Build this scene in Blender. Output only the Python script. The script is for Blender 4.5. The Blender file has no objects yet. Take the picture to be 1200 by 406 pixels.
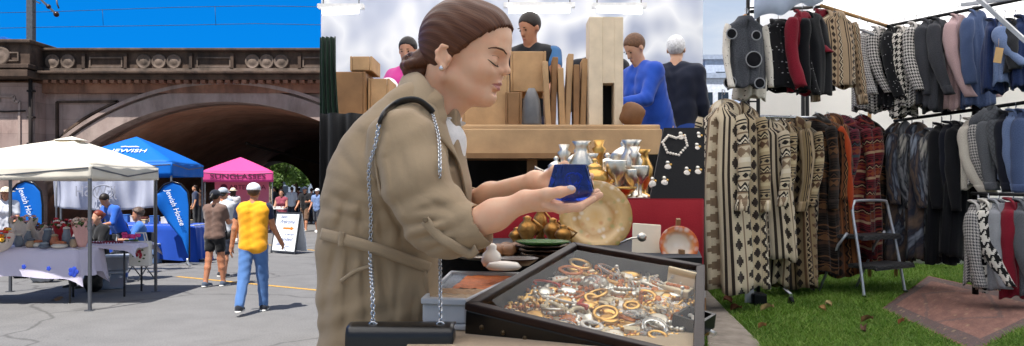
import bpy, bmesh, math, random
import numpy as np
import openvdb as vdb
from mathutils import Vector, Matrix, Euler, noise
from math import sin, cos, pi, radians as R, sqrt, atan2

sc = bpy.context.scene
COL = sc.collection
# ---------------------------------------------------------------- camera, sky, sun
F, CX, CY, EYE = 900.0, 600.0, 222.0, 1.65
cam_d = bpy.data.cameras.new('camera'); cam = bpy.data.objects.new('camera', cam_d); COL.objects.link(cam)
cam.location = (0, 0, EYE); cam.rotation_euler = (pi/2, 0, 0)
cam_d.sensor_fit = 'HORIZONTAL'; cam_d.sensor_width = 36; cam_d.lens = F/1200*36
cam_d.shift_y = (CY-203)/1200; cam_d.clip_start = .05; cam_d.clip_end = 3000
sc.camera = cam
SUNV = Vector((.22, .42, -1)).normalized()
el = math.asin(-SUNV.z); az = atan2(-SUNV.x, -SUNV.y)
w = bpy.data.worlds.new('World'); sc.world = w; w.use_nodes = True
nt = w.node_tree; sky = nt.nodes.new('ShaderNodeTexSky'); sky.sky_type = 'NISHITA'; sky.sun_disc = False
sky.sun_elevation = el; sky.sun_rotation = az; sky.air_density = 1.0; sky.dust_density = 1.0
bg = nt.nodes['Background']; nt.links.new(sky.outputs[0], bg.inputs[0]); bg.inputs[1].default_value = .065
sd = bpy.data.lights.new('sun', 'SUN'); sd.energy = 5.0; sd.angle = R(.55); sd.color = (1, .955, .89)
so = bpy.data.objects.new('sun', sd); COL.objects.link(so); so.location = (0, 0, 30)
so.rotation_euler = SUNV.to_track_quat('-Z', 'Y').to_euler()
vs = sc.view_settings; vs.view_transform = 'Standard'; vs.look = 'None'; vs.gamma = 1; vs.exposure = .76
try: vs.use_curve_mapping = False
except Exception: pass
try:
    sc.cycles.max_bounces = 9; sc.cycles.transparent_max_bounces = 12; sc.cycles.caustics_refractive = True; sc.cycles.sample_clamp_indirect = 6
    sc.cycles.use_denoising = True
except Exception: pass

def P(px, py, d):
    return Vector(((px-CX)/F*d, d, EYE-(py-CY)/F*d))
def G(px, py, gz=0.0):                     # ground point under a picture position
    d = (EYE-gz)*F/(py-CY); return Vector(((px-CX)/F*d, d, gz))

# ---------------------------------------------------------------- materials
def lin(h):
    if isinstance(h, str):
        h = h.lstrip('#'); c = [int(h[i:i+2], 16)/255 for i in (0, 2, 4)]
        return tuple(x/12.92 if x <= .04045 else ((x+.055)/1.055)**2.4 for x in c)
    return tuple(h)
class NT:
    def __init__(s, name):
        s.m = bpy.data.materials.new(name); s.m.use_nodes = True; s.t = s.m.node_tree
        s.b = s.t.nodes['Principled BSDF']; s.out = s.t.nodes['Material Output']
    def n(s, typ, ins=None, **kw):
        x = s.t.nodes.new(typ)
        for k, v in kw.items(): setattr(x, k, v)
        for k, v in (ins or {}).items():
            if isinstance(v, bpy.types.NodeSocket): s.t.links.new(v, x.inputs[k])
            else: x.inputs[k].default_value = v
        return x
    def M(s, op, a, b=0.0, c=None):
        i = {0: a, 1: b}
        if c is not None: i[2] = c
        return s.n('ShaderNodeMath', i, operation=op).outputs[0]
    def mix(s, f, a, b, bt='MIX'):
        x = s.n('ShaderNodeMix', data_type='RGBA', blend_type=bt)
        for k, v in ((0, f), (6, a), (7, b)):
            if isinstance(v, bpy.types.NodeSocket): s.t.links.new(v, x.inputs[k])
            else: x.inputs[k].default_value = (tuple(v)+(1,)) if isinstance(v, (tuple, list)) and len(v) == 3 else v
        return x.outputs[2]
    def ramp(s, f, stops, interp='LINEAR'):
        x = s.n('ShaderNodeValToRGB', {0: f}); r = x.color_ramp; r.interpolation = interp
        while len(r.elements) < len(stops): r.elements.new(1)
        for e, (p, c) in zip(r.elements, stops):
            e.position = p; c = lin(c) if isinstance(c, str) else c; e.color = tuple(c)+(1,) if len(c) == 3 else c
        return x.outputs[0]
    def link(s, a, b): s.t.links.new(a, s.b.inputs[b])
    def tc(s, which='Object'): return s.n('ShaderNodeTexCoord').outputs[which]
    def noise(s, co, scale, detail=4, rough=.55, dist=0):
        return s.n('ShaderNodeTexNoise', {'Vector': co, 'Scale': scale, 'Detail': detail, 'Roughness': rough, 'Distortion': dist}).outputs[0]
    def bump(s, hgt, strength=.3, dist=.01):
        s.link(s.n('ShaderNodeBump', {'Height': hgt, 'Strength': strength, 'Distance': dist}).outputs[0], 'Normal')
    def fin(s, rough=.7, metal=0, spec=.4, **kw):
        s.b.inputs['Roughness'].default_value = rough; s.b.inputs['Metallic'].default_value = metal
        s.b.inputs['Specular IOR Level'].default_value = spec
        for k, v in kw.items(): s.b.inputs[k].default_value = v
        return s.m
def dk(c, f): return tuple(x*f for x in c)
_cache = {}
def mat(name, col, rough=.65, metal=0, var=.22, scale=9, bump=.15, bscale=60, spec=.35, co='Object', **kw):
    key = (name, str(col))
    if key in _cache: return _cache[key]
    c = lin(col); t = NT(name); o = t.tc(co)
    f = t.ramp(t.noise(o, scale, 5), [(.3, (0, 0, 0)), (.7, (1, 1, 1))])
    t.link(t.mix(f, dk(c, 1-var), dk(c, 1+var*.6)), 'Base Color')
    if bump: t.bump(t.noise(o, bscale, 4), bump, .004)
    _cache[key] = t.fin(rough, metal, spec, **kw); return _cache[key]
def cloth_mat(name, col, var=.18, weave=260, trans=0, rough=.88, sheen=.2):
    c = lin(col); t = NT(name); o = t.tc('Object')
    f = t.noise(o, 7, 5); g = t.noise(o, weave, 2)
    cc = t.mix(f, dk(c, 1-var), dk(c, 1+var*.6)); cc = t.mix(.35, cc, t.mix(g, dk(c, .6), dk(c, 1.35)))
    t.link(cc, 'Base Color'); t.bump(t.noise(o, weave*.6, 3), .25, .003)
    m = t.fin(rough, 0, .25)
    t.b.inputs['Sheen Weight'].default_value = sheen
    if trans:
        tr = t.n('ShaderNodeBsdfTranslucent', {0: cc}); mx = t.n('ShaderNodeMixShader', {0: trans, 1: t.b.outputs[0], 2: tr.outputs[0]})
        t.t.links.new(mx.outputs[0], t.out.inputs[0])
    return m
def emit(name, col, s):
    t = NT(name); t.b.inputs['Base Color'].default_value = (0, 0, 0, 1)
    t.b.inputs['Emission Color'].default_value = lin(col)+(1,); t.b.inputs['Emission Strength'].default_value = s
    return t.m

# ---------------------------------------------------------------- objects
ROOT = {}
def tag(o, label=None, cat=None, group=None, kind=None):
    for k, v in (('label', label), ('category', cat), ('group', group), ('kind', kind)):
        if v: o[k] = v
    return o
def thing(name, label, cat, loc, group=None):
    o = bpy.data.objects.new(name, None); COL.objects.link(o); o.location = loc; o.empty_display_size = .1
    ROOT[o.name] = Vector(loc); return tag(o, label, cat, group)
def link_mesh(me, name, m, parent=None, smooth=False):
    if parent is not None:
        off = ROOT[parent.name]; me.transform(Matrix.Translation(-off))
    o = bpy.data.objects.new(name, me); COL.objects.link(o)
    if parent is not None: o.parent = parent; ROOT[o.name] = off
    else: ROOT[o.name] = Vector((0, 0, 0))
    for x in (m if isinstance(m, (list, tuple)) else [m]): me.materials.append(x)
    if smooth: me.polygons.foreach_set('use_smooth', [True]*len(me.polygons))
    return o
def base_at(o):                             # put a single-mesh thing's origin at its base
    me = o.data; n = len(me.vertices); a = np.empty(n*3, 'f'); me.vertices.foreach_get('co', a); a = a.reshape(-1, 3)
    c = Vector(((a[:, 0].min()+a[:, 0].max())/2, (a[:, 1].min()+a[:, 1].max())/2, float(a[:, 2].min())))
    me.transform(Matrix.Translation(-c)); o.location = c; ROOT[o.name] = c; return o
def kids(o): return [c for c in bpy.data.objects if c.parent == o]
def dup(root, loc, rotz=0, label=None, group=None, scale=1, mats=None):
    def cp(o, p):
        c = o.copy(); COL.objects.link(c)
        if p is not None: c.parent = p
        for k in kids(o): cp(k, c)
        return c
    r = cp(root, None); r.location = loc; r.rotation_euler = (0, 0, rotz); r.scale = (scale,)*3
    ROOT[r.name] = Vector(loc)
    if label: r['label'] = label
    if group: r['group'] = group
    return r
def rotm(a): return Euler(a).to_matrix().to_4x4()
class MB:
    def __init__(s): s.b = bmesh.new(); s.uv = s.b.loops.layers.uv.new('UVMap')
    def box(s, c, sz, rot=None, taper=None):
        m = Matrix.Translation(Vector(c)) @ (rotm(rot) if isinstance(rot, tuple) else (rot.to_4x4() if rot is not None else Matrix()))
        vs = []
        for x, y, z in ((-1,-1,-1),(1,-1,-1),(1,1,-1),(-1,1,-1),(-1,-1,1),(1,-1,1),(1,1,1),(-1,1,1)):
            k = taper if (taper and z > 0) else 1
            vs.append(s.b.verts.new(m @ Vector((x*sz[0]/2*k, y*sz[1]/2*k, z*sz[2]/2))))
        for f in ((0,3,2,1),(4,5,6,7),(0,1,5,4),(1,2,6,5),(2,3,7,6),(3,0,4,7)): s.b.faces.new([vs[i] for i in f])
        return s
    def tube(s, pts, r, seg=8, cap=True, closed=False, flat=None, up=None):
        pts = [Vector(p) for p in pts]; n = len(pts); rs = r if isinstance(r, (list, tuple)) else [r]*n
        rings = []; prev = None
        for i, p in enumerate(pts):
            t = (pts[(i+1) % n]-pts[i-1]) if closed else (pts[min(i+1, n-1)]-pts[max(i-1, 0)])
            t = t.normalized() if t.length > 1e-9 else Vector((0, 0, 1))
            if prev is None:
                a = Vector(up) if up is not None else (Vector((0, 0, 1)) if abs(t.z) < .9 else Vector((1, 0, 0)))
            else: a = prev
            x = a-t*a.dot(t); x = x.normalized() if x.length > 1e-6 else t.orthogonal().normalized()
            prev = x; y = t.cross(x); fl = flat if flat else 1
            rings.append([s.b.verts.new(p+x*(rs[i]*cos(2*pi*k/seg))+y*(rs[i]*fl*sin(2*pi*k/seg))) for k in range(seg)])
        for i in range(n if closed else n-1):
            A, B = rings[i], rings[(i+1) % n]
            for k in range(seg):
                f = s.b.faces.new((A[k], A[(k+1) % seg], B[(k+1) % seg], B[k])); f.smooth = True
        if cap and not closed:
            s.b.faces.new(rings[0][::-1]); s.b.faces.new(rings[-1])
        return s
    def bar(s, a, b, wd, ht=None, up=(0, 0, 1)):
        a, b = Vector(a), Vector(b); t = (b-a); L = t.length; t.normalize(); u = Vector(up); x = t.cross(u)
        if x.length < 1e-5: x = t.orthogonal()
        x.normalize(); y = x.cross(t)
        m = Matrix((x, t, y)).transposed()
        return s.box((a+b)/2, (wd, L, ht or wd), m)
    def lathe(s, prof, c=(0, 0, 0), seg=20, M=None, sx=1, sy=1):
        M = Matrix.Translation(Vector(c)) @ (M.to_4x4() if M is not None else Matrix()); rings = []
        for r, z in prof:
            rings.append([s.b.verts.new(M @ Vector((r*sx*cos(2*pi*k/seg), r*sy*sin(2*pi*k/seg), z))) for k in range(seg)])
        for A, B in zip(rings, rings[1:]):
            for k in range(seg):
                f = s.b.faces.new((A[k], A[(k+1) % seg], B[(k+1) % seg], B[k])); f.smooth = True
        s.b.faces.new(rings[0][::-1]); s.b.faces.new(rings[-1]); return s
    def prism(s, poly, dep, M=None):
        M = M or Matrix(); a = [s.b.verts.new(M @ Vector((x, y, 0))) for x, y in poly]; b = [s.b.verts.new(M @ Vector((x, y, dep))) for x, y in poly]
        n = len(poly); s.b.faces.new(a[::-1]); s.b.faces.new(b)
        for i in range(n): s.b.faces.new((a[i], a[(i+1) % n], b[(i+1) % n], b[i]))
        return s
    def ball(s, c, r, seg=14, M=None):
        r = (r,)*3 if isinstance(r, (int, float)) else r
        m = Matrix.Translation(Vector(c)) @ (M.to_4x4() if M is not None else Matrix()) @ Matrix.Diagonal((*r, 1))
        g = bmesh.ops.create_uvsphere(s.b, u_segments=seg, v_segments=max(6, seg*2//3), radius=1, matrix=m)
        for v in g['verts']:
            for f in v.link_faces: f.smooth = True
        return s
    def quad(s, *p): s.b.faces.new([s.b.verts.new(Vector(q)) for q in p]); return s
    def grid(s, fn, nu, nv, closed=False, uvfn=None, smooth=True):
        V = [[s.b.verts.new(Vector(fn(i/(nu if closed else nu-1), j/(nv-1)))) for i in range(nu)] for j in range(nv)]
        for j in range(nv-1):
            for i in range(nu if closed else nu-1):
                i2 = (i+1) % nu
                f = s.b.faces.new((V[j][i], V[j][i2], V[j+1][i2], V[j+1][i])); f.smooth = smooth
                if uvfn:
                    for lp, (a, c) in zip(f.loops, ((i, j), (i+1, j), (i+1, j+1), (i, j+1))):
                        lp[s.uv].uv = uvfn(a/(nu if closed else nu-1), c/(nv-1))
        return s
    def build(s, name, m, parent=None, smooth=False, bevel=0, solid=0, recalc=True, segs=2):
        if recalc: bmesh.ops.recalc_face_normals(s.b, faces=s.b.faces)
        me = bpy.data.meshes.new(name); s.b.to_mesh(me); s.b.free()
        o = link_mesh(me, name, m, parent, smooth)
        if solid:
            md = o.modifiers.new('solid', 'SOLIDIFY'); md.thickness = solid; md.offset = 0
        if bevel:
            md = o.modifiers.new('bevel', 'BEVEL'); md.width = bevel; md.segments = segs; md.limit_method = 'ANGLE'; md.angle_limit = R(35)
        return o
    def one(s, name, m, label, cat, group=None, **kw):
        return tag(base_at(s.build(name, m, **kw)), label, cat, group)
    def struct(s, name, m, kind='structure', **kw):
        return tag(s.build(name, m, **kw), kind=kind)
def text_mesh(body, size, M, name, m, parent, shear=0, ext=.002, align='CENTER', width=None):
    c = bpy.data.curves.new('t', 'FONT'); c.body = body; c.size = size; c.shear = shear; c.extrude = ext; c.align_x = align; c.align_y = 'CENTER'
    o = bpy.data.objects.new('t', c); COL.objects.link(o); bpy.context.view_layer.update()
    me = bpy.data.meshes.new_from_object(o.evaluated_get(bpy.context.evaluated_depsgraph_get()))
    bpy.data.objects.remove(o); me.materials.clear()
    if width and len(me.vertices):
        xs = [v.co.x for v in me.vertices]; me.transform(Matrix.Scale(width/(max(xs)-min(xs)), 4, (1, 0, 0)))
    me.transform(M); me.name = name
    return link_mesh(me, name, m, parent)

# ---------------------------------------------------------------- smooth solid modelling on a distance field
class SDF:
    def __init__(s, lo, hi, h):
        s.lo = np.array(lo, 'f'); s.h = h; s.n = np.ceil((np.array(hi)-s.lo)/h).astype(int)+1
        s.a = np.full(s.n, .08, 'f')
    def sub(s, lo, hi):
        i0 = np.maximum(0, np.floor((np.array(lo)-s.lo)/s.h).astype(int)); i1 = np.minimum(s.n, np.ceil((np.array(hi)-s.lo)/s.h).astype(int)+1)
        if np.any(i1 <= i0): return None, None
        ax = [s.lo[k]+s.h*np.arange(i0[k], i1[k], dtype='f') for k in range(3)]
        return tuple(slice(a, b) for a, b in zip(i0, i1)), np.meshgrid(*ax, indexing='ij', sparse=True)
    def put(s, fn, lo, hi, k, mode='add'):
        sl, X = s.sub(np.array(lo)-k-2*s.h, np.array(hi)+k+2*s.h)
        if sl is None: return s
        d = fn(*X).astype('f'); a = s.a[sl]
        if mode == 'cut': a2 = -a; d2 = d
        else: a2 = a; d2 = d
        hh = np.maximum(k-np.abs(a2-d2), 0)/max(k, 1e-6); r = np.minimum(a2, d2)-hh*hh*k*.25
        s.a[sl] = -r if mode == 'cut' else r; return s
    def cone(s, a, b, ra, rb=None, k=.02, mode='add'):
        a, b = np.array(a, 'f'), np.array(b, 'f'); rb = ra if rb is None else rb; ab = b-a; L = max(float(ab@ab), 1e-9)
        def fn(x, y, z):
            px, py, pz = x-a[0], y-a[1], z-a[2]; t = np.clip((px*ab[0]+py*ab[1]+pz*ab[2])/L, 0, 1)
            return np.sqrt((px-t*ab[0])**2+(py-t*ab[1])**2+(pz-t*ab[2])**2)-(ra+(rb-ra)*t)
        r = max(ra, rb); return s.put(fn, np.minimum(a, b)-r, np.maximum(a, b)+r, k, mode)
    def ell(s, c, r, k=.02, rot=None, mode='add'):
        c = np.array(c, 'f'); r = np.array(r if not isinstance(r, (int, float)) else (r,)*3, 'f'); m = np.array(rot.to_3x3(), 'f') if rot is not None else np.eye(3, dtype='f')
        def fn(x, y, z):
            px, py, pz = x-c[0], y-c[1], z-c[2]
            q = [(px*m[0, i]+py*m[1, i]+pz*m[2, i]) for i in range(3)]
            k0 = np.sqrt(sum((q[i]/r[i])**2 for i in range(3))); k1 = np.sqrt(sum((q[i]/r[i]**2)**2 for i in range(3)))
            return k0*(k0-1)/np.maximum(k1, 1e-6)
        R_ = r.max(); return s.put(fn, c-R_, c+R_, k, mode)
    def path(s, pts, rs, k=.01, mode='add'):
        rs = rs if isinstance(rs, (list, tuple)) else [rs]*len(pts)
        for (a, b, ra, rb) in zip(pts, pts[1:], rs, rs[1:]): s.cone(a, b, ra, rb, k, mode)
        return s
    def keep(s, fn, k=.0):                  # keep only where fn < 0
        sl, X = s.sub(s.lo, s.lo+s.h*s.n); s.a = np.maximum(s.a, np.broadcast_to(fn(*X), s.a.shape).astype('f')); return s
    def warp(s, fn):
        sl, X = s.sub(s.lo, s.lo+s.h*s.n); s.a = s.a+fn(*X).astype('f'); return s
    def mesh(s, name='m'):
        for ax in range(3):
            ix = [slice(None)]*3
            for e in (0, -1): ix[ax] = e; s.a[tuple(ix)] = np.maximum(s.a[tuple(ix)], s.h*.5)
        g = vdb.FloatGrid(.08); g.copyFromArray(s.a, tolerance=0.0); pts, q = g.convertToQuads(0.0)[:2]
        pts = pts*s.h+s.lo
        me = bpy.data.meshes.new(name); nv, nf = len(pts), len(q)
        me.vertices.add(nv); me.vertices.foreach_set('co', np.ascontiguousarray(pts, 'f').ravel())
        q = np.ascontiguousarray(q)
        me.loops.add(nf*4); me.loops.foreach_set('vertex_index', np.ascontiguousarray(q, 'i').ravel())
        me.polygons.add(nf); me.polygons.foreach_set('loop_start', np.arange(0, nf*4, 4, dtype='i')); me.polygons.foreach_set('loop_total', np.full(nf, 4, 'i'))
        me.polygons.foreach_set('use_smooth', [True]*nf); me.update(); me.validate(); return me
def join_meshes(ms):
    b = bmesh.new()
    for m in ms: b.from_mesh(m)
    me = bpy.data.meshes.new('body'); b.to_mesh(me); b.free()
    me.polygons.foreach_set('use_smooth', [True]*len(me.polygons)); return me
# ---------------------------------------------------------------- people (continuous bodies, clothes as parts)
SKIN = {}
def skin(col):
    if col not in SKIN:
        t = NT('skin'); o = t.tc(); c = lin(col)
        cc = t.mix(t.noise(o, 14, 4), dk(c, .86), dk(c, 1.1)); cc = t.mix(t.ramp(t.noise(o, 32, 5, .6), [(.42, (0, 0, 0)), (.72, (.45, .45, .45))]), cc, (c[0]*1.02, c[1]*.74, c[2]*.66)); t.link(cc, 'Base Color'); t.bump(t.M('ADD', t.noise(o, 1100, 3), t.M('MULTIPLY', t.noise(o, 260, 3), .8)), .16, .0012)
        t.b.inputs['Subsurface Weight'].default_value = .12; t.b.inputs['Subsurface Radius'].default_value = (.01, .004, .002)
        t.b.inputs['Subsurface Scale'].default_value = .6
        SKIN[col] = t.fin(.48, 0, .4)
    return SKIN[col]
_cl = {}
def fabric(col, **k):
    if col not in _cl: _cl[col] = cloth_mat('woven_cloth', col, **k)
    return _cl[col]
def rx(v, a, o=(0, 0, 0)):
    v = Vector(v)-Vector(o); c, s_ = cos(a), sin(a); return Vector((v.x, v.y*c-v.z*s_, v.y*s_+v.z*c))+Vector(o)
def person(loc, yaw, H, label, cat='person', group=None, skinc='#c99473', lean=0, legs=((0, 0, 2), (0, 0, 2)), arms=((5, 8, 12, 0), (5, 8, 12, 0)),
           head=(0, 0), top=('#888888', 1.0, .88), top_name='shirt', bottom=('#333344', 1.95), bottom_name='trousers', skirt=None, hair=('#2a1a12', 'short'),
           hat=None, shoes='#dddddd', sole=True, bag=None, female=False, h=.012, seat=None, eyes=False, apron=None, fat=1.0, sleeve_col=None, vest=None):
    s = H/1.75; loc = Vector(loc); root = thing('person', label, cat, loc, group)
    V = Vector; pel = V((0, 0, .93)); ln = -R(lean)
    T = lambda p: rx(p, ln, pel)                                        # torso frame -> body frame
    J = {}
    shw = .17 if female else .19
    for k, sg in ((0, 1), (1, -1)):                                     # 0 = left (x+... facing +y, left is -x)
        sg = -1 if k == 0 else 1
        hf, kb, out = legs[k]; hip = V((sg*.09, 0, .90))
        d = rx((0, 0, -1), R(hf)); d = V((d.x+sg*sin(R(out)), d.y, d.z)).normalized(); kn = hip+d*.42
        d2 = rx((0, 0, -1), R(hf-kb)); d2 = V((d2.x+sg*sin(R(out))*.6, d2.y, d2.z)).normalized(); an = kn+d2*.41
        J['leg', k] = (hip, kn, an)
        af, ao, eb, ein = arms[k]; sh = T((sg*shw, 0, 1.425))
        u = rx((0, 0, -1), R(af)); u = V((u.x+sg*sin(R(ao)), u.y, u.z)).normalized(); el_ = sh+u*.285
        f = rx((0, 0, -1), R(af+eb)); f = V((f.x+sg*sin(R(ao-ein)), f.y, f.z)).normalized(); wr = el_+f*.25
        J['arm', k] = (sh, el_, wr, f)
    nk0, nk1 = T((0, -.005, 1.44)), T((0, .01, 1.53)); hc = T((0, .025, 1.635))
    hm = Euler((-R(head[1])+ln, 0, R(head[0]))).to_matrix()
    hp = lambda x, y, z: hc+hm @ V((x, y, z))
    low = min(J['leg', k][2].z for k in (0, 1))-.085 if seat is None else .93-seat/s
    def W(p): p = V(p)-V((0, 0, low)); return p
    pts = [W(p) for j in J.values() for p in j[:3]]+[W(hc)]
    lo = np.min([tuple(p) for p in pts], 0)-.27; hi = np.max([tuple(p) for p in pts], 0)+.27; lo[2] = min(lo[2], -.02)
    hh = h/s
    def field(): return SDF(lo, hi, hh)
    def finish(f, name, m, parent=root, flatz=None):
        me = f.mesh(name); me.transform(Matrix.Translation(loc) @ Matrix.Rotation(yaw, 4, 'Z') @ Matrix.Scale(s, 4))
        return link_mesh(me, name, m, parent, True) if len(me.polygons) else None
    tw = .085 if female else .095
    def torso(f, e, z0, z1=1.40, k=.05):
        for sg in (-1, 1):
            if z0 < 1.0: f.cone(W(T((sg*.075, -.01, z0))), W(T((sg*.072, 0, 1.08))), (.112 if female else .105)*fat+e, .092*fat+e, k)
            f.cone(W(T((sg*.07, .0, max(z0, 1.08)))), W(T((sg*tw, .0, z1-.04))), .092*fat+e, .108+e, k)
            f.cone(W(T((sg*(shw-.015), 0, 1.415))), W(T((sg*.05, 0, 1.465))), .055+e, .045+e, k)
            if female: f.ell(W(T((sg*.07, .085, 1.27))), .055+e, k)
    # ---- body
    f = field(); torso(f, 0, .92)
    f.cone(W(nk0), W(nk1), .056, .052, .03)
    f.ell(W(hp(0, -.012, .03)), (.075, .094, .088), .02, hm); f.ell(W(hp(0, .03, -.035)), (.058, .062, .075), .03, hm)
    f.cone(W(hp(0, .072, -.09)), W(hp(0, .06, -.085)), .022, .03, .03)
    f.cone(W(hp(0, .088, .012)), W(hp(0, .106, -.025)), .008, .0115, .014)
    for sg in (-1, 1):
        f.ell(W(hp(sg*.03, .092, .008)), (.016, .012, .011), .012, hm, 'cut'); f.ell(W(hp(sg*.076, -.005, -.008)), (.009, .02, .03), .008, hm)
    f.cone(W(hp(-.02, .094, -.06)), W(hp(.02, .094, -.06)), .007, .007, .006)
    for k in (0, 1):
        hip, kn, an = J['leg', k]; f.cone(W(hip), W(kn), .085, .058, .04); f.cone(W(kn), W(kn.lerp(an, .35)), .056, .058, .03); f.cone(W(kn.lerp(an, .35)), W(an), .058, .038, .02)
        sh, e_, wr, d = J['arm', k]; f.cone(W(sh), W(e_), .052, .040, .03); f.cone(W(e_), W(wr), .042, .028, .02)
        sg = -1 if k == 0 else 1
        side = V((-sg, .15, 0)); side = (side-d*side.dot(d)).normalized(); nrm = d.cross(side)
        pc = wr+d*.055; f.cone(W(wr), W(pc), .027, .030, .02)
        fw = nrm if nrm.y*1 > 0 else -nrm
        for q, (o_, L) in enumerate(((.026, .075), (.009, .085), (-.009, .08), (-.026, .062))):
            b0 = pc+fw*o_+d*.015; b1 = b0+d*L*.5+side*.006; b2 = b1+d*L*.45+side*.022
            f.path([W(b0), W(b1), W(b2)], [.0115, .0105, .009], .004)
        f.path([W(wr+d*.02+fw*.02), W(wr+d*.055+fw*.042+side*.015), W(wr+d*.09+fw*.04+side*.03)], [.014, .012, .0095], .006)
        toe = an+V((0, .13, -.055)); f.cone(W(an), W(an+V((0, -.02, -.04))), .04, .036, .02); f.cone(W(an+V((0, .02, -.05))), W(toe), .035, .026, .02)
    body = finish(f, 'body', skin(skinc))
    if eyes:
        m = mat('eye_dark', '#1c120d', .25, var=0, bump=0)
        for sg in (-1, 1):
            b = MB(); p = W(hp(sg*.03, .0815, .008)); q = Matrix.Translation(loc) @ Matrix.Rotation(yaw, 4, 'Z') @ Matrix.Scale(s, 4) @ p
            b.ball(q, (.0085*s, .0085*s, .0055*s), 8); b.build('eye', m, root)
            for nm_, v_, sz, mm in (('eyebrow', (sg*.030, .0905, .030), (.015, .004, .0035), mat('brow', '#2a1b13', .7, bump=0)),)+((('mouth', (0, .0965, -.060), (.017, .006, .0055), mat('lips', '#9a5a50', .5, bump=0)),) if sg > 0 else ()):
                p = W(hp(*v_)); q = Matrix.Translation(loc) @ Matrix.Rotation(yaw, 4, 'Z') @ Matrix.Scale(s, 4) @ p; b = MB(); b.ball(q, tuple(c*s for c in sz), 8, (Matrix.Rotation(yaw, 3, 'Z') @ hm)); b.build(nm_, mm, root)
    # ---- clothes
    col, slv, hem = top
    f = field(); torso(f, .015, hem)
    if hem < .9: f.cone(W(T((-.07, -.01, hem))), W(T((.07, -.01, hem))), .125*fat, .125*fat, .05)
    fss = {}
    for k in (0, 1):
        sh, e_, wr, d = J['arm', k]
        fs = f
        if sleeve_col: fs = fss[k] = field()
        if slv > 0: fs.cone(W(sh), W(sh.lerp(e_, min(1, slv))), .068, .060 if slv <= 1 else .054, .04)
        if slv > 1: fs.cone(W(e_), W(e_.lerp(wr, slv-1)), .056, .044, .03)
    fold = lambda a: (lambda x, y, z: a*(np.sin(34*z+9*np.sin(9*x)+14*y)*np.sin(16*x+7*y+3)+.6*np.sin(58*z-30*x+9*np.sin(11*y))))
    f.warp(fold(.0026)); o = finish(f, top_name, fabric(col))
    for q in fss.values(): q.warp(fold(.003)); finish(q, 'sleeve', fabric(sleeve_col))
    if bottom:
        col, L = bottom; f = field()
        for sg in (-1, 1): f.cone(W((sg*.075, -.012, .90)), W((sg*.072, -.005, 1.03)), (.118 if female else .111)*fat, .098*fat, .05)
        for k in (0, 1):
            hip, kn, an = J['leg', k]; f.cone(W(hip), W(hip.lerp(kn, min(1, L))), .104, .078 if L > 1 else .092, .03)
            if L > 1: f.cone(W(kn), W(kn.lerp(an, L-1)), .076, .062, .03)
        f.warp(fold(.003)); finish(f, bottom_name, fabric(col))
    if skirt:
        f = field(); col, zb, rb = skirt
        for sg in (-1, 1): f.cone(W((sg*.06, 0, 1.02)), W((sg*.06, 0, zb)), .1, rb, .06)
        f.warp(lambda x, y, z: .006*np.sin(9*np.arctan2(y, x+.0001))*(z < .9)); finish(f, 'skirt', fabric(col))
    hcol, hs = hair; hmx = mat('hair', hcol, .5, var=.35, scale=60, bump=.4, bscale=160)
    if hs:
        f = field(); f.ell(W(hp(0, -.018, .036)), (.083, .099, .093), .01, hm)
        if hs in ('long', 'bob'): f.cone(W(hp(-.045, -.05, 0)), W(hp(-.05, -.06, -.12 if hs == 'bob' else -.22)), .055, .04, .03); f.cone(W(hp(.045, -.05, 0)), W(hp(.05, -.06, -.12 if hs == 'bob' else -.22)), .055, .04, .03)
        if hs == 'bun': f.ell(W(hp(0, -.11, .03)), .04, .015)
        if hs == 'pony': f.path([W(hp(0, -.1, .04)), W(hp(0, -.14, -.02)), W(hp(0, -.12, -.16))], [.03, .035, .012], .02)
        if hs == 'curly': f.ell(W(hp(0, -.02, .05)), (.105, .115, .1), .02, hm); f.warp(lambda x, y, z: .008*np.sin(70*x)*np.sin(70*y)*np.sin(70*z))
        m3 = np.array(hm, 'f'); c0 = np.array(W(hc), 'f')
        def face(x, y, z):
            q = [(x-c0[0])*m3[0, i]+(y-c0[1])*m3[1, i]+(z-c0[2])*m3[2, i] for i in range(3)]
            a = q[1]-.035-.55*(q[2]-.01)*(q[2] < .07)-10*(q[2] > .085)*0
            a = np.where(q[2] > .075, q[1]-.075, np.where(q[2] > .0, q[1]-.02-.7*q[2], q[1]+.012))
            lowc = (-.06 - q[2]) if hs in ('short', 'bun', 'pony', 'curly') else (-.30-q[2])
            return np.maximum(a, lowc)
        f.keep(face); finish(f, 'hair', hmx)
    if hat:
        kind, col = hat; hmx = fabric(col); f = field()
        if kind == 'cap':
            f.ell(W(hp(0, -.015, .05)), (.092, .107, .085), .01, hm); f.keep(lambda x, y, z, c=W(hp(0, 0, .03)), n=hm @ V((0, 0, 1)): -((x-c.x)*n.x+(y-c.y)*n.y+(z-c.z)*n.z))
            ob = finish(f, 'cap', hmx); f = field(); f.ell(W(hp(0, .105, .035)), (.07, .075, .011), .01, hm); finish(f, 'brim', hmx, ob if ob else root)
        else:
            f.ell(W(hp(0, -.01, .06)), (.09, .105, .085), .01, hm); f.keep(lambda x, y, z, c=W(hp(0, 0, .035)), n=hm @ V((0, 0, 1)): -((x-c.x)*n.x+(y-c.y)*n.y+(z-c.z)*n.z))
            ob = finish(f, 'hat_crown', hmx); f = field(); f.ell(W(hp(0, -.01, .045)), (.17, .185, .014), .01, hm); finish(f, 'brim', hmx, ob if ob else root)
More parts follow.
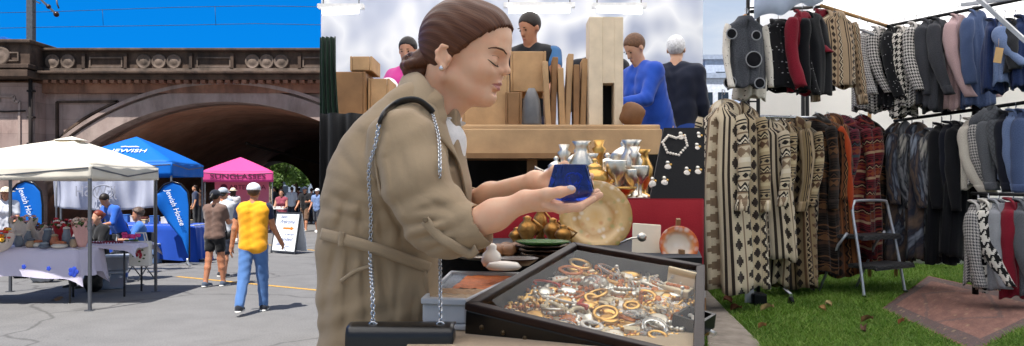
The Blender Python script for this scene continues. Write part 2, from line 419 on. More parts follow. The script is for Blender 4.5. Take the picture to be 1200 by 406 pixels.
    if shoes:
        for k in (0, 1):
            an = J['leg', k][2]; f = field(); f.cone(W(an+V((0, -.03, -.03))), W(an+V((0, -.035, -.05))), .048, .046, .02); f.cone(W(an+V((0, 0, -.045))), W(an+V((0, .15, -.06))), .046, .036, .03)
            zb = W(an).z-.083; f.keep(lambda x, y, z, zb=zb: zb-z); so_ = finish(f, 'shoe', fabric(shoes))
            if sole and so_:
                f = field(); f.cone(W(an+V((0, -.045, -.075))), W(an+V((0, .155, -.075))), .044, .038, .02); f.keep(lambda x, y, z, zb=zb: np.maximum(zb-.002-z, z-zb-.024)); finish(f, 'sole', mat('rubber_sole', '#e6e4df', .6), so_)
    if bag:
        col, (bx, by, bz), (w_, d_, h_) = bag; f = field(); f.ell(W((bx, by, bz)), (w_, d_, h_), .01); f.keep(lambda x, y, z, t=W((0, 0, bz+h_*.75)).z: z-t)
        ob = finish(f, 'bag', mat('bag_leather', col, .5))
        f = field(); sx = -1 if bx > 0 else 1
        f.path([W((bx, by, bz+h_*.6)), W(T((bx*.4, by-.05 if by < 0 else by+.06, 1.25))), W(T((sx*.09, 0, 1.50)))], [.014]*3, .01); finish(f, 'strap', mat('bag_leather', col, .5), ob)
    if apron:
        b = MB(); pts = []
        f = field(); torso(f, .024, .72); f.keep(lambda x, y, z: .05-y); finish(f, 'apron', fabric(apron))
    return root
# ================================================================ LEFT: the street market in front of the viaduct
asph = NT('asphalt'); o = asph.tc()
g1 = asph.noise(o, .35, 5); g2 = asph.noise(o, 55, 3); g3 = asph.noise(o, 2.2, 6, .6)
c_ = asph.ramp(g1, [(.35, (.118, .115, .115)), (.7, (.158, .154, .154))]); c_ = asph.mix(.35, c_, asph.ramp(g3, [(.35, (.085, .083, .083)), (.65, (.2, .196, .195))]))
c_ = asph.mix(.4, c_, asph.ramp(g2, [(.3, (.07, .07, .07)), (.7, (.24, .238, .235))]))
vk = asph.n('ShaderNodeTexVoronoi', {'Vector': asph.n('ShaderNodeVectorMath', {0: o, 1: asph.n('ShaderNodeTexNoise', {'Vector': o, 'Scale': .9, 'Detail': 4}).outputs[1]}, operation='ADD').outputs[0], 'Scale': .30}, feature='DISTANCE_TO_EDGE').outputs['Distance']
c_ = asph.mix(asph.ramp(vk, [(0, (.6, .6, .6)), (.006, (.45, .45, .45)), (.012, (0, 0, 0))]), c_, (.045, .043, .042)); st2 = asph.ramp(asph.noise(o, .8, 3, .5, 1.2), [(.60, (0, 0, 0)), (.68, (.38, .38, .38))]); c_ = asph.mix(st2, c_, (.07, .068, .066)); sp3 = asph.ramp(asph.n('ShaderNodeTexVoronoi', {'Vector': o, 'Scale': 2.3}).outputs['Distance'], [(.03, (.6, .6, .6)), (.07, (0, 0, 0))]); c_ = asph.mix(sp3, c_, (.05, .05, .05))
asph.link(c_, 'Base Color'); asph.bump(g2, .35, .006); M_ASPH = asph.fin(.9)
MB().quad((-600, -60, 0), (600, -60, 0), (600, 900, 0), (-600, 900, 0)).struct('ground', M_ASPH)
# deep blue sky beyond the viaduct, a shell of real size far away
t = NT('sky_air'); sp = t.n('ShaderNodeSeparateXYZ', {0: t.tc()}); zz = sp.outputs[2]; az2 = t.M('ARCTAN2', sp.outputs[0], sp.outputs[1])
blue = t.ramp(t.M('DIVIDE', zz, 420), [(0, (.10, .38, .80)), (.10, (.012, .275, .80)), (.3, (.002, .225, .74)), (1, (0, .13, .55))])
nz_ = t.noise(t.n('ShaderNodeMapping', {0: t.tc(), 3: (.004, .004, .012)}).outputs[0], 1, 5); pale = t.mix(t.ramp(nz_, [(.4, (0, 0, 0)), (.65, (1, 1, 1))]), (.46, .55, .70), (.71, .74, .78))
cc = t.mix(t.n('ShaderNodeMapRange', {0: az2, 1: R(-11), 2: R(12)}, interpolation_type='SMOOTHSTEP').outputs[0], blue, pale)
t.b.inputs['Base Color'].default_value = (0, 0, 0, 1); t.link(cc, 'Emission Color'); t.b.inputs['Emission Strength'].default_value = .70
MB().grid(lambda u, v: (900*sin(R(-75+143*u))*cos(v*1.1), 900*cos(R(-75+143*u))*cos(v*1.1), -5+800*sin(v*1.1)), 80, 14).struct('sky', t.fin(1, 0, 0), smooth=True)

def stone(name, cols, soot=.5, dark=(.03, .026, .024), sc_=.9, blocks=None):
    t = NT(name); o = t.tc(); st = t.n('ShaderNodeMapping', {0: o, 3: (.55, .55, .16)}).outputs[0]
    c = t.ramp(t.noise(o, sc_, 6, .6), [(.25, cols[0]), (.5, cols[1]), (.75, cols[2])])
    if blocks:
        sp = t.n('ShaderNodeSeparateXYZ', {0: o}); v = t.n('ShaderNodeCombineXYZ', {0: sp.outputs[0], 1: sp.outputs[2]}).outputs[0]
        bt = t.n('ShaderNodeTexBrick', {'Vector': v, 'Color1': (.78, .78, .78, 1), 'Color2': (1.12, 1.08, 1.05, 1), 'Mortar': (.6, .58, .56, 1), 'Scale': blocks, 'Mortar Size': .006, 'Brick Width': .9, 'Row Height': .42})
        c = t.mix(.75, c, bt.outputs[0], 'MULTIPLY')
    d = t.ramp(t.noise(st, 2.6, 7, .68), [(.46, (0, 0, 0)), (.68, (soot, soot, soot))])
    c = t.mix(d, c, dark); t.link(c, 'Base Color'); t.bump(t.noise(o, 14, 6), .4, .02); return t.fin(.92, 0, .2)
M_FACE = stone('viaduct_stone', ['#8d7872', '#a48f89', '#b5a29b'], .45, sc_=.5, blocks=.62)
M_DARK = stone('sooty_stone', ['#3c322c', '#57483f', '#6d5c50'], .85, sc_=1.6)
M_BAND = stone('brown_stone', ['#7a5648', '#8f6855', '#a47c66'], .6, sc_=1.2)
M_TRIM = stone('pale_trim_stone', ['#8f7d74', '#a3918a', '#b3a299'], .4)
M_MED = stone('weathered_trim', ['#5f5248', '#74665c', '#877870'], .7, sc_=2.2)
M_VAULT = stone('vault_brick', ['#a06e58', '#bb8870', '#cfa088'], .40, (.14, .10, .08), .45)
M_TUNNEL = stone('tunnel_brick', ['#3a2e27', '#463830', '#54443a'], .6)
D = 34.0; k_ = D/F
def VX(px): return (px-CX)*k_
def VZ(py): return EYE-(py-CY)*k_
via = thing('railway_viaduct', 'old brown sandstone railway viaduct with a wide low arch and round parapet medallions', 'viaduct', (VX(265), D, 0))
ax, az_, ar = VX(265), VZ(401), 281*k_
x0, x1, ztop = VX(-330), VX(640), VZ(98)
def arcpts(r, n=64, lo=None):
    lo = 0 if lo is None else lo
    a0 = math.asin(max(-1, min(1, (lo-az_)/r))); return [(ax+r*cos(pi-a0-(pi-2*a0)*i/n), az_+r*sin(pi-a0-(pi-2*a0)*i/n)) for i in range(n+1)]
FZ = Matrix(((1, 0, 0, 0), (0, 0, -1, 0), (0, 1, 0, 0), (0, 0, 0, 1)))       # drawing plane -> upright wall plane, depth toward the camera
def upr(y): return Matrix.Translation((0, y, 0)) @ FZ
a_ = arcpts(ar)
b = MB(); poly = [(x0, 0), (a_[0][0], 0)]+a_[1:-1]+[(a_[-1][0], 0), (x1, 0), (x1, ztop), (x0, ztop)]
b.prism(poly, 1.2, upr(D+1.2)); b.build('wall', M_FACE, via)
b = MB(); n = 64; ao = arcpts(ar, n)                                          # barrel vault behind the face
b.grid(lambda u, v: (ao[round(u*n)][0]*1.0+(0), D+.6+v*24, ao[round(u*n)][1]), n+1, 30); b.build('vault', M_VAULT, via, recalc=False)
b = MB(); ri, ro = arcpts(ar, n, .0), arcpts(ar+17*k_, n, 0)                # arch ring, proud of the wall
b.prism(ri+ro[::-1], .22, upr(D-.003)); b.build('arch_ring', M_TRIM, via)
b = MB(); ri, ro = arcpts(ar+20*k_, n, 0), arcpts(ar+24*k_, n, 0); b.prism(ri+ro[::-1], .3, upr(D-.003)); b.build('arch_moulding', M_TRIM, via)
b = MB(); b.box(((x0+x1)/2, D+.2, VZ(103)), (x1-x0, 1.0, 14*k_)); b.build('string_course', M_BAND, via)
b = MB(); b.box(((x0+x1)/2, D+.1, VZ(93)), (x1-x0, 1.6, 6*k_)); b.box(((x0+x1)/2, D+.0, VZ(88.5)), (x1-x0, 2.0, 3.0*k_)); b.build('cornice', M_DARK, via, bevel=.03)
dm = None
for i in range(94):
    x = VX(-60)+i*.20
    if x > VX(470): break
    pass
dmb = []
i = 0; px = 64
while px < 440:
    b = MB(); b.box((VX(px), D-.42, VZ(98)), (.20, .5, 3.4*k_)); b.build('dentil', M_BAND, via); px += 9.5
b = MB(); b.box(((x0+x1)/2, D+.15, VZ(74)), (x1-x0, .9, 25*k_)); b.build('parapet', M_DARK, via)
b = MB(); b.box(((x0+x1)/2, D+.12, VZ(60.5)), (x1-x0, 1.35, 3.4*k_)); b.build('coping', M_DARK, via, bevel=.04)
b = MB(); b.box(((x0+x1)/2, D-.36, VZ(83.5)), (x1-x0, .16, 3*k_)); b.build('parapet_plinth', M_MED, via)
for px in (67, 85, 173, 190.5, 208, 299, 315.5, 332.5, 421, 438):
    b = MB(); b.lathe([(.31, 0), (.33, .06), (.30, .10), (.25, .07), (.22, .05), (.15, .09), (.02, .11)], (VX(px), D-.30, VZ(74)), 20, Matrix.Rotation(pi/2, 4, 'X')); b.build('medallion', M_MED, via)
for px, w_ in ((129, 37), (254, 38), (376, 36), (152.5, 3.5), (228, 3.5), (276, 3.5), (354, 3.5), (104, 3.5)):
    b = MB()
    if w_ > 10:
        for dz in (-5.5, 4.5): b.box((VX(px), D-.33, VZ(75+dz)), (w_*k_, .08, 1.6*k_))
        for dx in (-1, 1): b.box((VX(px+dx*w_/2), D-.332, VZ(74.5)), (1.6*k_, .085, 12*k_))
        b.box((VX(px), D-.31, VZ(80.4)), (w_*k_*.96, .1, 2.4*k_)); b.build('parapet_panel', M_MED, via)
    else: b.box((VX(px), D-.36, VZ(74)), (w_*k_, .16, 18*k_)); b.build('parapet_pier', M_DARK, via)
# pier bay on the left
b = MB(); b.box((VX(-45), D-.35, VZ(186)), (198*k_, .9, 172*k_)); b.build('pier', M_FACE, via)
b = MB(); b.box((VX(-45), D-.6, VZ(92)), (206*k_, 1.9, 8*k_)); b.box((VX(-45), D-.65, VZ(84)), (208*k_, 1.8, 5*k_)); b.build('pier_cornice', M_DARK, via, bevel=.03)
b = MB(); b.box((VX(-45), D-.4, VZ(69.5)), (202*k_, 1.7, 26*k_)); b.build('pier_block', M_DARK, via, bevel=.04)
b = MB(); b.box((VX(-45), D-.45, VZ(55.5)), (208*k_, 2.0, 4.5*k_)); b.build('pier_coping', M_DARK, via, bevel=.05)
b = MB(); b.lathe([(.40, 0), (.42, .07), (.36, .12), (.28, .08), (.12, .1), (.02, .12)], (VX(23.5), D-1.25, VZ(71.5)), 22, Matrix.Rotation(pi/2, 4, 'X')); b.build('medallion', M_MED, via)
for dx in (-1, 1):
    b = MB()
    for dz in (-4.5, 4.5): b.box((VX(23.5+dx*14), D-1.28, VZ(72.5+dz)), (12*k_, .09, 1.5*k_))
    b.box((VX(23.5+dx*20), D-1.285, VZ(72.5)), (1.5*k_, .095, 10*k_)); b.build('parapet_panel', M_MED, via)
b = MB()                                                                       # recessed panel mouldings on the pier and the spandrel
for q in ([(4, 122), (13, 122), (13, 116), (31, 116), (31, 122), (37, 122), (37, 230)], [(2, 230), (2, 122), (4, 122)]):
    for (xa, ya), (xb, yb) in zip(q, q[1:]): b.bar((VX(xa), D-.83, VZ(ya)), (VX(xb), D-.83, VZ(yb)), .10, .08, (0, 1, 0))
b.build('pier_panel', M_TRIM, via)
b = MB()
for q in ([(68, 230), (68, 120), (139, 119)], [(139, 119), (120, 128), (100, 139), (82, 152), (68, 166)]):
    for (xa, ya), (xb, yb) in zip(q, q[1:]): b.bar((VX(xa), D-.06, VZ(ya)), (VX(xb), D-.06, VZ(yb)), .09, .14, (0, 1, 0))
b.build('spandrel_panel', M_DARK, via)
b = MB(); b.tube([(VX(51.5), D-.95, VZ(96)), (VX(51.5), D-.95, VZ(230))], .08, 8)
for py in (110, 140, 170): b.box((VX(51.5), D-.9, VZ(py)), (.28, .2, .08))
b.build('drain_pipe', mat('rusty_iron', '#2b2422', .8), via)
b = MB(); b.tube([(VX(3), D-.86, VZ(132)), (VX(20), D-.87, VZ(133.5)), (VX(44), D-.86, VZ(132.5))], .035, 6); b.build('wall_cable', mat('rusty_iron', '#2b2422', .8), via)
# tunnel end wall with a smaller arch and side walls
DT = 58.0; kt = DT/F
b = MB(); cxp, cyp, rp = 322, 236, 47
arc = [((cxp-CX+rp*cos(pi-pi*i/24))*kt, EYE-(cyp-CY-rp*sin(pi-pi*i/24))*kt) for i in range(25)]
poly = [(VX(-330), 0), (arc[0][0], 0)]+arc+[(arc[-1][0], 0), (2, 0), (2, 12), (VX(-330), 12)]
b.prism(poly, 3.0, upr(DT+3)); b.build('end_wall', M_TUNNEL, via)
b = MB(); b.box(((x0+x1)/2, D+13, VZ(86)), (x1-x0, 24, .6)); b.build('deck', M_DARK, via)
b = MB(); b.bar((VX(243), D+5, VZ(160)), (VX(325), D+15, VZ(192)), .12, .12); b.build('vault_beam', mat('rusty_iron', '#2b2422', .8), via)

# railway overhead line
M_STEEL = mat('dull_steel', '#5d6168', .55, .5, .2)
mast = thing('catenary_mast', 'dark steel railway mast rising above the left end of the viaduct parapet', 'mast', (VX(36)*1.12, D*1.12, VZ(62)))
b = MB(); kx = 1.12
def Q(px, py): return P(px, py, D*1.12)
b.box((Q(36.5, 20).x, D*kx, Q(0, 5).z), (.30, .30, 6.0)); b.build('post', M_STEEL, mast)
b = MB(); b.bar(Q(42, -6), Q(66, 17), .09); b.bar(Q(42, 2), Q(47, 4), .07); b.tube([Q(66, -3), Q(67, 5), Q(69, 10)], .04); b.build('bracket_arm', M_STEEL, mast)
for q_, r_ in ((Q(66, 17), .14), (Q(57, 8), .12)): b = MB(); b.ball(q_, r_, 8); b.build('insulator', mat('brown_ceramic', '#3a2a26', .3), mast)
M_PLEG2 = mat('dark_wire', '#26303f', .6)
for nm, py0, py1 in (('upper', 15, 7), ('lower', 33, 28)):
    b = MB(); b.tube([Q(-80, py0+2), Q(60, py0-1), Q(200, py1+2), Q(300, py1), Q(520, py1+4)], .014, 6, False)
    if nm == 'upper':
        for px in (120, 252): b.tube([Q(px, 11 if px < 200 else 8), Q(px+1, 30)], .011, 5)
    b.one('overhead_wire', M_PLEG2, nm+' black overhead railway wire crossing the blue sky above the viaduct', 'wire', 'overhead railway wires')
sh = thing('equipment_hut', 'small blue roofed hut on top of the viaduct beside the mast', 'hut', Q(5, 58))
b = MB(); b.box(Q(0, 58)+Vector((0, .3, 0)), (1.8, 1.5, .8)); b.build('wall', mat('hut_wall', '#5c6b80', .7), sh)
b = MB(); p = Q(0, 46.5); b.prism([(p.x-1, p.z-.1), (p.x+.75, p.z-.02), (p.x+1.05, p.z-.3), (p.x-1, p.z-.3)], 1.8, upr(p.y+1)); b.build('roof', mat('hut_roof', '#2766c0', .5), sh)

# painted lines
M_YEL = mat('worn_yellow_paint', '#b98f45', .8, var=.45, scale=18)
a, c = G(208, 324.5), G(372, 340.5); dv = (c-a).normalized(); nv = Vector((-dv.y, dv.x, 0))*.055
z4 = Vector((0, 0, .004)); MB().quad(a-nv+z4, c+dv*3-nv+z4, c+dv*3+nv+z4, a+nv+z4).struct('road_marking', M_YEL)
a, c = G(268, 281.5), G(374, 294.5); dv = (c-a).normalized(); nv = Vector((-dv.y, dv.x, 0))*.05
MB().quad(a-nv+z4, c+dv*3-nv+z4, c+dv*3+nv+z4, a+nv+z4).struct('road_marking', M_YEL)

# trees and buildings seen through the far arch
def leaf_mat(name, c0, c1):
    t = NT(name); t.link(t.ramp(t.noise(t.tc(), 1.1, 3), [(.3, c0), (.7, c1)]), 'Base Color'); t.b.inputs['Subsurface Weight'].default_value = 0
    m = t.fin(.6); tr = t.n('ShaderNodeBsdfTranslucent', {0: (c1[0]*1.2, c1[1]*1.3, c1[2], 1)}); mx = t.n('ShaderNodeMixShader', {0: .35, 1: t.b.outputs[0], 2: tr.outputs[0]}); t.t.links.new(mx.outputs[0], t.out.inputs[0]); return m
M_LEAF = leaf_mat('foliage', (.05, .10, .018), (.12, .2, .035)); M_BARK = mat('bark', '#4a3b2e', .95, scale=20, bump=.6)
def tree(loc, hgt, rad, label, seed, nleaf=2600):
    rnd = random.Random(seed); loc = Vector(loc); r = thing('tree', label, 'tree', loc, 'trees beyond the far arch')
    b = MB(); b.tube([loc, loc+Vector((.1, 0, hgt*.35)), loc+Vector((.0, .1, hgt*.6))], [.28, .2, .1], 8)
    clumps = []
    for i in range(9):
        a = rnd.uniform(0, 2*pi); q = rnd.uniform(.25, .8)*rad; c = loc+Vector((cos(a)*q, sin(a)*q, hgt*rnd.uniform(.5, .95))); clumps.append(c)
        b.tube([loc+Vector((0, 0, hgt*rnd.uniform(.3, .5))), (loc+c)/2+Vector((0, 0, hgt*.2)), c], [.1, .06, .02], 5)
    b.build('trunk', M_BARK, r); V = []; Fc = []
    for i in range(nleaf):
        c = rnd.choice(clumps); d = Vector((rnd.gauss(0, 1), rnd.gauss(0, 1), rnd.gauss(0, .8))).normalized()*rad*.42*rnd.random()**.4
        p = c+d; u = Vector((rnd.gauss(0, 1), rnd.gauss(0, 1), rnd.gauss(0, 1))).normalized(); v = u.orthogonal().normalized(); s_ = rnd.uniform(.09, .2)
        k = len(V); V += [p-u*s_, p+v*s_*.6, p+u*s_, p-v*s_*.6]; Fc.append((k, k+1, k+2, k+3))
    me = bpy.data.meshes.new('crown'); me.from_pydata(V, [], Fc); link_mesh(me, 'crown', M_LEAF, r); return r
for i, (px, d, hgt, rad) in enumerate(((328, 76, 5.0, 2.1), (347, 84, 4.2, 1.8))):
    p = G(px, CY+EYE*F/d); tree(p, hgt, rad, ['round sunlit green tree seen through the far arch beside the pink tent', 'smaller green tree further right in the far archway'][i], 5+i)
for px, w_, hh, c, lb in ((300, 9, 8, '#b9a58f', 'pale stone building far beyond the arch'), (362, 8, 4.2, '#8793a5', 'grey blue building at the right of the far archway')):
    p = G(px, CY+EYE*F/105); r = thing('far_building', lb, 'building', p)
    b = MB(); b.box(p+Vector((0, 0, hh/2)), (w_, 5, hh)); b.build('wall', mat('far_wall', c, .8), r)
    for i in range(3):
        for j in range(2): b = MB(); b.box(p+Vector((-w_/3+i*w_/3, -2.52, hh*.35+j*hh*.35)), (1.1, .06, 1.2)); b.build('window', mat('window_dark', '#27323f', .2), r)
    b = MB(); b.box(p+Vector((0, 0, hh+.12)), (w_+.5, 5.5, .24)); b.build('roof', mat('roof_slab', '#6b5a50', .8), r)

# ---------------------------------------------------------------- tents
M_ALU = mat('grey_tent_pole', '#6f737a', .45, .6, .1); M_ALUD = mat('dark_tent_pole', '#5a5d64', .45, .5, .1)
def tent(name, label, corners, peak, zE, zV, m, mp, group=None, vent=None, base=None, poles=(0, 1, 2, 3), sag=.05, mv=None):
    corners = [Vector((c[0], c[1], 0)) for c in corners]; c0 = sum(corners, Vector())/4; r = thing(name, label, 'tent', (c0.x, c0.y, 0), group); pk = Vector(peak)
    b = MB()
    for i in range(4):
        A, B = Vector((*corners[i][:2], zE)), Vector((*corners[(i+1) % 4][:2], zE))
        def fn(u, v):
            e = A.lerp(B, u); p = e.lerp(pk, v); p.z -= sag*4*v*(1-v)*(4*u*(1-u)-.9)*.5 + .02*sin(pi*u)*(1-v); return p
        b.grid(fn, 14, 10)
    bmesh.ops.remove_doubles(b.b, verts=b.b.verts, dist=.002); b.build('roof', m, r, True, solid=.004)
    b = MB()
    for i in range(4):
        A, B = Vector((*corners[i][:2], zE-.003)), Vector((*corners[(i+1) % 4][:2], zE-.003)); nrm = Vector((B.y-A.y, A.x-B.x, 0)).normalized()
        b.grid(lambda u, v: A.lerp(B, u)+Vector((0, 0, -(zE-zV)*v-.02*sin(pi*u)))+nrm*(.012*sin(u*22+i)*v), 40, 5)
    bmesh.ops.remove_doubles(b.b, verts=b.b.verts, dist=.002); b.build('valance', mv or m, r, True, solid=.004)
    for i in poles:
        A = Vector((*corners[i][:2], 0)); A += (c0-A).normalized()*.04
        b = MB(); b.box(A+Vector((0, 0, zE/2-.02)), (.036, .036, zE-.04)); b.box(A+Vector((0, 0, .85*zE/2+.3)), (.046, .046, .09)); b.box(A+Vector((0, 0, .006)), (.10, .10, .012)); b.build('pole', mp, r)
    b = MB()
    for i in range(4):
        A, B = Vector((*corners[i][:2], zE-.05)), Vector((*corners[(i+1) % 4][:2], zE-.05)); Mi = A.lerp(B, .5)
        b.bar(A.lerp(Mi, .03), Mi-Vector((0, 0, .10)), .02); b.bar(Mi-Vector((0, 0, .10)), B.lerp(Mi, .03), .02)
    b.build('truss', mp, r); return r
M_WTENT = cloth_mat('white_tent_cloth', '#e9e3d6', .06, 400, .22, .7, 0); M_BTENT = cloth_mat('blue_tent_cloth', '#0f6fd0', .1, 400, .2, .6, 0); M_PTENT = cloth_mat('pink_tent_cloth', '#e8569c', .08, 400, .25, .6, 0)
A = Vector((-5.70, 10.4)); s_, w_ = 1.98, 2.4
cs = [A, A+Vector((0, s_)), A+Vector((-w_, s_)), A+Vector((-w_, 0))]
pk = P(84, 162.5, 11.55)
wt = tent('market_tent', 'white canopy tent over the flower table, nearest tent on the left', cs, pk, 1.99, 1.80, M_WTENT, M_ALUD, 'market tents')
b = MB(); b.grid(lambda u, v: pk+Vector((-.17+.34*u, -.17+.34*v, .03-.12*max(abs(u-.5), abs(v-.5)))), 9, 9); b.build('vent_cap', M_WTENT, wt, True, solid=.004)
tb = [G(238, 300), G(150, 303), G(118, 291), G(226, 288)]
def turned(px, d, w_, d_, near):                                  # tent corners about a centre, near = how far the near corner turns right of the view line
    c = P(px, 0, d); ray = atan2(c.x, c.y); out = []
    for k, (sx, sy) in enumerate(((-1, -1), (1, -1), (1, 1), (-1, 1))):
        a = ray+R(near); e = Vector((cos(a), -sin(a), 0)); n_ = Vector((sin(a), cos(a), 0)); q = Vector((c.x, c.y, 0))+e*(sx*w_/2)+n_*(sy*d_/2); out.append(q)
    return out
cb = turned(160, 20.6, 2.7, 2.7, 20); pkb = P(160, 160.5, 20.6)
bt = tent('market_tent', 'blue canopy tent with white lettering on its roof behind the white tent', cb, pkb, 2.33, 2.0, M_BTENT, M_ALU, 'market tents')
M_WTXT = mat('white_print', '#eef2f6', .6, var=.05, bump=0)
def plane_M(o, xdir, ydir):
    x = Vector(xdir).normalized(); y = Vector(ydir); y = (y-x*y.dot(x)).normalized(); zc = x.cross(y); m = Matrix((x, y, zc)).transposed().to_4x4(); m.translation = Vector(o); return m
A_, B_ = cb[0].copy(), cb[1].copy(); A_.z = B_.z = 2.33; fc = (A_+B_)/2; xe = (B_-A_).normalized(); up = pkb-fc; nn = xe.cross(up).normalized(); nn = nn if nn.y < 0 else -nn; pos = fc.lerp(pkb, .40)+xe*.12
text_mesh('JEWISH', .27, plane_M(pos+nn*.022, xe, up), 'lettering', M_WTXT, bt)
b = MB(); b.tube([pos+nn*.03+up.normalized()*.22+xe*(x_*.09) + up.normalized()*(.05*sin(x_*3)) for x_ in (-3, -2, -1, 0, 1, 2)], .018, 5); b.build('emblem', M_WTXT, bt)
q = turned(279, 29, 2.45, 2.2, 0); pkp = P(282, 184.5, 29)
pt = tent('market_tent', 'pink canopy tent of the sunglasses seller under the arch', q, pkp, 2.30, 1.93, M_PTENT, M_ALU, 'market tents', sag=.03)
M_DTXT = mat('dark_print', '#5a2140', .6, var=.05, bump=0); xe = (q[1]-q[0]).normalized(); ye = Vector((-xe.y, xe.x, 0)); fm = (q[0]+q[1])/2; bk_ = (q[2]+q[3])/2-ye*.15; rz_ = atan2(xe.y, xe.x)
text_mesh('SUNGLASSES', .26, plane_M(fm-ye*.018+Vector((0, 0, 2.11)), xe, (0, 0, 1)), 'lettering', M_DTXT, pt, width=1.9)
ban = thing('tent_banner', 'pale pink printed backdrop with ARTEMODA lettering inside the pink tent', 'banner', bk_)
b = MB(); b.box(bk_+xe*.15+Vector((0, 0, 1.0)), (2.0, .02, 1.9), (0, 0, rz_)); b.build('sheet', cloth_mat('pink_sheet', '#d77f9a', .08), ban)
text_mesh('ARTEMODA', .25, plane_M(bk_+xe*.35-ye*.02+Vector((0, 0, 1.72)), xe, (0, 0, 1)), 'lettering', M_DTXT, ban, width=1.35)
b = MB(); Mq = Matrix.Rotation(rz_, 3, 'Z') @ Matrix.Rotation(pi/2, 3, 'X'); b.lathe([(.13, 0), (.13, .006)], bk_-xe*.52-ye*.02+Vector((0, 0, 1.72)), 18, Mq); b.build('round_logo', M_DTXT, ban)
for dx, dz in ((-.55, 1.35), (-.4, 1.2), (-.7, 1.2), (-.5, 1.05), (.3, .6), (.5, .5)): b = MB(); b.lathe([(.12, 0), (.12, .006)], bk_+xe*dx-ye*.02+Vector((0, 0, dz)), 12, Mq); b.build('printed_flower', mat('red_print', '#b8324a', .7), ban)
# sunglasses counter
ct = thing('display_table', 'small table with rows of sunglasses under the pink tent', 'table', G(311, 268)); p = G(311, 268)
b = MB(); b.box(p+Vector((-.2, 0, .82)), (1.1, .6, .04)); b.build('tabletop', mat('white_top', '#d8d8d4', .6), ct)
for dx in (-.6, .2):
    for dy in (-.2, .2): b = MB(); b.box(p+Vector((dx, dy, .4)), (.04, .04, .8)); b.build('leg', M_ALU, ct)
for i in range(5):
    b = MB(); c = p+Vector((-.6+i*.2, -.1+.05*(i % 2), .86))
    for s2 in (-1, 1): b.ball(c+Vector((s2*.035, 0, .03)), (.032, .008, .026), 8)
    b.bar(c+Vector((-.02, 0, .03)), c+Vector((.02, 0, .03)), .008); b.one('sunglasses', mat('black_plastic', '#141416', .25), 'dark sunglasses on the counter under the pink tent', 'sunglasses', 'sunglasses on the counter')

# white banner hung behind the white tent, lettering seen from the back
M_BANW = cloth_mat('banner_cloth', '#cfd3e2', .08, 300, .45, .7, 0)
bn = thing('hanging_banner', 'long pale banner with mirrored JEWISH lettering hung behind the white tent', 'banner', P(122, 243, 15.3)); yb = 15.3
def bf(u, v):
    p = P(62+122*u, 205+38*v+4*sin(pi*u)*v, yb); p.y += .05*sin(u*17+2*v)*(.3+v)+.04*sin(u*41); return p
b = MB(); b.grid(bf, 60, 16); b.build('sheet', M_BANW, bn, True, solid=.003)
pc = P(112, 225, yb-.12); text_mesh('JEWISH', .30, plane_M(pc, (-1, 0, 0), (0, 0, 1)), 'lettering', mat('grey_print', '#8c8f9e', .7, var=.05, bump=0), bn, width=.82)
b = MB(); cc_ = P(121, 225.5, yb-.12); b.tube([cc_+Vector((.21*cos(i*pi/16), 0, .14*sin(i*pi/16))) for i in range(32)], .012, 5, closed=True); b.build('ring_logo', mat('grey_print', '#8c8f9e', .7, var=.05, bump=0), bn)
for px in (66, 181):
    b = MB(); g = G(px, 318 if px > 100 else 320, 0); g = Vector((P(px, 200, yb).x, yb, 0)); b.tube([g, g+Vector((0, 0, 2.0))], .018, 8); b.box(g+Vector((0, 0, .01)), (.2, .2, .02)); b.one('banner_pole', M_ALUD, ['thin grey pole at the left end of the pale banner', 'thin grey pole at the right end of the pale banner'][px > 100], 'pole', 'banner poles')

# feather flags
def flag(px0, px1, py0, py1, pyb, lab, flip, texts, grp):
    d = EYE*F/(pyb-CY); base = G((px1-2 if not flip else px1-2), pyb); r = thing('feather_flag', lab, 'flag', base, grp)
    pr = [(px1, py1), (px1+.5, py0+28), (px1-2, py0+12), (px1-10, py0+3), (px1-20, py0), (px1-30, py0+4), (px0+.5, py0+12), (px0, py0+17)]
    X = lambda p, dy=0: P(p[0], p[1], d)+Vector((0, dy, 0))
    b = MB(); n = 30
    pole = [Vector((base.x, d, .05))]+[X(p, .0) for p in pr[:7]]
    right = []; 
    import itertools
    def samp(pl, t):
        L = [0]
        for a, c in zip(pl, pl[1:]): L.append(L[-1]+(Vector(c)-Vector(a)).length)
        t *= L[-1]
        for i in range(len(pl)-1):
            if t <= L[i+1]+1e-9: return Vector(pl[i]).lerp(Vector(pl[i+1]), (t-L[i])/max(1e-9, L[i+1]-L[i]))
        return Vector(pl[-1])
    edge = [(px1, py1), (px1, py1-12), (px1, py0+28), (px1-2, py0+12), (px1-10, py0+3), (px1-20, py0), (px1-30, py0+4), (px0, py0+15)]
    free = [(px1, py1), (px1-8, py1-22), (px0+12, py0+48), (px0+5, py0+34), (px0+1.5, py0+24), (px0, py0+15)]
    def fn(u, v):
        a = samp([X(p) for p in edge], v); c = samp([X(p) for p in free], v); p = a.lerp(c, u); p.y += .05*sin(3*u+9*v)*u+.02*sin(14*v+u*5)*u; return p
    b.grid(fn, 12, 40); b.build('sail', M_BTENT, r, True, solid=.003)
    b = MB(); b.tube([Vector((base.x, d, .04)), X((px1, py1))]+[X(p) for p in edge[1:]], .02, 8); b.build('pole', mat('black_plastic', '#141416', .4), r)
    b = MB()
    for a in range(4):
        an = a*pi/2+.5; b.bar(Vector((base.x, d, .05)), Vector((base.x+.38*cos(an), d+.38*sin(an), .02)), .035, .025)
    b.lathe([(.03, 0), (.03, .12)], (base.x, d, .03), 10); b.build('cross_base', mat('chrome_base', '#c9ced4', .3, .8), r)
    for body, (tx, ty), sz, ang, wd in texts:
        p = P(tx, ty, d-.085); text_mesh(body, sz, plane_M(p, (cos(ang), 0, sin(ang)), (-sin(ang), 0, cos(ang))), 'lettering', M_WTXT, r, .25, .001, width=wd)
    return r
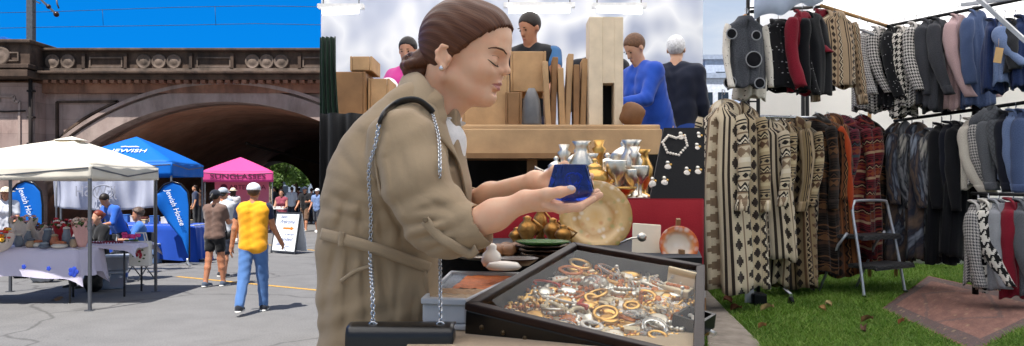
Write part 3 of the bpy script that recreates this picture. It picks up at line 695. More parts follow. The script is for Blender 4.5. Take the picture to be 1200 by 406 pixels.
flag(183, 222, 213, 302, 311, 'tall blue feather flag with white script beside the white tent', False, [('Jewish House', (205, 243), .17, R(-67), .86)], 'blue feather flags')
flag(10, 50, 212, 300, 318, 'blue feather flag with white script behind the flower table at left', False, [('Jewish House', (31, 240), .17, R(-70), .75)], 'blue feather flags')

# ---------------------------------------------------------------- tables and goods
M_LIL = cloth_mat('table_linen', '#cfc9de', .06); M_BLU = cloth_mat('blue_table_cloth', '#1546a8', .15); M_PLEG = mat('table_leg', '#33353a', .5)
def rect_pts(c, w_, d_, a):
    e = Vector((cos(a), sin(a), 0)); n = Vector((-sin(a), cos(a), 0)); c = Vector(c); return e, n
def cloth(c, w_, d_, zt, drop, a, m, label, group, wave=.03, seed=0, name='tablecloth'):
    e, n = rect_pts(c, w_, d_, a); c = Vector((c[0], c[1], 0)); b = MB(); rings = []
    N = 96; per = []
    for i in range(N):
        t = i/N*4; k = int(t); f = t-k
        pts = [(-1, -1), (1, -1), (1, 1), (-1, 1), (-1, -1)]; x = pts[k][0]*(1-f)+pts[k+1][0]*f; y = pts[k][1]*(1-f)+pts[k+1][1]*f; per.append((x*w_/2, y*d_/2))
    rnd = random.Random(seed); ph = rnd.uniform(0, 6)
    def fn(u, v):
        x, y = per[int(round(u*N)) % N]; L = sqrt(x*x+y*y)
        if v < .25: s2 = v/.25; return c+e*(x*s2)+n*(y*s2)+Vector((0, 0, zt))
        t = (v-.25)/.75; corner = abs(abs(x)/(w_/2)*abs(y)/(d_/2))**8
        k = 1+(.03+wave*(1+sin(u*70+ph)+.7*sin(u*33+ph*2))*t+.10*corner*t)/max(L, .2)
        return c+e*(x*k)+n*(y*k)+Vector((0, 0, zt-.01-(drop+.16*corner+.02*sin(u*40))*t))
    b.grid(fn, N, 14, True); bmesh.ops.remove_doubles(b.b, verts=b.b.verts, dist=.0005)
    return b.one(name, m, label, 'tablecloth', group, smooth=True)
def table(c, w_, d_, zt, a, label, group):
    e, n = rect_pts(c, w_, d_, a); c = Vector((c[0], c[1], 0)); r = thing('folding_table', label, 'table', c, group)
    b = MB(); b.box(c+Vector((0, 0, zt-.025)), (w_, d_, .03), (0, 0, a)); b.build('tabletop', mat('white_top', '#d8d8d4', .6), r)
    for sx in (-1, 1):
        for sy in (-1, 1):
            b = MB(); p = c+e*(sx*(w_/2-.12))+n*(sy*(d_/2-.08)); b.tube([p, p+Vector((0, 0, zt-.04))], .016, 8); b.build('leg', M_PLEG, r)
    return r
TA = (-7.15, 11.35, 0); aT = R(4)
table(TA, 1.72, .75, .80, aT, 'folding table under the lilac cloth with flowers', 'market tables')
tc1 = cloth(TA, 1.74, .77, .805, .40, aT, M_LIL, 'lilac white tablecloth with small blue motifs on the flower table', 'tablecloths', seed=1)
M_BLUE = mat('blue_motif', '#2b49b8', .8)
for i, (px, py, sz) in enumerate(((28, 313, 1), (57, 315, 1), (86, 319, 2.2))):
    p = P(px, py, 10.86); b = MB()
    for k in range(5): a_2 = k*1.25; b.ball(p+Vector((.02*sz*cos(a_2), 0, .02*sz*sin(a_2))), (.016*sz, .004, .016*sz), 8)
    b.ball(p, (.009*sz, .006, .03*sz), 6); o_ = b.build('blue_motif', M_BLUE, tc1) if False else b.build('blue_motif', M_BLUE); o_.parent = tc1; o_.data.transform(Matrix.Translation(-tc1.location))
TB = (-6.36, 12.1, 0)
table(TB, 1.0, .8, .80, R(4), 'small folding table with a beaded necklace beside the tent pole', 'market tables')
cloth(TB, 1.02, .82, .805, .05, R(4), M_LIL, 'short lilac tablecloth on the small necklace table', 'tablecloths', seed=2)
for i, (px, d, w_, lb) in enumerate(((196, 17.5, 1.5, 'royal blue tablecloth on the table behind the seated sellers'), (160, 18.3, 1.3, 'royal blue tablecloth on the table further left under the blue tent'))):
    c = P(px, 250, d); table((c.x, c.y, 0), w_, .7, .86, 0, ['folding table under the blue tent at right', 'folding table under the blue tent at left'][i], 'market tables')
    cloth((c.x, c.y, 0), w_+.02, .72, .868, .78, 0, M_BLU, lb, 'tablecloths', seed=5+i)
    for j in range(5):
        p = Vector((c.x-w_*.35+j*w_*.17, c.y-.05, .87)); b = MB(); h_ = .07+.03*((j*7) % 4)
        b.box(p+Vector((0, 0, h_/2)), (.16, .14, h_)); b.box(p+Vector((0, 0, h_+.012)), (.17, .15, .02))
        b.one('goods_box', mat('goods%d' % (j % 4), ['#c9b48c', '#3a6ab0', '#d9d4cc', '#6b3b2e'][j % 4], .7), ['tan', 'blue', 'cream', 'brown', 'second tan'][j]+' lidded box on the blue table '+['behind the sellers', 'further left'][i], 'box', 'boxes on the blue tables', bevel=.006)
# flower bouquets
def bouquet(p, hh, rad, wrap, cols, label, seed, tilt=(0, 0)):
    rnd = random.Random(seed); p = Vector(p); r = thing('bouquet', label, 'bouquet', p, 'wrapped flower bouquets')
    ax_ = Vector((tilt[0], tilt[1], 1)).normalized(); M_ = ax_.to_track_quat('Z', 'Y').to_matrix().to_4x4(); M_.translation = p
    b = MB()
    def fn(u, v): a = 2*pi*u; q = (.35+.65*v**.8)*rad*(1+.16*sin(5*a+seed)*v); return M_ @ Vector((q*cos(a), q*sin(a), hh*(v*.75)+.05*sin(7*a+seed)*v))
    b.grid(fn, 40, 8, True); b.build('wrapper', wrap, r, True, solid=.002)
    for c in cols:
        b = MB()
        for i in range(9):
            a = rnd.uniform(0, 2*pi); q = rad*.85*sqrt(rnd.random()); c0 = M_ @ Vector((q*cos(a), q*sin(a), hh*.75+rnd.uniform(-.02, .07)))
            for k in range(6): t = k*pi/3; b.ball(c0+Vector((.018*cos(t), .018*sin(t), .006*(k % 2))), (.018, .018, .013), 6)
            b.ball(c0+Vector((0, 0, .012)), .012, 6)
        b.build('blossoms', mat('petal', c, .7, var=.15), r)
    b = MB()
    for i in range(26):
        a = rnd.uniform(0, 2*pi); q = rad*rnd.uniform(.3, 1.05); c0 = M_ @ Vector((q*cos(a), q*sin(a), hh*.75+rnd.uniform(-.06, .05))); u = Vector((rnd.gauss(0, 1), rnd.gauss(0, 1), rnd.gauss(0, 1))).normalized(); v = u.orthogonal()
        b.quad(c0-u*.04, c0+v*.014, c0+u*.04, c0-v*.014)
    b.build('leaves', mat('leaf_green', '#4f6b3a', .7), r); return r
M_WRP = cloth_mat('pale_wrap', '#eadfd6', .08, 100, .3, .5, 0); M_WRR = cloth_mat('red_wrap', '#c2303c', .1, 100, .2, .5, 0); M_WRK = cloth_mat('pink_wrap', '#e9b9b4', .1, 100, .3, .5, 0)
yT = 11.2
def onT(px, d=yT): q = P(px, 0, d); q.z = .81; return q
bouquet(onT(27, 11.45), .50, .17, M_WRP, ['#e9c3c0', '#d7a2a6'], 'tall pale pink bouquet in cream paper on the flower table', 1)
bouquet(onT(74, 11.55), .42, .16, M_WRR, ['#e6d5d2', '#b73646'], 'bouquet in red and white paper in the middle of the flower table', 2, (.1, -.1))
bouquet(onT(96, 11.15), .46, .13, M_WRK, ['#e2cdbd', '#c9a08e'], 'slim cream bouquet beside the front tent pole', 3)
bouquet(onT(49, 11.6), .34, .20, M_WRP, ['#6e4b4f', '#8c6a6a'], 'low bouquet of dusky dried blooms on the flower table', 4)
bouquet(onT(8, 10.95), .22, .22, M_WRP, ['#e8702c', '#f0b43a', '#d8433a'], 'white wrapped bouquet of orange and red flowers at the table corner', 5, (-.5, -.6))
rnd = random.Random(8); M_JAR = [mat('jar_%d' % i, c, .4) for i, c in enumerate(('#7d8794', '#a08a72', '#c9c3ba', '#58606e', '#b06a4a'))]
nm = ['slate', 'tan', 'cream', 'charcoal', 'terracotta']
for i, (px, d, hh, rr) in enumerate(((22, 11.2, .16, .06), (36, 11.1, .10, .07), (45, 11.15, .07, .09), (56, 11.2, .24, .07), (64, 11.1, .16, .06), (78, 11.2, .26, .06), (86, 11.1, .12, .05), (70, 11.05, .06, .11), (52, 11.02, .05, .08), (92, 11.3, .18, .05), (33, 11.4, .22, .055))):
    p = onT(px, d); b = MB(); b.lathe([(rr*.7, 0), (rr, hh*.25), (rr*1.02, hh*.6), (rr*.7, hh*.88), (rr*.75, hh)], p, 14)
    o_ = thing('jar', nm[i % 5]+' '+['squat', 'tall', 'small', 'round', 'low'][(i*3) % 5]+' jar on the flower table '+['beside the tall pink bouquet', 'left of the red bouquet', 'in front of the red bouquet', 'near the tent pole'][min(3, int(px/25))]+(' at the back' if d > 11.25 else ''), 'jar', p, 'jars on the flower table')
    b.build('pot', M_JAR[i % 5], o_)
    b = MB(); b.lathe([(rr*.8, hh), (rr*.8, hh+.02), (rr*.3, hh+.035)], p, 14); b.build('lid', M_JAR[(i+2) % 5], o_)
# necklace and pink roses, tote on the small table
p0 = Vector((-6.36, 11.95, .815)); b = MB()
for i in range(46): t = i/46*2*pi; b.ball(p0+Vector((.24*cos(t)+.05*cos(3*t), .15*sin(t)+.03*sin(2*t), .01)), .014, 6)
b.one('bead_necklace', mat('red_bead', '#7d2030', .3), 'dark red bead necklace lying on the small table', 'necklace')
p0 = Vector((-6.02, 12.15, .81)); fl = thing('rose_bunch', 'bunch of bright pink roses on the small table in front of the seated sellers', 'flowers', p0); b = MB()
for i in range(9): c0 = p0+Vector((rnd.uniform(-.12, .12), rnd.uniform(-.08, .08), .07+rnd.uniform(0, .06))); [b.ball(c0+Vector((.022*cos(k), .022*sin(k), .008*(k % 2))), .024, 6) for k in range(6)]
b.build('blossoms', mat('rose_pink', '#e0458c', .7), fl); b = MB(); [b.ball(p0+Vector((.07*cos(k), .06*sin(k), .03)), (.05, .03, .015), 6) for k in range(5)]; b.build('leaves', mat('leaf_green', '#4f6b3a', .7), fl)
tp = P(165, 282, 12.3); tt = thing('tote_bag', 'white tote bag with red berry print hanging at the end of the small table', 'bag', (tp.x, tp.y, .42))
b = MB(); b.box((tp.x, tp.y, .62), (.34, .12, .40), taper=.94); b.build('sack', cloth_mat('tote_canvas', '#e6e2da', .06), tt, bevel=.02)
b = MB(); [b.ball((tp.x+.05*cos(k*1.9)*(.5+.1*k), tp.y-.066, .62+.05*sin(k*1.9)*(.5+.1*k)), (.025, .006, .025), 6) for k in range(7)]; b.build('berry_print', mat('red_print', '#b8324a', .7), tt)
b = MB(); [b.ball((tp.x+.09*cos(k*2.4), tp.y-.064, .60+.1*sin(k*2.4)), (.022, .005, .012), 6) for k in range(6)]; b.build('leaf_print', mat('leaf_green', '#4f6b3a', .7), tt)
for s2 in (-1, 1): b = MB(); b.tube([(tp.x-.09, tp.y+s2*.04, .82), (tp.x-.06, tp.y+s2*.04, .95), (tp.x+.06, tp.y+s2*.04, .95), (tp.x+.09, tp.y+s2*.04, .82)], .012, 6, flat=.4); b.build('handle', cloth_mat('tote_canvas', '#e6e2da', .06), tt)
# plastic boxes
def plbox(p, w_, d_, hh, a, tint, label):
    t = NT('clear_plastic'); t.link(t.mix(t.noise(t.tc(), 6, 3), dk(lin(tint), .85), lin(tint)), 'Base Color'); m = t.fin(.18, 0, .5, Alpha=.55)
    r = thing('storage_box', label, 'storage box', p, 'plastic storage boxes'); p = Vector(p)
    b = MB(); b.box(p+Vector((0, 0, hh/2)), (w_*.92, d_*.92, hh), (0, 0, a)); 
    for v in b.b.verts:
        if v.co.z > p.z+hh*.5: v.co = Vector((p.x+(v.co.x-p.x)*1.07, p.y+(v.co.y-p.y)*1.07, v.co.z))
    b.build('tub', m, r, bevel=.02)
    b = MB(); b.box(p+Vector((0, 0, hh+.012)), (w_*1.04, d_*1.04, .03), (0, 0, a)); b.build('lid', mat('box_lid', '#c4ccd8', .4), r, bevel=.008)
    for s2 in (-1, 1): b = MB(); b.box(p+Vector((cos(a)*w_*.51*s2, sin(a)*w_*.51*s2, hh*.82)), (.03, .14, .07), (0, 0, a)); b.build('clip', mat('blue_clip', '#3d6cc0', .4), r, bevel=.006)
    rr_ = random.Random(label); 
    for i in range(5): b = MB(); b.box(p+Vector((rr_.uniform(-.2, .2)*w_, rr_.uniform(-.25, .25)*d_, hh*.3+.02)), (.14, .1, hh*.45), (0, 0, rr_.uniform(0, 3))); b.one('packed_item', mat('pack%d' % i, ['#b98d6b', '#33415e', '#cfc8bd', '#8b3b3b', '#5b7f9a'][i], .8), ['tan', 'navy', 'cream', 'dark red', 'teal'][i]+' packet inside the '+label.split(' under')[0], 'packet', 'packets in the storage boxes')
    return r
bp = G(128, 338); plbox(bp, .52, .40, .26, R(20), '#a9bede', 'clear bluish plastic storage box on the ground under the small table')
plbox(bp+Vector((.03, .06, .30)), .52, .40, .22, R(24), '#c4c9d3', 'upper clear plastic storage box with packed goods under the small table')
bp = G(176, 309); plbox(bp, .42, .36, .42, R(0), '#8fb0e0', 'tall clear blue tinted storage tub beside the tote bag under the tables')
p0 = Vector((-6.75, 12.35, .0)); b = MB(); b.ball(p0+Vector((0, 0, .17)), (.17, .14, .19), 16)
for v in b.b.verts: v.co += Vector((.02*sin(v.co.z*30), .02*sin(v.co.x*40), 0)); v.co.z = max(0, v.co.z)
b.one('rubbish_sack', mat('black_plastic_sack', '#17181b', .3, bump=.8, bscale=25), 'black bulging bag on the ground beside the plastic boxes', 'bag')
for i, (px, py, sz, c, lb) in enumerate(((50, 331, (.5, .3, .17), '#9ba0ab', 'grey plastic wrapped bundle on the ground under the flower table'), (26, 326, (.4, .3, .2), '#1f2126', 'black box shaped bag on the ground under the flower table'), (76, 328, (.35, .3, .16), '#4a4a50', 'dark grey sack at the right under the flower table'))):
    p = G(px, py); b = MB(); b.ball(p+Vector((0, 0, sz[2]*.9)), (sz[0]/2, sz[1]/2, sz[2]), 18)
    for v in b.b.verts: v.co += Vector((.02*sin(v.co.y*40+i), .02*sin(v.co.x*35), .015*sin(v.co.x*50))); v.co.z = max(0, v.co.z)
    b.one('wrapped_bundle', mat('bundle%d' % i, c, .35, bump=.6, bscale=25), lb, 'bundle', 'bundles under the flower table')
# folding chairs for the sellers
def chair(p, yaw, label):
    p = Vector(p); r = thing('folding_chair', label, 'chair', p, 'sellers chairs'); Mx = Matrix.Translation(p) @ Matrix.Rotation(yaw, 4, 'Z'); q = lambda *a: Mx @ Vector(a)
    b = MB(); b.box(q(0, 0, .44), (.40, .40, .03), (0, 0, yaw)); b.build('seat', M_PLEG, r, bevel=.01)
    b = MB(); b.box(q(0, -.2, .74), (.40, .03, .24), (0, 0, yaw)); b.build('backrest', M_PLEG, r, bevel=.01)
    for sx in (-1, 1):
        b = MB(); b.tube([q(sx*.19, -.2, .86), q(sx*.19, -.17, .44), q(sx*.19, .18, 0)], .012, 6); b.build('leg', M_ALU, r)
        b = MB(); b.tube([q(sx*.17, .16, .44), q(sx*.17, -.2, 0)], .012, 6); b.build('leg', M_ALU, r)
yawc = lambda p: atan2(p.x, -p.y)+pi*0                                          # facing the camera
c1, c2 = Vector((P(116, 0, 13.3).x, 13.3, 0)), Vector((P(163, 0, 14.0).x, 14.0, 0))
sit = ((86, 88, 6), (86, 88, 6))
for c, lb in ((c1, 'folding chair under the red haired seller'), (c2, 'folding chair under the curly haired seller')): chair(c, pi+R(-25)+0.0, lb)
person(c1, pi-R(25), 1.66, 'red haired woman in black top sitting behind the small table', skinc='#d6a78c', legs=sit, arms=((28, 10, 60, 20), (30, 10, 55, 20)), head=(-10, 5), top=('#17181c', 1.2, .95), bottom=('#20222a', 1.95), hair=('#7a3420', 'bun'), seat=.50, female=True, h=.012, shoes='#222222')
person(c2, pi-R(60), 1.7, 'curly grey haired person in blue sitting in profile by the blue table', skinc='#b5826a', legs=sit, arms=((30, 8, 60, 15), (35, 8, 55, 15)), head=(20, 8), top=('#3d6fb8', 1.0, .95), bottom=('#20222a', 1.95), hair=('#5a4a42', 'curly'), seat=.50, h=.012, shoes='#222222')
c3 = Vector((P(141, 0, 14.1).x, 14.1, 0)); person(c3, pi-R(30), 1.62, 'dark haired person in blue shirt standing between the two seated sellers', skinc='#b98a70', arms=((20, 8, 60, 15), (20, 8, 60, 15)), top=('#2d62c0', 1.0, .9), bottom=('#222a44', 1.95), hair=('#241a16', 'short'), h=.014, lean=25, head=(0, 20))
# walkers
M_ = G(297, 366.5)
person(M_, R(4), 1.72, 'man in yellow polo and white cap walking away in blue jeans', skinc='#b27c5c', legs=((-16, 14, 1), (13, 6, 1)), arms=((-8, 10, 12, 0), (14, 12, 22, -4)), top=('#e8a21c', .42, .90), top_name='polo_shirt', sleeve_col='#1c2440', bottom=('#4d72a8', 1.97), bottom_name='jeans', hair=('#4a3a30', 'short'), hat=('cap', '#d9dee6'), shoes='#20242e', h=.008, fat=1.02)
person(G(252, 336), R(-14), 1.62, 'woman in brown tee and black shorts with dark cap carrying a crossbody bag', skinc='#b98062', legs=((-7, 5, 1), (9, 4, 1)), arms=((10, 6, 60, 10), (25, 6, 70, 5)), top=('#6d564d', .6, .92), top_name='tee_shirt', bottom=('#15161a', .5), bottom_name='shorts', hair=('#17120f', 'pony'), hat=('cap', '#1a1e2a'), shoes='#4a5668', bag=('#17171a', (.17, .10, .93), (.10, .05, .085)), female=True, h=.008)
person(G(261, 325), R(-10), 1.66, 'man in white and grey shirt with grey cap walking beside the woman in brown', skinc='#b98062', legs=((8, 4, 1), (-6, 4, 1)), arms=((10, 6, 40, 10), (15, 6, 50, 5)), top=('#c9ccd2', .9, .90), bottom=('#2a3040', .95), bottom_name='shorts', hair=('#2a2019', 'short'), hat=('cap', '#aab3bf'), shoes='#33363c', h=.010)
person(G(273, 283), R(20), 1.66, 'woman in patterned white top and straw sun hat near the pink tent', skinc='#c08f72', arms=((10, 8, 20, 0), (10, 8, 20, 0)), top=('#c7c3c4', .6, .92), bottom=('#5a5f6e', .8), bottom_name='shorts', hair=('#3a241a', 'bob'), hat=('sun', '#d9cbb0'), shoes='#d0d0d0', female=True, h=.012)
person(G(264, 287), R(-10), 1.6, 'person in grey top and pale bucket hat looking at the pink tent', skinc='#c08f72', arms=((10, 8, 50, 0), (10, 8, 50, 0)), top=('#9aa3b5', .9, .9), bottom=('#3d4252', 1.9), hair=('#3a241a', 'short'), hat=('sun', '#cfd4dc'), h=.014)
wp = G(330, 281); person(wp, R(180), 1.62, 'woman in maroon top holding a white tray facing the camera', skinc='#b98a70', arms=((22, 8, 55, 10), (22, 8, 55, 10)), top=('#8b4050', .0, .92), bottom=('#c9a9a4', 1.9), hair=('#1f1613', 'long'), female=True, h=.012, eyes=True)
tr = thing('food_tray', 'white tray carried by the woman in maroon', 'tray', wp+Vector((0, -.38, 1.0))); b = MB(); b.box(wp+Vector((0, -.38, 1.02)), (.46, .28, .03)); b.build('base', mat('white_top', '#d8d8d4', .6), tr)
b = MB(); [b.box(wp+Vector((-.15+.1*i, -.38+.05*(i % 2), 1.065)), (.07, .07, .06)) for i in range(4)]; b.build('cups', mat('white_top', '#d8d8d4', .6), tr)
person(G(357.5, 271.5), R(172), 1.74, 'man in black tee and brown shorts with dark cap walking toward the camera', skinc='#c08a6c', legs=((14, 6, 1), (-12, 12, 1)), arms=((20, 10, 70, 10), (8, 10, 30, 0)), top=('#16171b', .6, .9), bottom=('#6d5340', .95), bottom_name='shorts', hat=('cap', '#2a3348'), shoes='#c9b9a6', h=.010, eyes=True)
person(G(372.0, 272.5), R(165), 1.66, 'person in floral blue top and white cap at the right edge of the street', skinc='#c08a6c', legs=((10, 4, 1), (-8, 8, 1)), arms=((10, 8, 20, 0), (10, 8, 20, 0)), top=('#6f86b0', .6, .9), bottom=('#262a36', .95), bottom_name='shorts', hat=('cap', '#cdd2da'), shoes='#d8d8d8', h=.012, eyes=True)
person(G(342, 263), R(0), 1.74, 'man in pale shirt walking away beneath the arch', skinc='#a87a60', top=('#b9c0cc', .9, .9), bottom=('#262a36', 1.95), h=.014)
for i, (px, py, c, c2, lb) in enumerate(((365, 262, '#4a5a7a', '#20232c', 'dark blue shirted person under the far right of the arch'), (350, 259, '#7b2f38', '#20232c', 'person in red far back under the arch'), (236, 264, '#6a4b3a', '#1c1e24', 'brown shirted person in the shade left of the pink tent'), (322, 262, '#33363f', '#1c1e24', 'person in dark clothes in shade right of the pink tent'), (229, 268, '#2b3550', '#1c1e24', 'person in navy by the right pole of the blue tent'))):
    person(G(px, py), R(30*i), 1.68+.03*i, lb, top=(c, .8, .9), bottom=(c2, 1.95), h=.018, group='people in the shade of the arch')
person(G(7, 322)+Vector((0, 0, 0)), R(200), 1.66, 'woman in white tee and sun hat at the far left behind the flowers', skinc='#b98062', arms=((15, 10, 50, 10), (15, 10, 50, 10)), top=('#cfd3de', .7, .9), bottom=('#2c4a86', .7), bottom_name='shorts', hair=('#2a1a12', 'bob'), hat=('sun', '#d8cdb8'), female=True, h=.011, eyes=True)

# A-frame sign
sg = thing('sandwich_board', 'white sandwich board with blue handwriting and an orange arrow', 'sign', G(331, 296)); g0, g1 = G(318, 296.5), G(345.5, 298.5)
xd = (g1-g0).normalized(); wd = (g1-g0).length; hgt_ = 1.0; bk = Vector((-xd.y, xd.x, 0)); up = (Vector((0, 0, 1))+bk*.18).normalized()
M_B = plane_M((g0+g1)/2+up*.55, xd, up); nrm = -bk
def brd(Mx, nmn):
    b = MB(); b.box((0, 0, 0), (wd*.98, .98, .02)); b.b.transform(Mx); return b.build(nmn, mat('white_board', '#eceff2', .4, var=.05), sg)
brd(M_B, 'panel'); b = MB()
for s2 in (-1, 1): b.box((s2*wd*.5, 0, 0), (.04, 1.1, .035)); b.box((0, s2*.50, 0), (wd, .04, .036))
b.b.transform(M_B); b.build('frame', M_PLEG, sg)
M_B2 = plane_M((g0+g1)/2+bk*.42+(Vector((0, 0, 1))-bk*.18).normalized()*.55, xd, (Vector((0, 0, 1))-bk*.18)); brd(M_B2, 'back_panel')
M_INK = mat('blue_ink', '#2a4688', .6, var=.1, bump=0)
for txt, y, sz, w_, x in (('Shalom', .40, .10, .26, -.14), ('Welcome', .27, .15, .56, .0), ('to the end', -.05, .09, .36, .14), ('Branded', -.18, .15, .60, .0), ('plates in', -.31, .10, .36, -.12)):
    text_mesh(txt, sz, M_B @ Matrix.Translation((x, y, .013)), 'lettering', M_INK, sg, .3, .001, width=w_)
b = MB(); b.prism([(-.12, .08), (.18, .08), (.18, .045), (.30, .105), (.18, .165), (.18, .13), (-.12, .13)], .004, M_B @ Matrix.Translation((0, .0, .011))); b.build('orange_arrow', mat('orange_print', '#ef7a2a', .6, var=.05), sg)
b = MB(); b.tube([M_B @ Vector((.14+.10*cos(t*.5), -.41+.055*sin(t*.5), .014)) for t in range(10)], .006, 5); b.build('scribble', M_INK, sg)
# fallen leaf scraps on the asphalt
for i, (px, py) in enumerate(((67, 352), (70, 350))):
    p = G(px, py); b = MB(); b.grid(lambda u, v: p+Vector(((u-.5)*.16*(1-abs(v-.5)), (v-.5)*.14, .008+.02*sin(5*u))), 5, 5); b.one('dry_leaf', mat('dry_leaf', '#8a6a44', .8), ['crumpled brown leaf on the asphalt before the flower table', 'second brown leaf beside the crumpled leaf on the asphalt'][i], 'leaf', 'leaves on the asphalt')
# ================================================================ MIDDLE: the covered antiques stall
from mathutils.bvhtree import BVHTree
MFZ = .43
MB().prism([(-.40, 1.6), (-2.2, 8.9), (2.2, 8.9), (.37, 1.5), (.35, .4), (-.36, .4)], MFZ, Matrix()).struct('floor', mat('concrete_floor', '#8b857c', .85))
MB().prism([(-.95, 3.95), (-2.2, 8.9), (2.2, 8.9), (.95, 3.95)], 1.25, Matrix()).struct('platform', mat('platform_boards', '#4a4038', .8))
cn = thing('market_canopy', 'white translucent canopy roof over the antiques stall', 'canopy', (0, 3.5, MFZ))  # unseen canopy, added to turn the sun into soft light on the stall
tcn = NT('canopy_cloth'); cn_c = tcn.mix(tcn.noise(tcn.tc(), 3, 3), (.86, .85, .83), (.95, .94, .92)); tcn.link(cn_c, 'Base Color'); M_CAN = tcn.fin(.8); tr = tcn.n('ShaderNodeBsdfTranslucent', {0: cn_c}); mx = tcn.n('ShaderNodeMixShader', {0: .85, 1: tcn.b.outputs[0], 2: tr.outputs[0]}); tcn.t.links.new(mx.outputs[0], tcn.out.inputs[0])
b = MB(); b.grid(lambda u, v: (-2.7+5.4*u, -.55+9.65*v, 4.15+.25*(1-abs(2*u-1))), 13, 9); b.build('roof', M_CAN, cn)
for x, y in ((-1.4, -.5), (1.6, -.5)): b = MB(); b.tube([(x, y, .0), (x, y, 4.3)], .03, 8); b.build('pole', M_ALU, cn)
# back wall of the hall: pale mottle painted as blurred bright light behind the stall
bw = thing('hall_wall', 'pale mottled white and blue grey wall at the back of the antiques hall', 'wall', (0, 8.9, 1.25))
b = MB(); b.box((0, 8.98, 3.0), (4.44, .1, 3.6)); twl = NT('pale_wall'); o = twl.tc(); wn = twl.n('ShaderNodeMapping', {0: o, 3: (1, 1, .8)}).outputs[0]
twl.link(twl.ramp(twl.noise(wn, 1.5, 2, .4), [(.3, '#9aa6c2'), (.45, '#c4cbdd'), (.56, '#f4f6fb'), (.7, '#aeb6cc')]), 'Base Color'); b.build('boards', twl.fin(.7), bw)
M_TUBE = emit('lamp_tube', '#ffffff', 3.0)
for i, (pa, pb) in enumerate((((596, 12), (668, 11)), ((700, 11), (752, 13)), ((378, 14), (420, 12)))):
    a, c = P(*pa, 7.6), P(*pb, 7.6); r = thing('strip_light', ['long white strip light in the hall above the man in black', 'white strip light in the hall near the woman in blue', 'white strip light in the hall at the left edge behind the woman'][i], 'lamp', a.lerp(c, .5), 'hall strip lights')
    MB().tube([a, c], .035, 8).build('tube', M_TUBE, r); MB().box(a.lerp(c, .5)+Vector((0, .03, .05)), ((c-a).length+.1, .09, .04)).build('housing', mat('lamp_housing', '#e8e8e8', .5), r)
    for e in (a, c): MB().tube([e+Vector((0, .03, .06)), e+Vector((0, .03, .8))], .006, 5).build('hanger_rod', M_ALU, r)

# ---------------------------------------------------------------- stall tables behind
M_PINE = mat('pale_pine', '#bd9a72', .6, var=.25, scale=5); M_TAN = mat('kraft_board', '#b8946c', .75, var=.2); M_OAK = mat('brown_oak', '#916c48', .6, var=.3, scale=6); M_BLK = cloth_mat('black_drape', '#0d0d10', .2)
ZB = P(0, 148, 4.6).z
bt2 = thing('stall_table', 'long pale wooden stall table behind the woman with a dark space beneath', 'table', (.1, 4.9, 1.25))
b = MB(); b.box((-.12, 5.0, ZB-.02), (2.0, .9, .05)); b.build('tabletop', M_PINE, bt2, bevel=.01)
b = MB(); b.box((.20, 4.52, ZB-.10), (1.36, .03, .15)); b.build('front_board', M_PINE, bt2, bevel=.005)
for x in (-.55, .12, .78): b = MB(); b.box((x, 4.6, (1.25+ZB-.2)/2), (.06, .06, ZB-1.26)); b.build('leg', M_OAK, bt2)
b = MB(); b.box((.1, 4.62, P(0, 184, 4.6).z), (1.36, .35, .03)); b.build('shelf', M_OAK, bt2)
b = MB(); b.grid(lambda u, v: (-1.10+2.1*u, 5.0+.03*sin(40*u), 1.25+(ZB-1.3)*v), 60, 6); b.one('back_drape', M_BLK, 'black drape closing the space beneath the stall table', 'drape', solid=.004)  # black sheet added to stand for the shade under the table
b = MB(); b.grid(lambda u, v: (P(374, 0, 3.6).x+.004+.41*u, 3.6+.03*sin(30*u), 1.25-.8+(P(0, 133, 3.6).z-.45)*v), 30, 8); b.one('black_cloth', M_BLK, 'black cloth hung behind the woman back at the left edge of the stall', 'drape', solid=.004)
b = MB(); b.grid(lambda u, v: (P(374, 0, 4.3).x+.006+.11*u+.02*sin(5*v)*u, 4.3+.03*sin(24*u), 1.25+(P(0, 44, 4.3).z-1.25)*v), 20, 8); b.one('green_cloth', cloth_mat('bottle_green_cloth', '#0f2a1c', .2), 'dark green cloth hanging at the far left edge of the stall', 'drape', solid=.005)
def crate(px0, px1, py0, py1, d, m, label, dep=.3, nm='wooden_box', slots=0):
    a, c = P(px0, py1, d), P(px1, py0, d); r = thing(nm, label, 'box', ((a.x+c.x)/2, d+dep/2, a.z), 'boxes on the stall table'); w_, h_ = c.x-a.x, c.z-a.z; t_ = .014; o_ = Vector(((a.x+c.x)/2, d+dep/2, a.z+h_/2))
    b = MB(); b.box(o_+Vector((0, -dep/2+t_/2, 0)), (w_-2*t_-.002, t_, h_-.002)); b.build('front', m, r, bevel=.006)
    for s2 in (-1, 1): b = MB(); b.box(o_+Vector((s2*(w_/2-t_/2), 0, 0)), (t_, dep, h_), None, .985); b.build('side', m, r, bevel=.003)
    b = MB(); b.box(o_+Vector((0, dep/2-t_/2, 0)), (w_-2*t_-.002, t_, h_-.002)); b.build('back', m, r)
    b = MB(); b.box(o_+Vector((0, 0, h_/2-.05)), (w_-2*t_-.004, dep-2*t_-.004, .012)); b.build('lid', m, r)
    return r
zt = ZB+.005; yb_ = 222-(zt-EYE)/4.7*900
crate(388, 428, 84, yb_, 4.7, M_OAK, 'brown wooden crate at the left end behind the woman back'); crate(431, 456, 92, yb_, 4.75, M_TAN, 'tan crate right of the brown wooden crate')
crate(410, 436, 66, 83, 4.72, M_TAN, 'small tan box stacked on the brown wooden crate') 
crate(541, 597, 88, yb_, 4.7, M_TAN, 'wide tan box on the stall table right in front of the woman face'); crate(598, 640, 60, 108, 4.85, M_TAN, 'tall tan carton standing at the back below the man in black', .35)
crate(592, 612, 108, yb_, 4.66, M_OAK, 'narrow brown box beside the grey tin on the stall table')
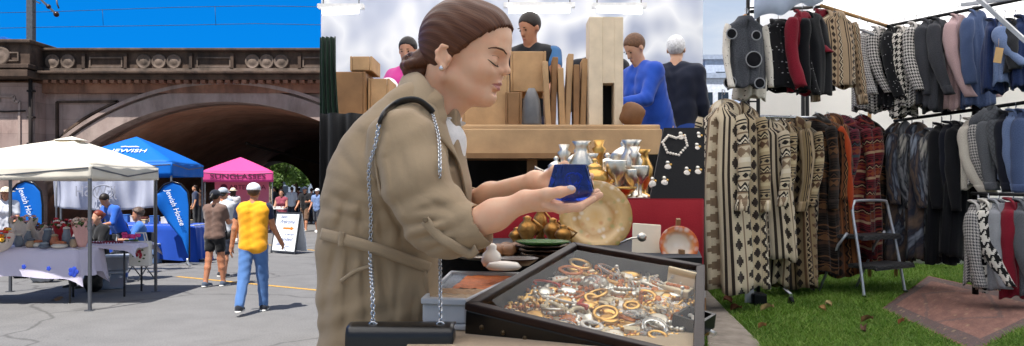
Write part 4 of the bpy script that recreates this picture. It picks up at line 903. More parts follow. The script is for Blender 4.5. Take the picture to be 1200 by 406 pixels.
b = MB(); p = P(623, yb_, 4.62); b.lathe([(.055, 0), (.06, .02), (.05, .16), (.035, .2), (.02, .23)], p, 18); b.one('grey_jug', mat('pewter', '#6b6a6c', .4, .4), 'grey pewter jug on the stall table', 'jug')
for i in range(6):
    px = 640+i*8.6; p = P(px, yb_, 4.85+.03*(i % 2)); h_ = (.40, .43, .36, .45, .38, .42)[i]; b = MB(); b.box(p+Vector((0, 0, h_/2)), (.036, .16, h_), (0, R((-3, 2, -2, 3, 0, 2)[i]), 0))
    b.one('wooden_board', [M_PINE, M_OAK, M_TAN][i % 3], ['pale', 'brown', 'tan', 'second pale', 'second brown', 'second tan'][i]+' upright board in the row left of the pale column', 'board', 'upright boards on the stall table', bevel=.005)
tw = thing('pale_column', 'tall pale cream column with a dark niche standing on the stall table', 'column', P(708, yb_, 4.8)); p = P(708, yb_, 4.8); M_CRM = mat('cream_paint', '#d8c7ae', .7, var=.15)
hh_ = P(0, 24, 4.8).z-p.z; 
b = MB(); b.box(p+Vector((-.062, 0, hh_/2)), (.085, .2, hh_)); b.build('side', M_CRM, tw, bevel=.006); b = MB(); b.box(p+Vector((.078, 0, hh_/2)), (.055, .2, hh_)); b.build('side', M_CRM, tw, bevel=.006)
b = MB(); b.box(p+Vector((.016, 0, .26+(hh_-.26)/2)), (.071, .19, hh_-.26)); b.build('panel', M_CRM, tw); b = MB(); b.box(p+Vector((.016, .06, .13)), (.07, .05, .26)); b.build('niche', M_BLK, tw)
p = P(741, yb_, 4.62); b = MB(); b.ball(p+Vector((0, 0, .07)), (.075, .06, .08), 16); [setattr(v, 'co', v.co+Vector((.008*sin(v.co.z*60), .006*sin(v.co.x*70), 0))) for v in b.b.verts]
b.one('brown_bag', mat('brown_leather', '#7c5434', .6, bump=.4), 'soft brown bag on the stall table by the woman in blue', 'bag')
for i, (px, py, rr_) in enumerate(((455, 84, .07), (468, 96, .055), (442, 96, .05))):  # white globes added in place of blurred white highlights, no real lamps
    p = P(px, py, 5.2); p = Vector((p.x, 5.2, ZB)); hh_ = P(0, py, 5.2).z-ZB; b = MB(); b.lathe([(rr_*.6, 0), (rr_*.5, hh_*.4), (rr_*.4, hh_*.6)], p, 16); q = thing('glass_lamp', ['largest white glass globe lamp behind the crates', 'white glass globe lamp right of the largest globe', 'white glass globe lamp left of the largest globe'][i], 'lamp', p, 'glass globe lamps')
    b.build('base', mat('pewter', '#6b6a6c', .4, .4), q); b = MB(); b.ball(p+Vector((0, 0, hh_*.6+rr_*.8)), rr_, 18); b.build('globe', mat('opal_glass', '#f4f6fb', .12, var=.03, bump=0), q)
# people behind the stall
PZ = 1.25
def bgp(px, d): v = P(px, 0, d); v.z = PZ; return v
person(bgp(480, 6.6), R(150), 1.68, 'dark haired person with bright pink sleeves behind the crates', skinc='#b98a70', arms=((25, 12, 30, 10), (25, 12, 30, 10)), head=(20, 18), top=('#d8479b', 1.6, .9), hair=('#1d1412', 'short'), h=.013, eyes=True)
person(bgp(622, 6.4), R(160), 1.84, 'man in black jacket with blue denim sleeves behind the tan cartons', skinc='#b07d60', arms=((30, 14, 40, 10), (20, 14, 40, 10)), head=(-25, 25), top=('#15161b', .35, .9), top_name='jacket', sleeve_col='#3a6796', hair=('#241913', 'short'), h=.012, eyes=True)
person(bgp(702, 6.8), R(175), 1.80, 'person with auburn hair in dark coat behind the pale column', skinc='#b98a70', arms=((22, 14, 30, 10), (22, 14, 30, 10)), head=(5, 22), top=('#191a22', 1.9, .8), top_name='coat', hair=('#5e2a1e', 'short'), h=.012, eyes=True)
person(bgp(766, 5.9), R(118), 1.58, 'older woman in bright blue jacket bending over the stall table', skinc='#c39a80', lean=14, arms=((26, 8, 55, 10), (26, 8, 55, 10)), head=(0, 25), top=('#2450b8', 1.9, .78), top_name='jacket', hair=('#6a4a34', 'short'), h=.010, eyes=True, female=True, fat=1.2)
person(bgp(792, 6.9), R(-20), 1.76, 'white haired person in navy coat turned away behind the woman in blue', skinc='#c39a80', arms=((5, 8, 12, 0), (5, 8, 12, 0)), top=('#1a2033', 1.9, .75), top_name='coat', hair=('#e3e3e6', 'short'), h=.012, bottom=('#27468e', 1.9))

# ---------------------------------------------------------------- near stall
ZT = 1.375
tb2 = thing('market_counter', 'long beige cloth covered market counter holding the jewellery case', 'table', (.25, 2.0, MFZ))
b = MB(); b.prism([(-.185, 1.26), (.305, 1.26), (.62, 2.5), (.70, 2.98), (-.23, 2.98), (-.185, 2.0)], .03, Matrix.Translation((0, 0, ZT-.03))); b.build('tabletop', cloth_mat('beige_cloth', '#b39b7d', .12), tb2)
b = MB(); b.grid(lambda u, v: Vector((-.185+.49*u, 1.25+.012*sin(40*u)*v, ZT-.004-(ZT-MFZ-.02)*v)), 40, 6); b.build('front_cloth', cloth_mat('beige_cloth2', '#b39b7d', .12), tb2, True, solid=.003)
for x, y in ((-.12, 1.4), (.28, 1.4), (-.15, 2.8), (.6, 2.8)): b = MB(); b.box((x, y, (MFZ+ZT-.03)/2), (.04, .04, ZT-.032-MFZ)); b.build('leg', M_OAK, tb2)
M_RED = cloth_mat('red_cloth', '#8e1420', .2)
MB().prism([(-.20, 2.12), (.525, 2.12), (.70, 2.97), (-.24, 2.97)], .083, Matrix.Translation((0, 0, ZT+.003))).one('black_riser', M_BLK, 'low black cloth covered riser at the back of the counter', 'riser')
ZR = P(0, 233, 3.0).z
rr0 = thing('red_riser', 'red cloth draped block carrying the silverware', 'riser', (.3, 3.3, MFZ))
b = MB(); b.prism([(-.20, 3.02), (.752, 3.02), (.90, 3.62), (-.22, 3.62)], .02, Matrix.Translation((0, 0, ZR-.02))); b.build('top_cloth', M_RED, rr0)
b = MB(); b.grid(lambda u, v: Vector((-.20+.952*u, 3.01-.012*sin(55*u)*v-.006*sin(23*u)*v, ZR-.004-(ZR-MFZ)*v)), 90, 8); b.build('front_cloth', M_RED, rr0, True, solid=.003)
b = MB(); b.box((.3, 3.34, (ZR-.03+MFZ)/2), (.85, .5, ZR-.04-MFZ)); b.build('block', M_OAK, rr0)

# display case: tilted black box with a framed glass lid, ends at the counter end
NL, FL_, FR_, NR = P(546, 358, 1.45), P(672, 286.5, 1.85), P(825, 311.5, 1.74), P(824, 425, 1.27)
nrm = (NR-NL).cross(FL_-NL).normalized(); FR_ = FR_-nrm*((FR_-NL).dot(nrm)); 
case = thing('display_case', 'black glass topped display case full of old jewellery', 'display case', NL-nrm*.06)
M_CASE = mat('black_lacquer', '#15110f', .28, var=.3, scale=14, bump=.1, bscale=40, spec=.5); M_CFR = mat('dark_mahogany', '#24120d', .45, var=.35, scale=12, bump=.1, spec=.3)
cor = [NL, NR, FR_, FL_]; ctr = sum(cor, Vector())/4; HC = .062
def inset(k): return [c+(ctr-c)*k for c in cor]
def ring(o0, o1, z0, z1, m, nm, bev=.002):
    for i in range(4):
        A, B, C, D_ = o0[i], o0[(i+1) % 4], o1[(i+1) % 4], o1[i]; b = MB()
        v = [b.b.verts.new(p+nrm*z) for z in (z0, z1) for p in (A, B, C, D_)]
        for f in ((0,3,2,1),(4,5,6,7),(0,1,5,4),(1,2,6,5),(2,3,7,6),(3,0,4,7)): b.b.faces.new([v[j] for j in f])
        b.build(nm, m, case, bevel=bev)
def inset_m(m_):                                                # inset by a real width
    out = []
    for i in range(4):
        p, a, c = cor[i], (cor[i-1]-cor[i]).normalized(), (cor[(i+1) % 4]-cor[i]).normalized(); s_ = a.cross(c).length; out.append(p+(a+c)*m_/s_)
    return out
i1 = inset_m(.007); i2 = inset_m(.017); i3 = inset_m(.012)
ring(cor, i1, -HC, -.010, M_CASE, 'side'); ring([c-(ctr-c).normalized()*.003 for c in cor], i2, -.0095, .006, M_CFR, 'lid_frame', .0025)
b = MB(); v = [b.b.verts.new(p-nrm*(HC-.006)) for p in i1]; b.b.faces.new(v); v = [b.b.verts.new(p-nrm*(HC)) for p in i1]; b.b.faces.new(v); b.build('floor_panel', cloth_mat('case_lining', '#8f6a3c', .3), case)
tg = NT('lid_glass'); tg.t.nodes.remove(tg.b); gl = tg.n('ShaderNodeBsdfGlossy', {'Color': (1, 1, 1, 1), 'Roughness': .02}); trn = tg.n('ShaderNodeBsdfTransparent', {0: (.96, .98, .97, 1)}); fr = tg.n('ShaderNodeFresnel', {0: 1.12}); mx = tg.n('ShaderNodeMixShader', {0: fr.outputs[0], 1: trn.outputs[0], 2: gl.outputs[0]}); tg.t.links.new(mx.outputs[0], tg.out.inputs[0])
b = MB(); v = [b.b.verts.new(p-nrm*.001) for p in i2]; fg = b.b.faces.new(v); fg.normal_update(); fg.normal_flip() if fg.normal.dot(nrm) < 0 else None; b.build('lid_glass', tg.m, case, recalc=False)
for i in range(9):                                              # worn studs along the front of the case
    p = NL.lerp(NR, .08+.1*i)-nrm*.036; o_ = (NR-NL).cross(nrm).normalized(); o_ = o_ if o_.y < 0 else -o_
    b = MB(); b.ball(p, .005, 8); b.build('stud', mat('dark_brass', '#5a4a35', .35, .7), case)
# supports that hold the case tilted
for p in (FL_, FR_, NL):
    q = p-nrm*HC+(ctr-p)*.10; 
    if q.z-ZT > .012: b = MB(); b.box(Vector((q.x, q.y, (ZT+q.z-.004)/2)), (.05, .05, q.z-.004-ZT)); b.one('support_block', M_OAK, ['wooden block under the far left corner of the display case', 'wooden block under the far right corner of the display case', 'wooden block under the near left corner of the display case'][[FL_, FR_, NL].index(p)], 'block', 'blocks under the case')
# jewellery in the case
M_SIL = mat('old_silver', '#e3dccf', .34, 1, .25, 30, .15, 90); M_GLD = mat('old_gold', '#dcaa60', .32, 1, .25, 30, .15, 90); M_CUT = NT('cut_glass'); M_CUT = M_CUT.fin(.03, 0, .5, **{'Transmission Weight': .9, 'Base Color': (.95, .93, .9, 1), 'IOR': 1.5})
M_PRL = mat('pearl', '#efe4d6', .2, var=.08, bump=0); M_REDP = mat('red_lacquer', '#c7402a', .3); M_AMB = mat('amber_bead', '#c9702a', .2); M_IVO = mat('ivory_card', '#dfcba8', .6); M_COP = mat('copper', '#b9714a', .3, .9)
U = (NR-NL); Vv = (FL_-NL); rnd = random.Random(77)
def cp(u, v, z=0):                                              # a place inside the case
    a = i2[0].lerp(i2[1], u); c = i2[3].lerp(i2[2], u); return a.lerp(c, v)-nrm*(HC-.008-z)
Mc = Matrix((U.normalized(), nrm.cross(U.normalized()), nrm)).transposed()
def at(p, az=0, tx=0): m = Mc.to_4x4() @ Matrix.Rotation(az, 4, 'Z') @ Matrix.Rotation(tx, 4, 'X'); m.translation = p; return m
def put(b, m): b.b.transform(m); return b
words = ['left front corner', 'left side', 'far left corner', 'front middle', 'centre', 'far middle', 'right front corner', 'right side', 'far right corner']
def where(u, v): return words[min(2, int(u*3))*3+min(2, int(v*3))]
mats_ = [('silver', M_SIL), ('gold', M_GLD), ('pearly', M_PRL), ('gold', M_GLD), ('ivory', M_IVO), ('silver', M_SIL), ('cut glass', M_CUT), ('amber', M_AMB), ('gold', M_GLD)]
cnt = 0; seen = {}
def trinket(kind, u, v):
    q_ = .16 if kind in ('chain', 'spoon', 'knife') else .09; u = min(1-q_, max(q_, u)); v = min(1-q_, max(q_, v))
    z = rnd.uniform(0, .016); p = cp(u, v, z); a = rnd.uniform(0, 6.28); mn, m = rnd.choice(mats_); b = MB(); m4 = at(p, a)
    if kind == 'bangle':
        r_ = rnd.uniform(.011, .021); put(b.tube([Vector((r_*cos(t*.3927), r_*sin(t*.3927), .004)) for t in range(16)], .0024, 6, closed=True, flat=1.6), at(p+nrm*.006, a, rnd.uniform(-.5, .5)))
    elif kind == 'brooch':
        put(b.lathe([(.013, 0), (.015, .004), (.011, .007), (.004, .009)], (0, 0, 0), 10, None, 1.3), m4)
        for k in range(8): b.ball(p+Mc @ Vector((.017*cos(k*.785), .014*sin(k*.785), .004)), .0035, 6)
    elif kind == 'beads':
        q = rnd.uniform(.02, .035); n = 24
        for k in range(n): t = k/n*6.28; b.ball(p+Mc @ Vector(((q+.008*sin(3*t+a))*cos(t+a), (q*.6+.006*cos(2*t))*sin(t+a), .004)), .0042, 6)
    elif kind == 'spoon':
        L = rnd.uniform(.06, .10); put(b.tube([Vector((0, 0, .003)), Vector((L*.5, 0, .006)), Vector((L, 0, .003))], [.0022, .0028, .004], 6), m4); b.ball(p+m4.to_3x3() @ Vector((-.012, 0, .003)), (.013, .008, .003), 10, m4.to_3x3())
    elif kind == 'chain':
        pts = []; x = Vector((0, 0, .003)); an = a
        for k in range(16): x = x+Vector((cos(an), sin(an), 0))*.0055; an += rnd.uniform(-.7, .7); pts.append(p+Mc @ x)
        pts = [q for q in pts]; [b.ball(q, (.0032, .0022, .0022), 6) for q in pts]
    elif kind == 'box':
        w_, d_ = rnd.uniform(.016, .026), rnd.uniform(.012, .018); put(b.box((0, 0, .003), (w_, d_, .006)), m4); m = M_IVO; mn = 'ivory'
    elif kind == 'dish':
        r_ = rnd.uniform(.012, .02); put(b.lathe([(r_*.5, 0), (r_*.95, .006), (r_, .010), (r_*.85, .008), (r_*.3, .003)], (0, 0, 0), 18), m4)
    elif kind == 'ring':
        for k in range(1): b.tube([p+m4.to_3x3() @ Vector((.009*cos(t*.52), .001, .009+.009*sin(t*.52))) for t in range(12)], .0016, 6, closed=True); b.ball(p+m4.to_3x3() @ Vector((0, .001, .02)), .0038, 8)
    elif kind == 'knife':
        L = rnd.uniform(.06, .09); put(b.box((0, 0, .004), (L, .009, .004)), m4); put_ = MB; b.ball(p+m4.to_3x3() @ Vector((L*.5, 0, .004)), (.012, .006, .004), 8, m4.to_3x3())
    elif kind == 'watch':
        put(b.lathe([(.015, 0), (.016, .004), (.015, .007), (.011, .0075)], (0, 0, 0), 18), m4); b.tube([p+m4.to_3x3() @ Vector((.016+.004+.004*cos(t*.78), .004*sin(t*.78), .004)) for t in range(8)], .0012, 5, closed=True)
    bmesh.ops.scale(b.b, vec=(1.28,)*3, space=Matrix.Translation(-p), verts=b.b.verts)
    key = (kind, mn, where(u, v)); seen[key] = seen.get(key, 0)+1; od = ['', 'second ', 'third ', 'fourth ', 'fifth ', 'sixth ', 'seventh ', 'eighth ', 'ninth ', 'tenth '][min(9, seen[key]-1)]
    nn = {'beads': 'bead_string', 'box': 'trinket_box', 'knife': 'paper_knife', 'chain': 'neck_chain', 'watch': 'pocket_watch'}.get(kind, kind)
    b.one(nn, m, od+mn+' '+nn.replace('_', ' ')+' lying in the '+where(u, v)+' of the display case', 'jewellery', 'jewellery in the display case')
ks = ['bangle', 'brooch', 'beads', 'spoon', 'chain', 'box', 'dish', 'ring', 'knife', 'watch', 'brooch', 'chain', 'beads', 'bangle']
for i in range(14):
    for j in range(18): trinket(ks[(i*5+j*3+rnd.randrange(5)) % len(ks)], min(.97, max(.03, (i+.5+rnd.uniform(-.45, .45))/14)), min(.97, max(.03, (j+.5+rnd.uniform(-.45, .45))/18)))
# the larger pieces that can be told apart
def incase(px, py, lift=.012):                                  # the point of the case floor under a picture position
    o = Vector((0, 0, EYE)); d = P(px, py, 1)-o; p0 = cp(.5, .5, lift); t_ = (p0-o).dot(nrm)/d.dot(nrm); return o+d*t_
bd = MB(); rb2 = random.Random(5)
for i in range(2600):
    p = cp(rb2.uniform(.02, .98), rb2.uniform(.02, .98), rb2.uniform(0, .006)); r_ = rb2.uniform(.0018, .0036); w_ = [bd.b.verts.new(p+Mc @ Vector(q)*r_) for q in ((1, 0, 0), (0, 1, 0), (-1, 0, 0), (0, -1, 0), (0, 0, 1))]
    for k in range(4): bd.b.faces.new((w_[k], w_[(k+1) % 4], w_[4])).smooth = True
t = NT('mixed_beads'); t.link(t.ramp(t.n('ShaderNodeNewGeometry').outputs['Random Per Island'], [(0, '#d9a650'), (.3, '#e9dcc4'), (.5, '#c98b3c'), (.65, '#cfcac2'), (.8, '#8a5a30'), (.92, '#e8c27a')], 'CONSTANT'), 'Base Color'); tag(bd.build('small_beads', t.fin(.25, .55, .5)), kind='stuff')
p = incase(697, 338); b = MB(); put(b.lathe([(.022, 0), (.030, .010), (.030, .016), (.022, .024), (.008, .028)], (0, 0, 0), 24), at(p)); b.one('glass_paperweight', M_CUT, 'round clear glass paperweight near the middle of the display case', 'paperweight')
p = incase(681, 364); b = MB(); b.tube([p+Mc @ Vector(q) for q in ((-.006, .022, .014), (-.006, -.004, .014), (.014, -.006, .014), (.016, -.016, .014))], .0045, 6); b.one('red_pin', M_REDP, 'bright red bent lacquer pin at the front of the display case', 'pin')
p = incase(640, 340); b = MB(); b.tube([p+Mc @ Vector((.03*cos(k*.5), .016*sin(k*.5), .014)) for k in range(9)], .003, 6); b.one('red_necklace', M_REDP, 'thin red necklace at the left of the display case', 'necklace')
p = incase(795, 342); jb = thing('jewel_box', 'open cream ring box at the far right of the display case', 'box', p); b = MB(); put(b.box((0, -.012, .008), (.066, .034, .016)), at(p, -.15)); b.build('tray', M_IVO, jb, bevel=.003); b = MB(); put(b.box((0, .012, .028), (.066, .008, .042)), at(p, -.15)); b.build('lid', M_IVO, jb, bevel=.003)
b = MB(); [b.ball(p+Mc @ Vector((-.021+.007*k, -.014, .018)), (.0058, .005, .004), 8) for k in range(7)]; b.build('stones', M_AMB, jb)
p = incase(812, 385); dkb = thing('dark_tray', 'small open black box with white shells at the front right of the case', 'box', p); m4 = at(p, -.25)
for q, s2 in (((0, -.03, .015), (.06, .006, .03)), ((0, .03, .015), (.06, .006, .03)), ((-.027, 0, .015), (.006, .054, .03)), ((.027, 0, .015), (.006, .054, .03)), ((0, 0, .003), (.05, .054, .006))): b = MB(); put(b.box(q, s2), m4); b.build('side' if q[2] > .01 else 'floor_panel', M_CASE, dkb)
b = MB(); [b.ball(m4 @ Vector((rnd.uniform(-.02, .02), rnd.uniform(-.022, .022), .016)), (.006, .004, .004), 6) for k in range(14)]; b.build('shells', M_PRL, dkb)
# tray of beads and powder
def pyl(pts, z0, z1): 
    b = MB(); b.prism([(p[0], p[1]) for p in pts], z1-z0, Matrix.Translation((0, 0, z0))); return b
TF = [G(493, 352, 1.432), G(546, 354, 1.432), G(612, 321, 1.432), G(528, 319, 1.432)]
M_WPL = mat('white_plastic', '#c9cbcf', .35, var=.1); tr2 = thing('sorting_tray', 'white plastic sorting tray with orange and cream beads beside the case', 'tray', (-.08, 1.7, ZT))
tc = sum(TF, Vector())/4; ins = lambda k: [p+(tc-p)*k for p in TF]
pyl(ins(.0), ZT+.001, ZT+.012).build('base', M_WPL, tr2, bevel=.003); pyl(ins(.03), ZT+.0125, 1.424).build('body', M_WPL, tr2, bevel=.004)
i_a, i_b = ins(.0), ins(.10)
for i in range(4): pyl([i_a[i], i_a[(i+1) % 4], i_b[(i+1) % 4], i_b[i]], 1.4245, 1.436).build('rim', M_WPL, tr2, bevel=.002)
def patch(u0, u1, v0, v1, m, nm, lift):
    q = ins(.13); f = lambda u, v: q[0].lerp(q[1], u).lerp(q[3].lerp(q[2], u), v); b = MB(); n = 14
    b.grid(lambda u, v: f(u0+(u1-u0)*u, v0+(v1-v0)*v)+Vector((0, 0, -.006+lift*(.5+.5*noise.noise(Vector((u*9, v*9, lift*90)))))), n, n); b.build(nm, m, tr2)
patch(.25, 1, .42, 1, mat('orange_beads', '#d9793f', .6, var=.3, scale=60, bump=.8, bscale=400), 'orange_beads', .006); patch(0, .24, .42, 1, mat('slate_beads', '#7c8490', .5, var=.3, scale=60, bump=.8, bscale=400), 'slate_beads', .005)
patch(0, 1, 0, .2, mat('cream_beads', '#cdb393', .6, var=.3, scale=60, bump=.8, bscale=400), 'cream_beads', .005); patch(0, 1, .21, .41, mat('tan_beads', '#b58f68', .6, var=.3, scale=60, bump=.8, bscale=400), 'tan_beads', .005)
# small things on the black riser
Z2 = ZT+.087
def g2(px, py): return G(px, py, Z2)
p = g2(578, 300); st = thing('metal_tray', 'shallow silver tray with brown stones on the black riser', 'tray', p); b = MB(); b.lathe([(.10, 0), (.135, .012), (.14, .014), (.132, .011), (.10, .004)], p, 28, None, 1, 1.6); b.build('dish', M_SIL, st)
b = MB(); [b.ball(p+Vector((rnd.uniform(-.065, .065), rnd.uniform(-.075, .075), .02)), (rnd.uniform(.020, .028), .021, .016), 8) for k in range(30)]; b.build('stones', mat('brown_stones', '#7d5638', .5, var=.5, scale=30), st)
p = g2(576, 312); b = MB(); b.lathe([(.02, 0), (.026, .012), (.022, .03), (.012, .04), (.013, .05), (.006, .056)], p, 16); b.one('white_bottle', M_PRL, 'small white bottle in front of the silver tray', 'bottle')
p = g2(590, 316); b = MB(); b.lathe([(.03, 0), (.036, .006), (.028, .016), (.006, .02)], p, 16, None, 1.2); b.one('white_shell', M_PRL, 'flat white shell beside the small white bottle', 'shell')
p = g2(607, 311); b = MB(); b.lathe([(.03, 0), (.05, .014), (.052, .018), (.046, .014), (.02, .005)], p, 24); b.one('dark_dish', mat('dark_bronze', '#3a2a22', .25, .7), 'small dark bronze dish on the black riser', 'dish')
p = g2(636, 302); sp_ = thing('plate_stack', 'stack of dark plates with a green rimmed plate on top', 'plates', p)
for k in range(4): b = MB(); b.lathe([(.05, k*.011), (.075, k*.011+.010), (.077, k*.011+.013), (.05, k*.011+.006)], p, 26); b.build('plate', mat('green_glaze', '#3f6a35', .2) if k == 3 else mat('dark_bronze', '#3a2a22', .25, .7), sp_)
M_BRS = mat('aged_brass', '#a9793f', .35, .85, .4, 40, .4, 120)
for i, (px, py, hh, rr, lb) in enumerate(((618, 288, .10, .035, 'squat brass pot behind the plate stack'), (633, 285, .13, .028, 'tall brass figure behind the plate stack'), (648, 286, .09, .035, 'round brass bell left of the painted plate'), (660, 288, .07, .03, 'small brass cup at the foot of the painted plate'), (606, 287, .06, .03, 'low brass bowl left of the brass pot'))):
    p = g2(px, py); b = MB(); b.lathe([(rr*.8, 0), (rr*.5, hh*.2), (rr, hh*.5), (rr*.8, hh*.7), (rr*.35, hh*.85), (rr*.45, hh*.93), (rr*.1, hh)], p, 16)
    b.tube([p+Vector((rr*.8, 0, hh*.35)), p+Vector((rr*1.5, 0, hh*.6)), p+Vector((rr*.5, 0, hh*.86))], rr*.14, 6)
    b.one('brass_ornament', M_BRS, lb, 'ornament', 'brass ornaments on the riser')
# standing painted plate, card and orange plate
def dish_mat(name, stops, petals, scale=1):
    t = NT(name); sp = t.n('ShaderNodeSeparateXYZ', {0: t.tc()}); r_ = t.n('ShaderNodeVectorMath', {0: t.tc()}, operation='LENGTH').outputs['Value']; n = t.noise(t.tc(), 38, 4)
    rr = t.M('ADD', t.M('MULTIPLY', r_, scale), t.M('MULTIPLY', t.M('SUBTRACT', n, .5), .16)); c = t.ramp(rr, stops)
    vo = t.n('ShaderNodeTexVoronoi', {'Vector': t.tc(), 'Scale': 48}); c2 = t.ramp(vo.outputs['Color'], [(.2, petals[0]), (.45, petals[1]), (.6, petals[2]), (.8, petals[3])], 'CONSTANT')
    c = t.mix(t.ramp(vo.outputs['Distance'], [(.15, (.6, .6, .6)), (.5, (0, 0, 0))]), c, c2); t.link(c, 'Base Color'); return t.fin(.15, .0, .6)
M_PLT = dish_mat('painted_plate', [(0, '#d7a55c'), (.3, '#e3c08a'), (.5, '#b98a4a'), (.7, '#d9b47a'), (1, '#a9803f')], ['#d8b27c', '#8f9a5a', '#e8dcc6', '#c47a42'], 8)
M_OPL = dish_mat('orange_rim_plate', [(0, '#e6d6c2'), (.55, '#e2cdb4'), (.75, '#d98a4e'), (.9, '#d2621f'), (1, '#c9571c')], ['#e9dccb', '#d9b79a', '#e9dccb', '#dfc5aa'], 17)
def standplate(px, py, r_, d, m, label, tilt=14):
    c = P(px, py, d); o_ = bpy.data.objects; b = MB(); b.lathe([(r_*.0+.001, -.012), (r_*.62, -.012), (r_*.70, -.006), (r_*.97, .006), (r_, .008), (r_*.98, .011), (r_*.70, .0), (r_*.6, -.006), (.001, -.006)], (0, 0, 0), 40)
    ob = b.build('plate', m); ob.location = c; ob.rotation_euler = (R(90-tilt), 0, 0); tag(ob, label, 'plate'); ROOT[ob.name] = c; return ob
standplate(698, 254, .125, 2.62, M_PLT, 'large painted gold plate standing upright below the held glass'); standplate(795, 288, .058, 2.25, M_OPL, 'small plate with an orange rim standing at the right end of the counter')
p = P(757, 299, 2.28); b = MB(); b.box((0, 0, .047), (.085, .006, .094)); b.b.transform(Matrix.Translation(p) @ Matrix.Rotation(R(-14), 4, 'X') @ Matrix.Rotation(R(4), 4, 'Y')); cd = b.one('ivory_tile', mat('ivory_tile', '#e6d8c0', .3, var=.1), 'upright ivory tile with a small silver pendant between the two plates', 'tile', bevel=.003)
p2 = P(752, 278, 2.24); b = MB(); b.lathe([(.012, 0), (.014, .004), (.004, .008)], p2, 12, Matrix.Rotation(pi/2, 4, 'X')); b.tube([p2, p2+Vector((-.03, 0, -.004)), p2+Vector((-.06, .01, -.018))], .003, 6); b.one('silver_pendant', M_SIL, 'silver pendant with a bar hung on the ivory tile', 'pendant')
for px, d_ in ((698, 2.68), (795, 2.28)): q = P(px, 0, d_); b = MB(); b.bar((q.x, d_+.03, Z2), (q.x, d_+.0, Z2+.10), .012); b.bar((q.x, d_-.06, Z2+.006), (q.x, d_+.06, Z2+.006), .012); b.one('plate_stand', M_OAK, ['wooden stand behind the large painted plate', 'wooden stand behind the orange rimmed plate'][px > 750], 'stand', 'plate stands')
# silverware on the red riser
prof = {'teapot': [(.03, 0), (.034, .006), (.022, .02), (.05, .05), (.06, .085), (.05, .115), (.03, .13), (.034, .136), (.02, .15), (.006, .158), (.012, .168), (.004, .178)],
        'vase': [(.035, 0), (.036, .006), (.014, .02), (.016, .04), (.038, .09), (.042, .13), (.024, .17), (.022, .19), (.034, .21)],
        'goblet': [(.032, 0), (.03, .006), (.008, .014), (.007, .06), (.012, .07), (.034, .10), (.038, .14), (.036, .145)],
        'candlestick': [(.045, 0), (.045, .008), (.02, .018), (.012, .04), (.018, .06), (.01, .08), (.012, .14), (.022, .16), (.012, .17), (.018, .19)],
        'urn': [(.04, 0), (.04, .01), (.016, .03), (.03, .05), (.065, .10), (.07, .13), (.05, .16), (.055, .165), (.03, .19), (.008, .205), (.014, .215), (.004, .23)],
        'bowl': [(.03, 0), (.02, .012), (.055, .04), (.07, .065), (.066, .065), (.04, .035)]}
SV = [('teapot', 652, 1.0, M_SIL), ('urn', 676, .95, M_SIL), ('goblet', 664, 1.0, M_GLD), ('vase', 694, .9, M_SIL), ('teapot', 712, 1.1, M_SIL), ('urn', 731, 1.12, M_SIL), ('candlestick', 744, 1.15, M_SIL), ('bowl', 686, 1.0, M_GLD), ('goblet', 722, 1.05, M_SIL), ('bowl', 655, .8, M_SIL), ('vase', 753, 1.0, M_GLD), ('bowl', 705, .8, M_SIL), ('candlestick', 702, 1.3, M_GLD), ('goblet', 741, .8, M_SIL)]
lbs = ['silver teapot with a curved handle at the left of the silverware', 'silver urn second from the left teapot', 'gold goblet between the left teapot and the silver urn', 'silver vase in the middle of the silverware', 'larger silver teapot in the middle of the silverware', 'tall lidded silver urn left of the black jewellery board', 'silver candlestick beside the tall lidded urn', 'gold bowl in front of the silver urn', 'silver goblet in front of the larger teapot', 'small silver bowl in front of the left teapot', 'gold vase beside the black jewellery board', 'silver bowl in front of the larger teapot', 'tall gold candlestick behind the larger teapot', 'small silver goblet at the foot of the candlestick']
SV += [('goblet', 668, .8, M_SIL), ('vase', 682, 1.15, M_SIL), ('teapot', 697, .9, M_GLD), ('urn', 718, .85, M_SIL), ('bowl', 731, .7, M_GLD), ('vase', 740, 1.2, M_SIL), ('goblet', 750, .9, M_SIL), ('candlestick', 661, 1.2, M_SIL)]
lbs += ['small silver goblet in front of the silver urn', 'tall silver vase behind the silver urn', 'small gold teapot in front of the silver vase', 'small silver urn behind the silver goblet', 'small gold bowl in front of the tall lidded urn', 'tall silver vase behind the silver candlestick', 'silver goblet in front of the gold vase', 'silver candlestick behind the left teapot']
for i, (k, px, s_, m) in enumerate(SV):
    dd = 3.10 if 'in front' in lbs[i] or 'foot' in lbs[i] else 3.3+.08*(i % 3); p = P(px, 0, dd); p.z = ZR+.001; b = MB(); r_ = thing(k, lbs[i], k, p, 'silverware on the red riser')
    b.lathe([(a*s_*1.12, z*s_) for a, z in prof[k]], p, 22); b.build('vessel', m, r_)
    if k in ('teapot', 'urn'):
        for s2 in ((-1, 1) if k == 'urn' else (-1,)): b = MB(); b.tube([p+Vector((s2*.05*s_, 0, .11*s_)), p+Vector((s2*.09*s_, 0, .13*s_)), p+Vector((s2*.10*s_, 0, .09*s_)), p+Vector((s2*.055*s_, 0, .06*s_))], .006*s_, 8); b.build('handle', m, r_)
        if k == 'teapot': b = MB(); b.tube([p+Vector((.05*s_, 0, .06*s_)), p+Vector((.085*s_, 0, .08*s_)), p+Vector((.10*s_, 0, .13*s_))], [.014*s_, .009*s_, .006*s_], 8); b.build('spout', m, r_)
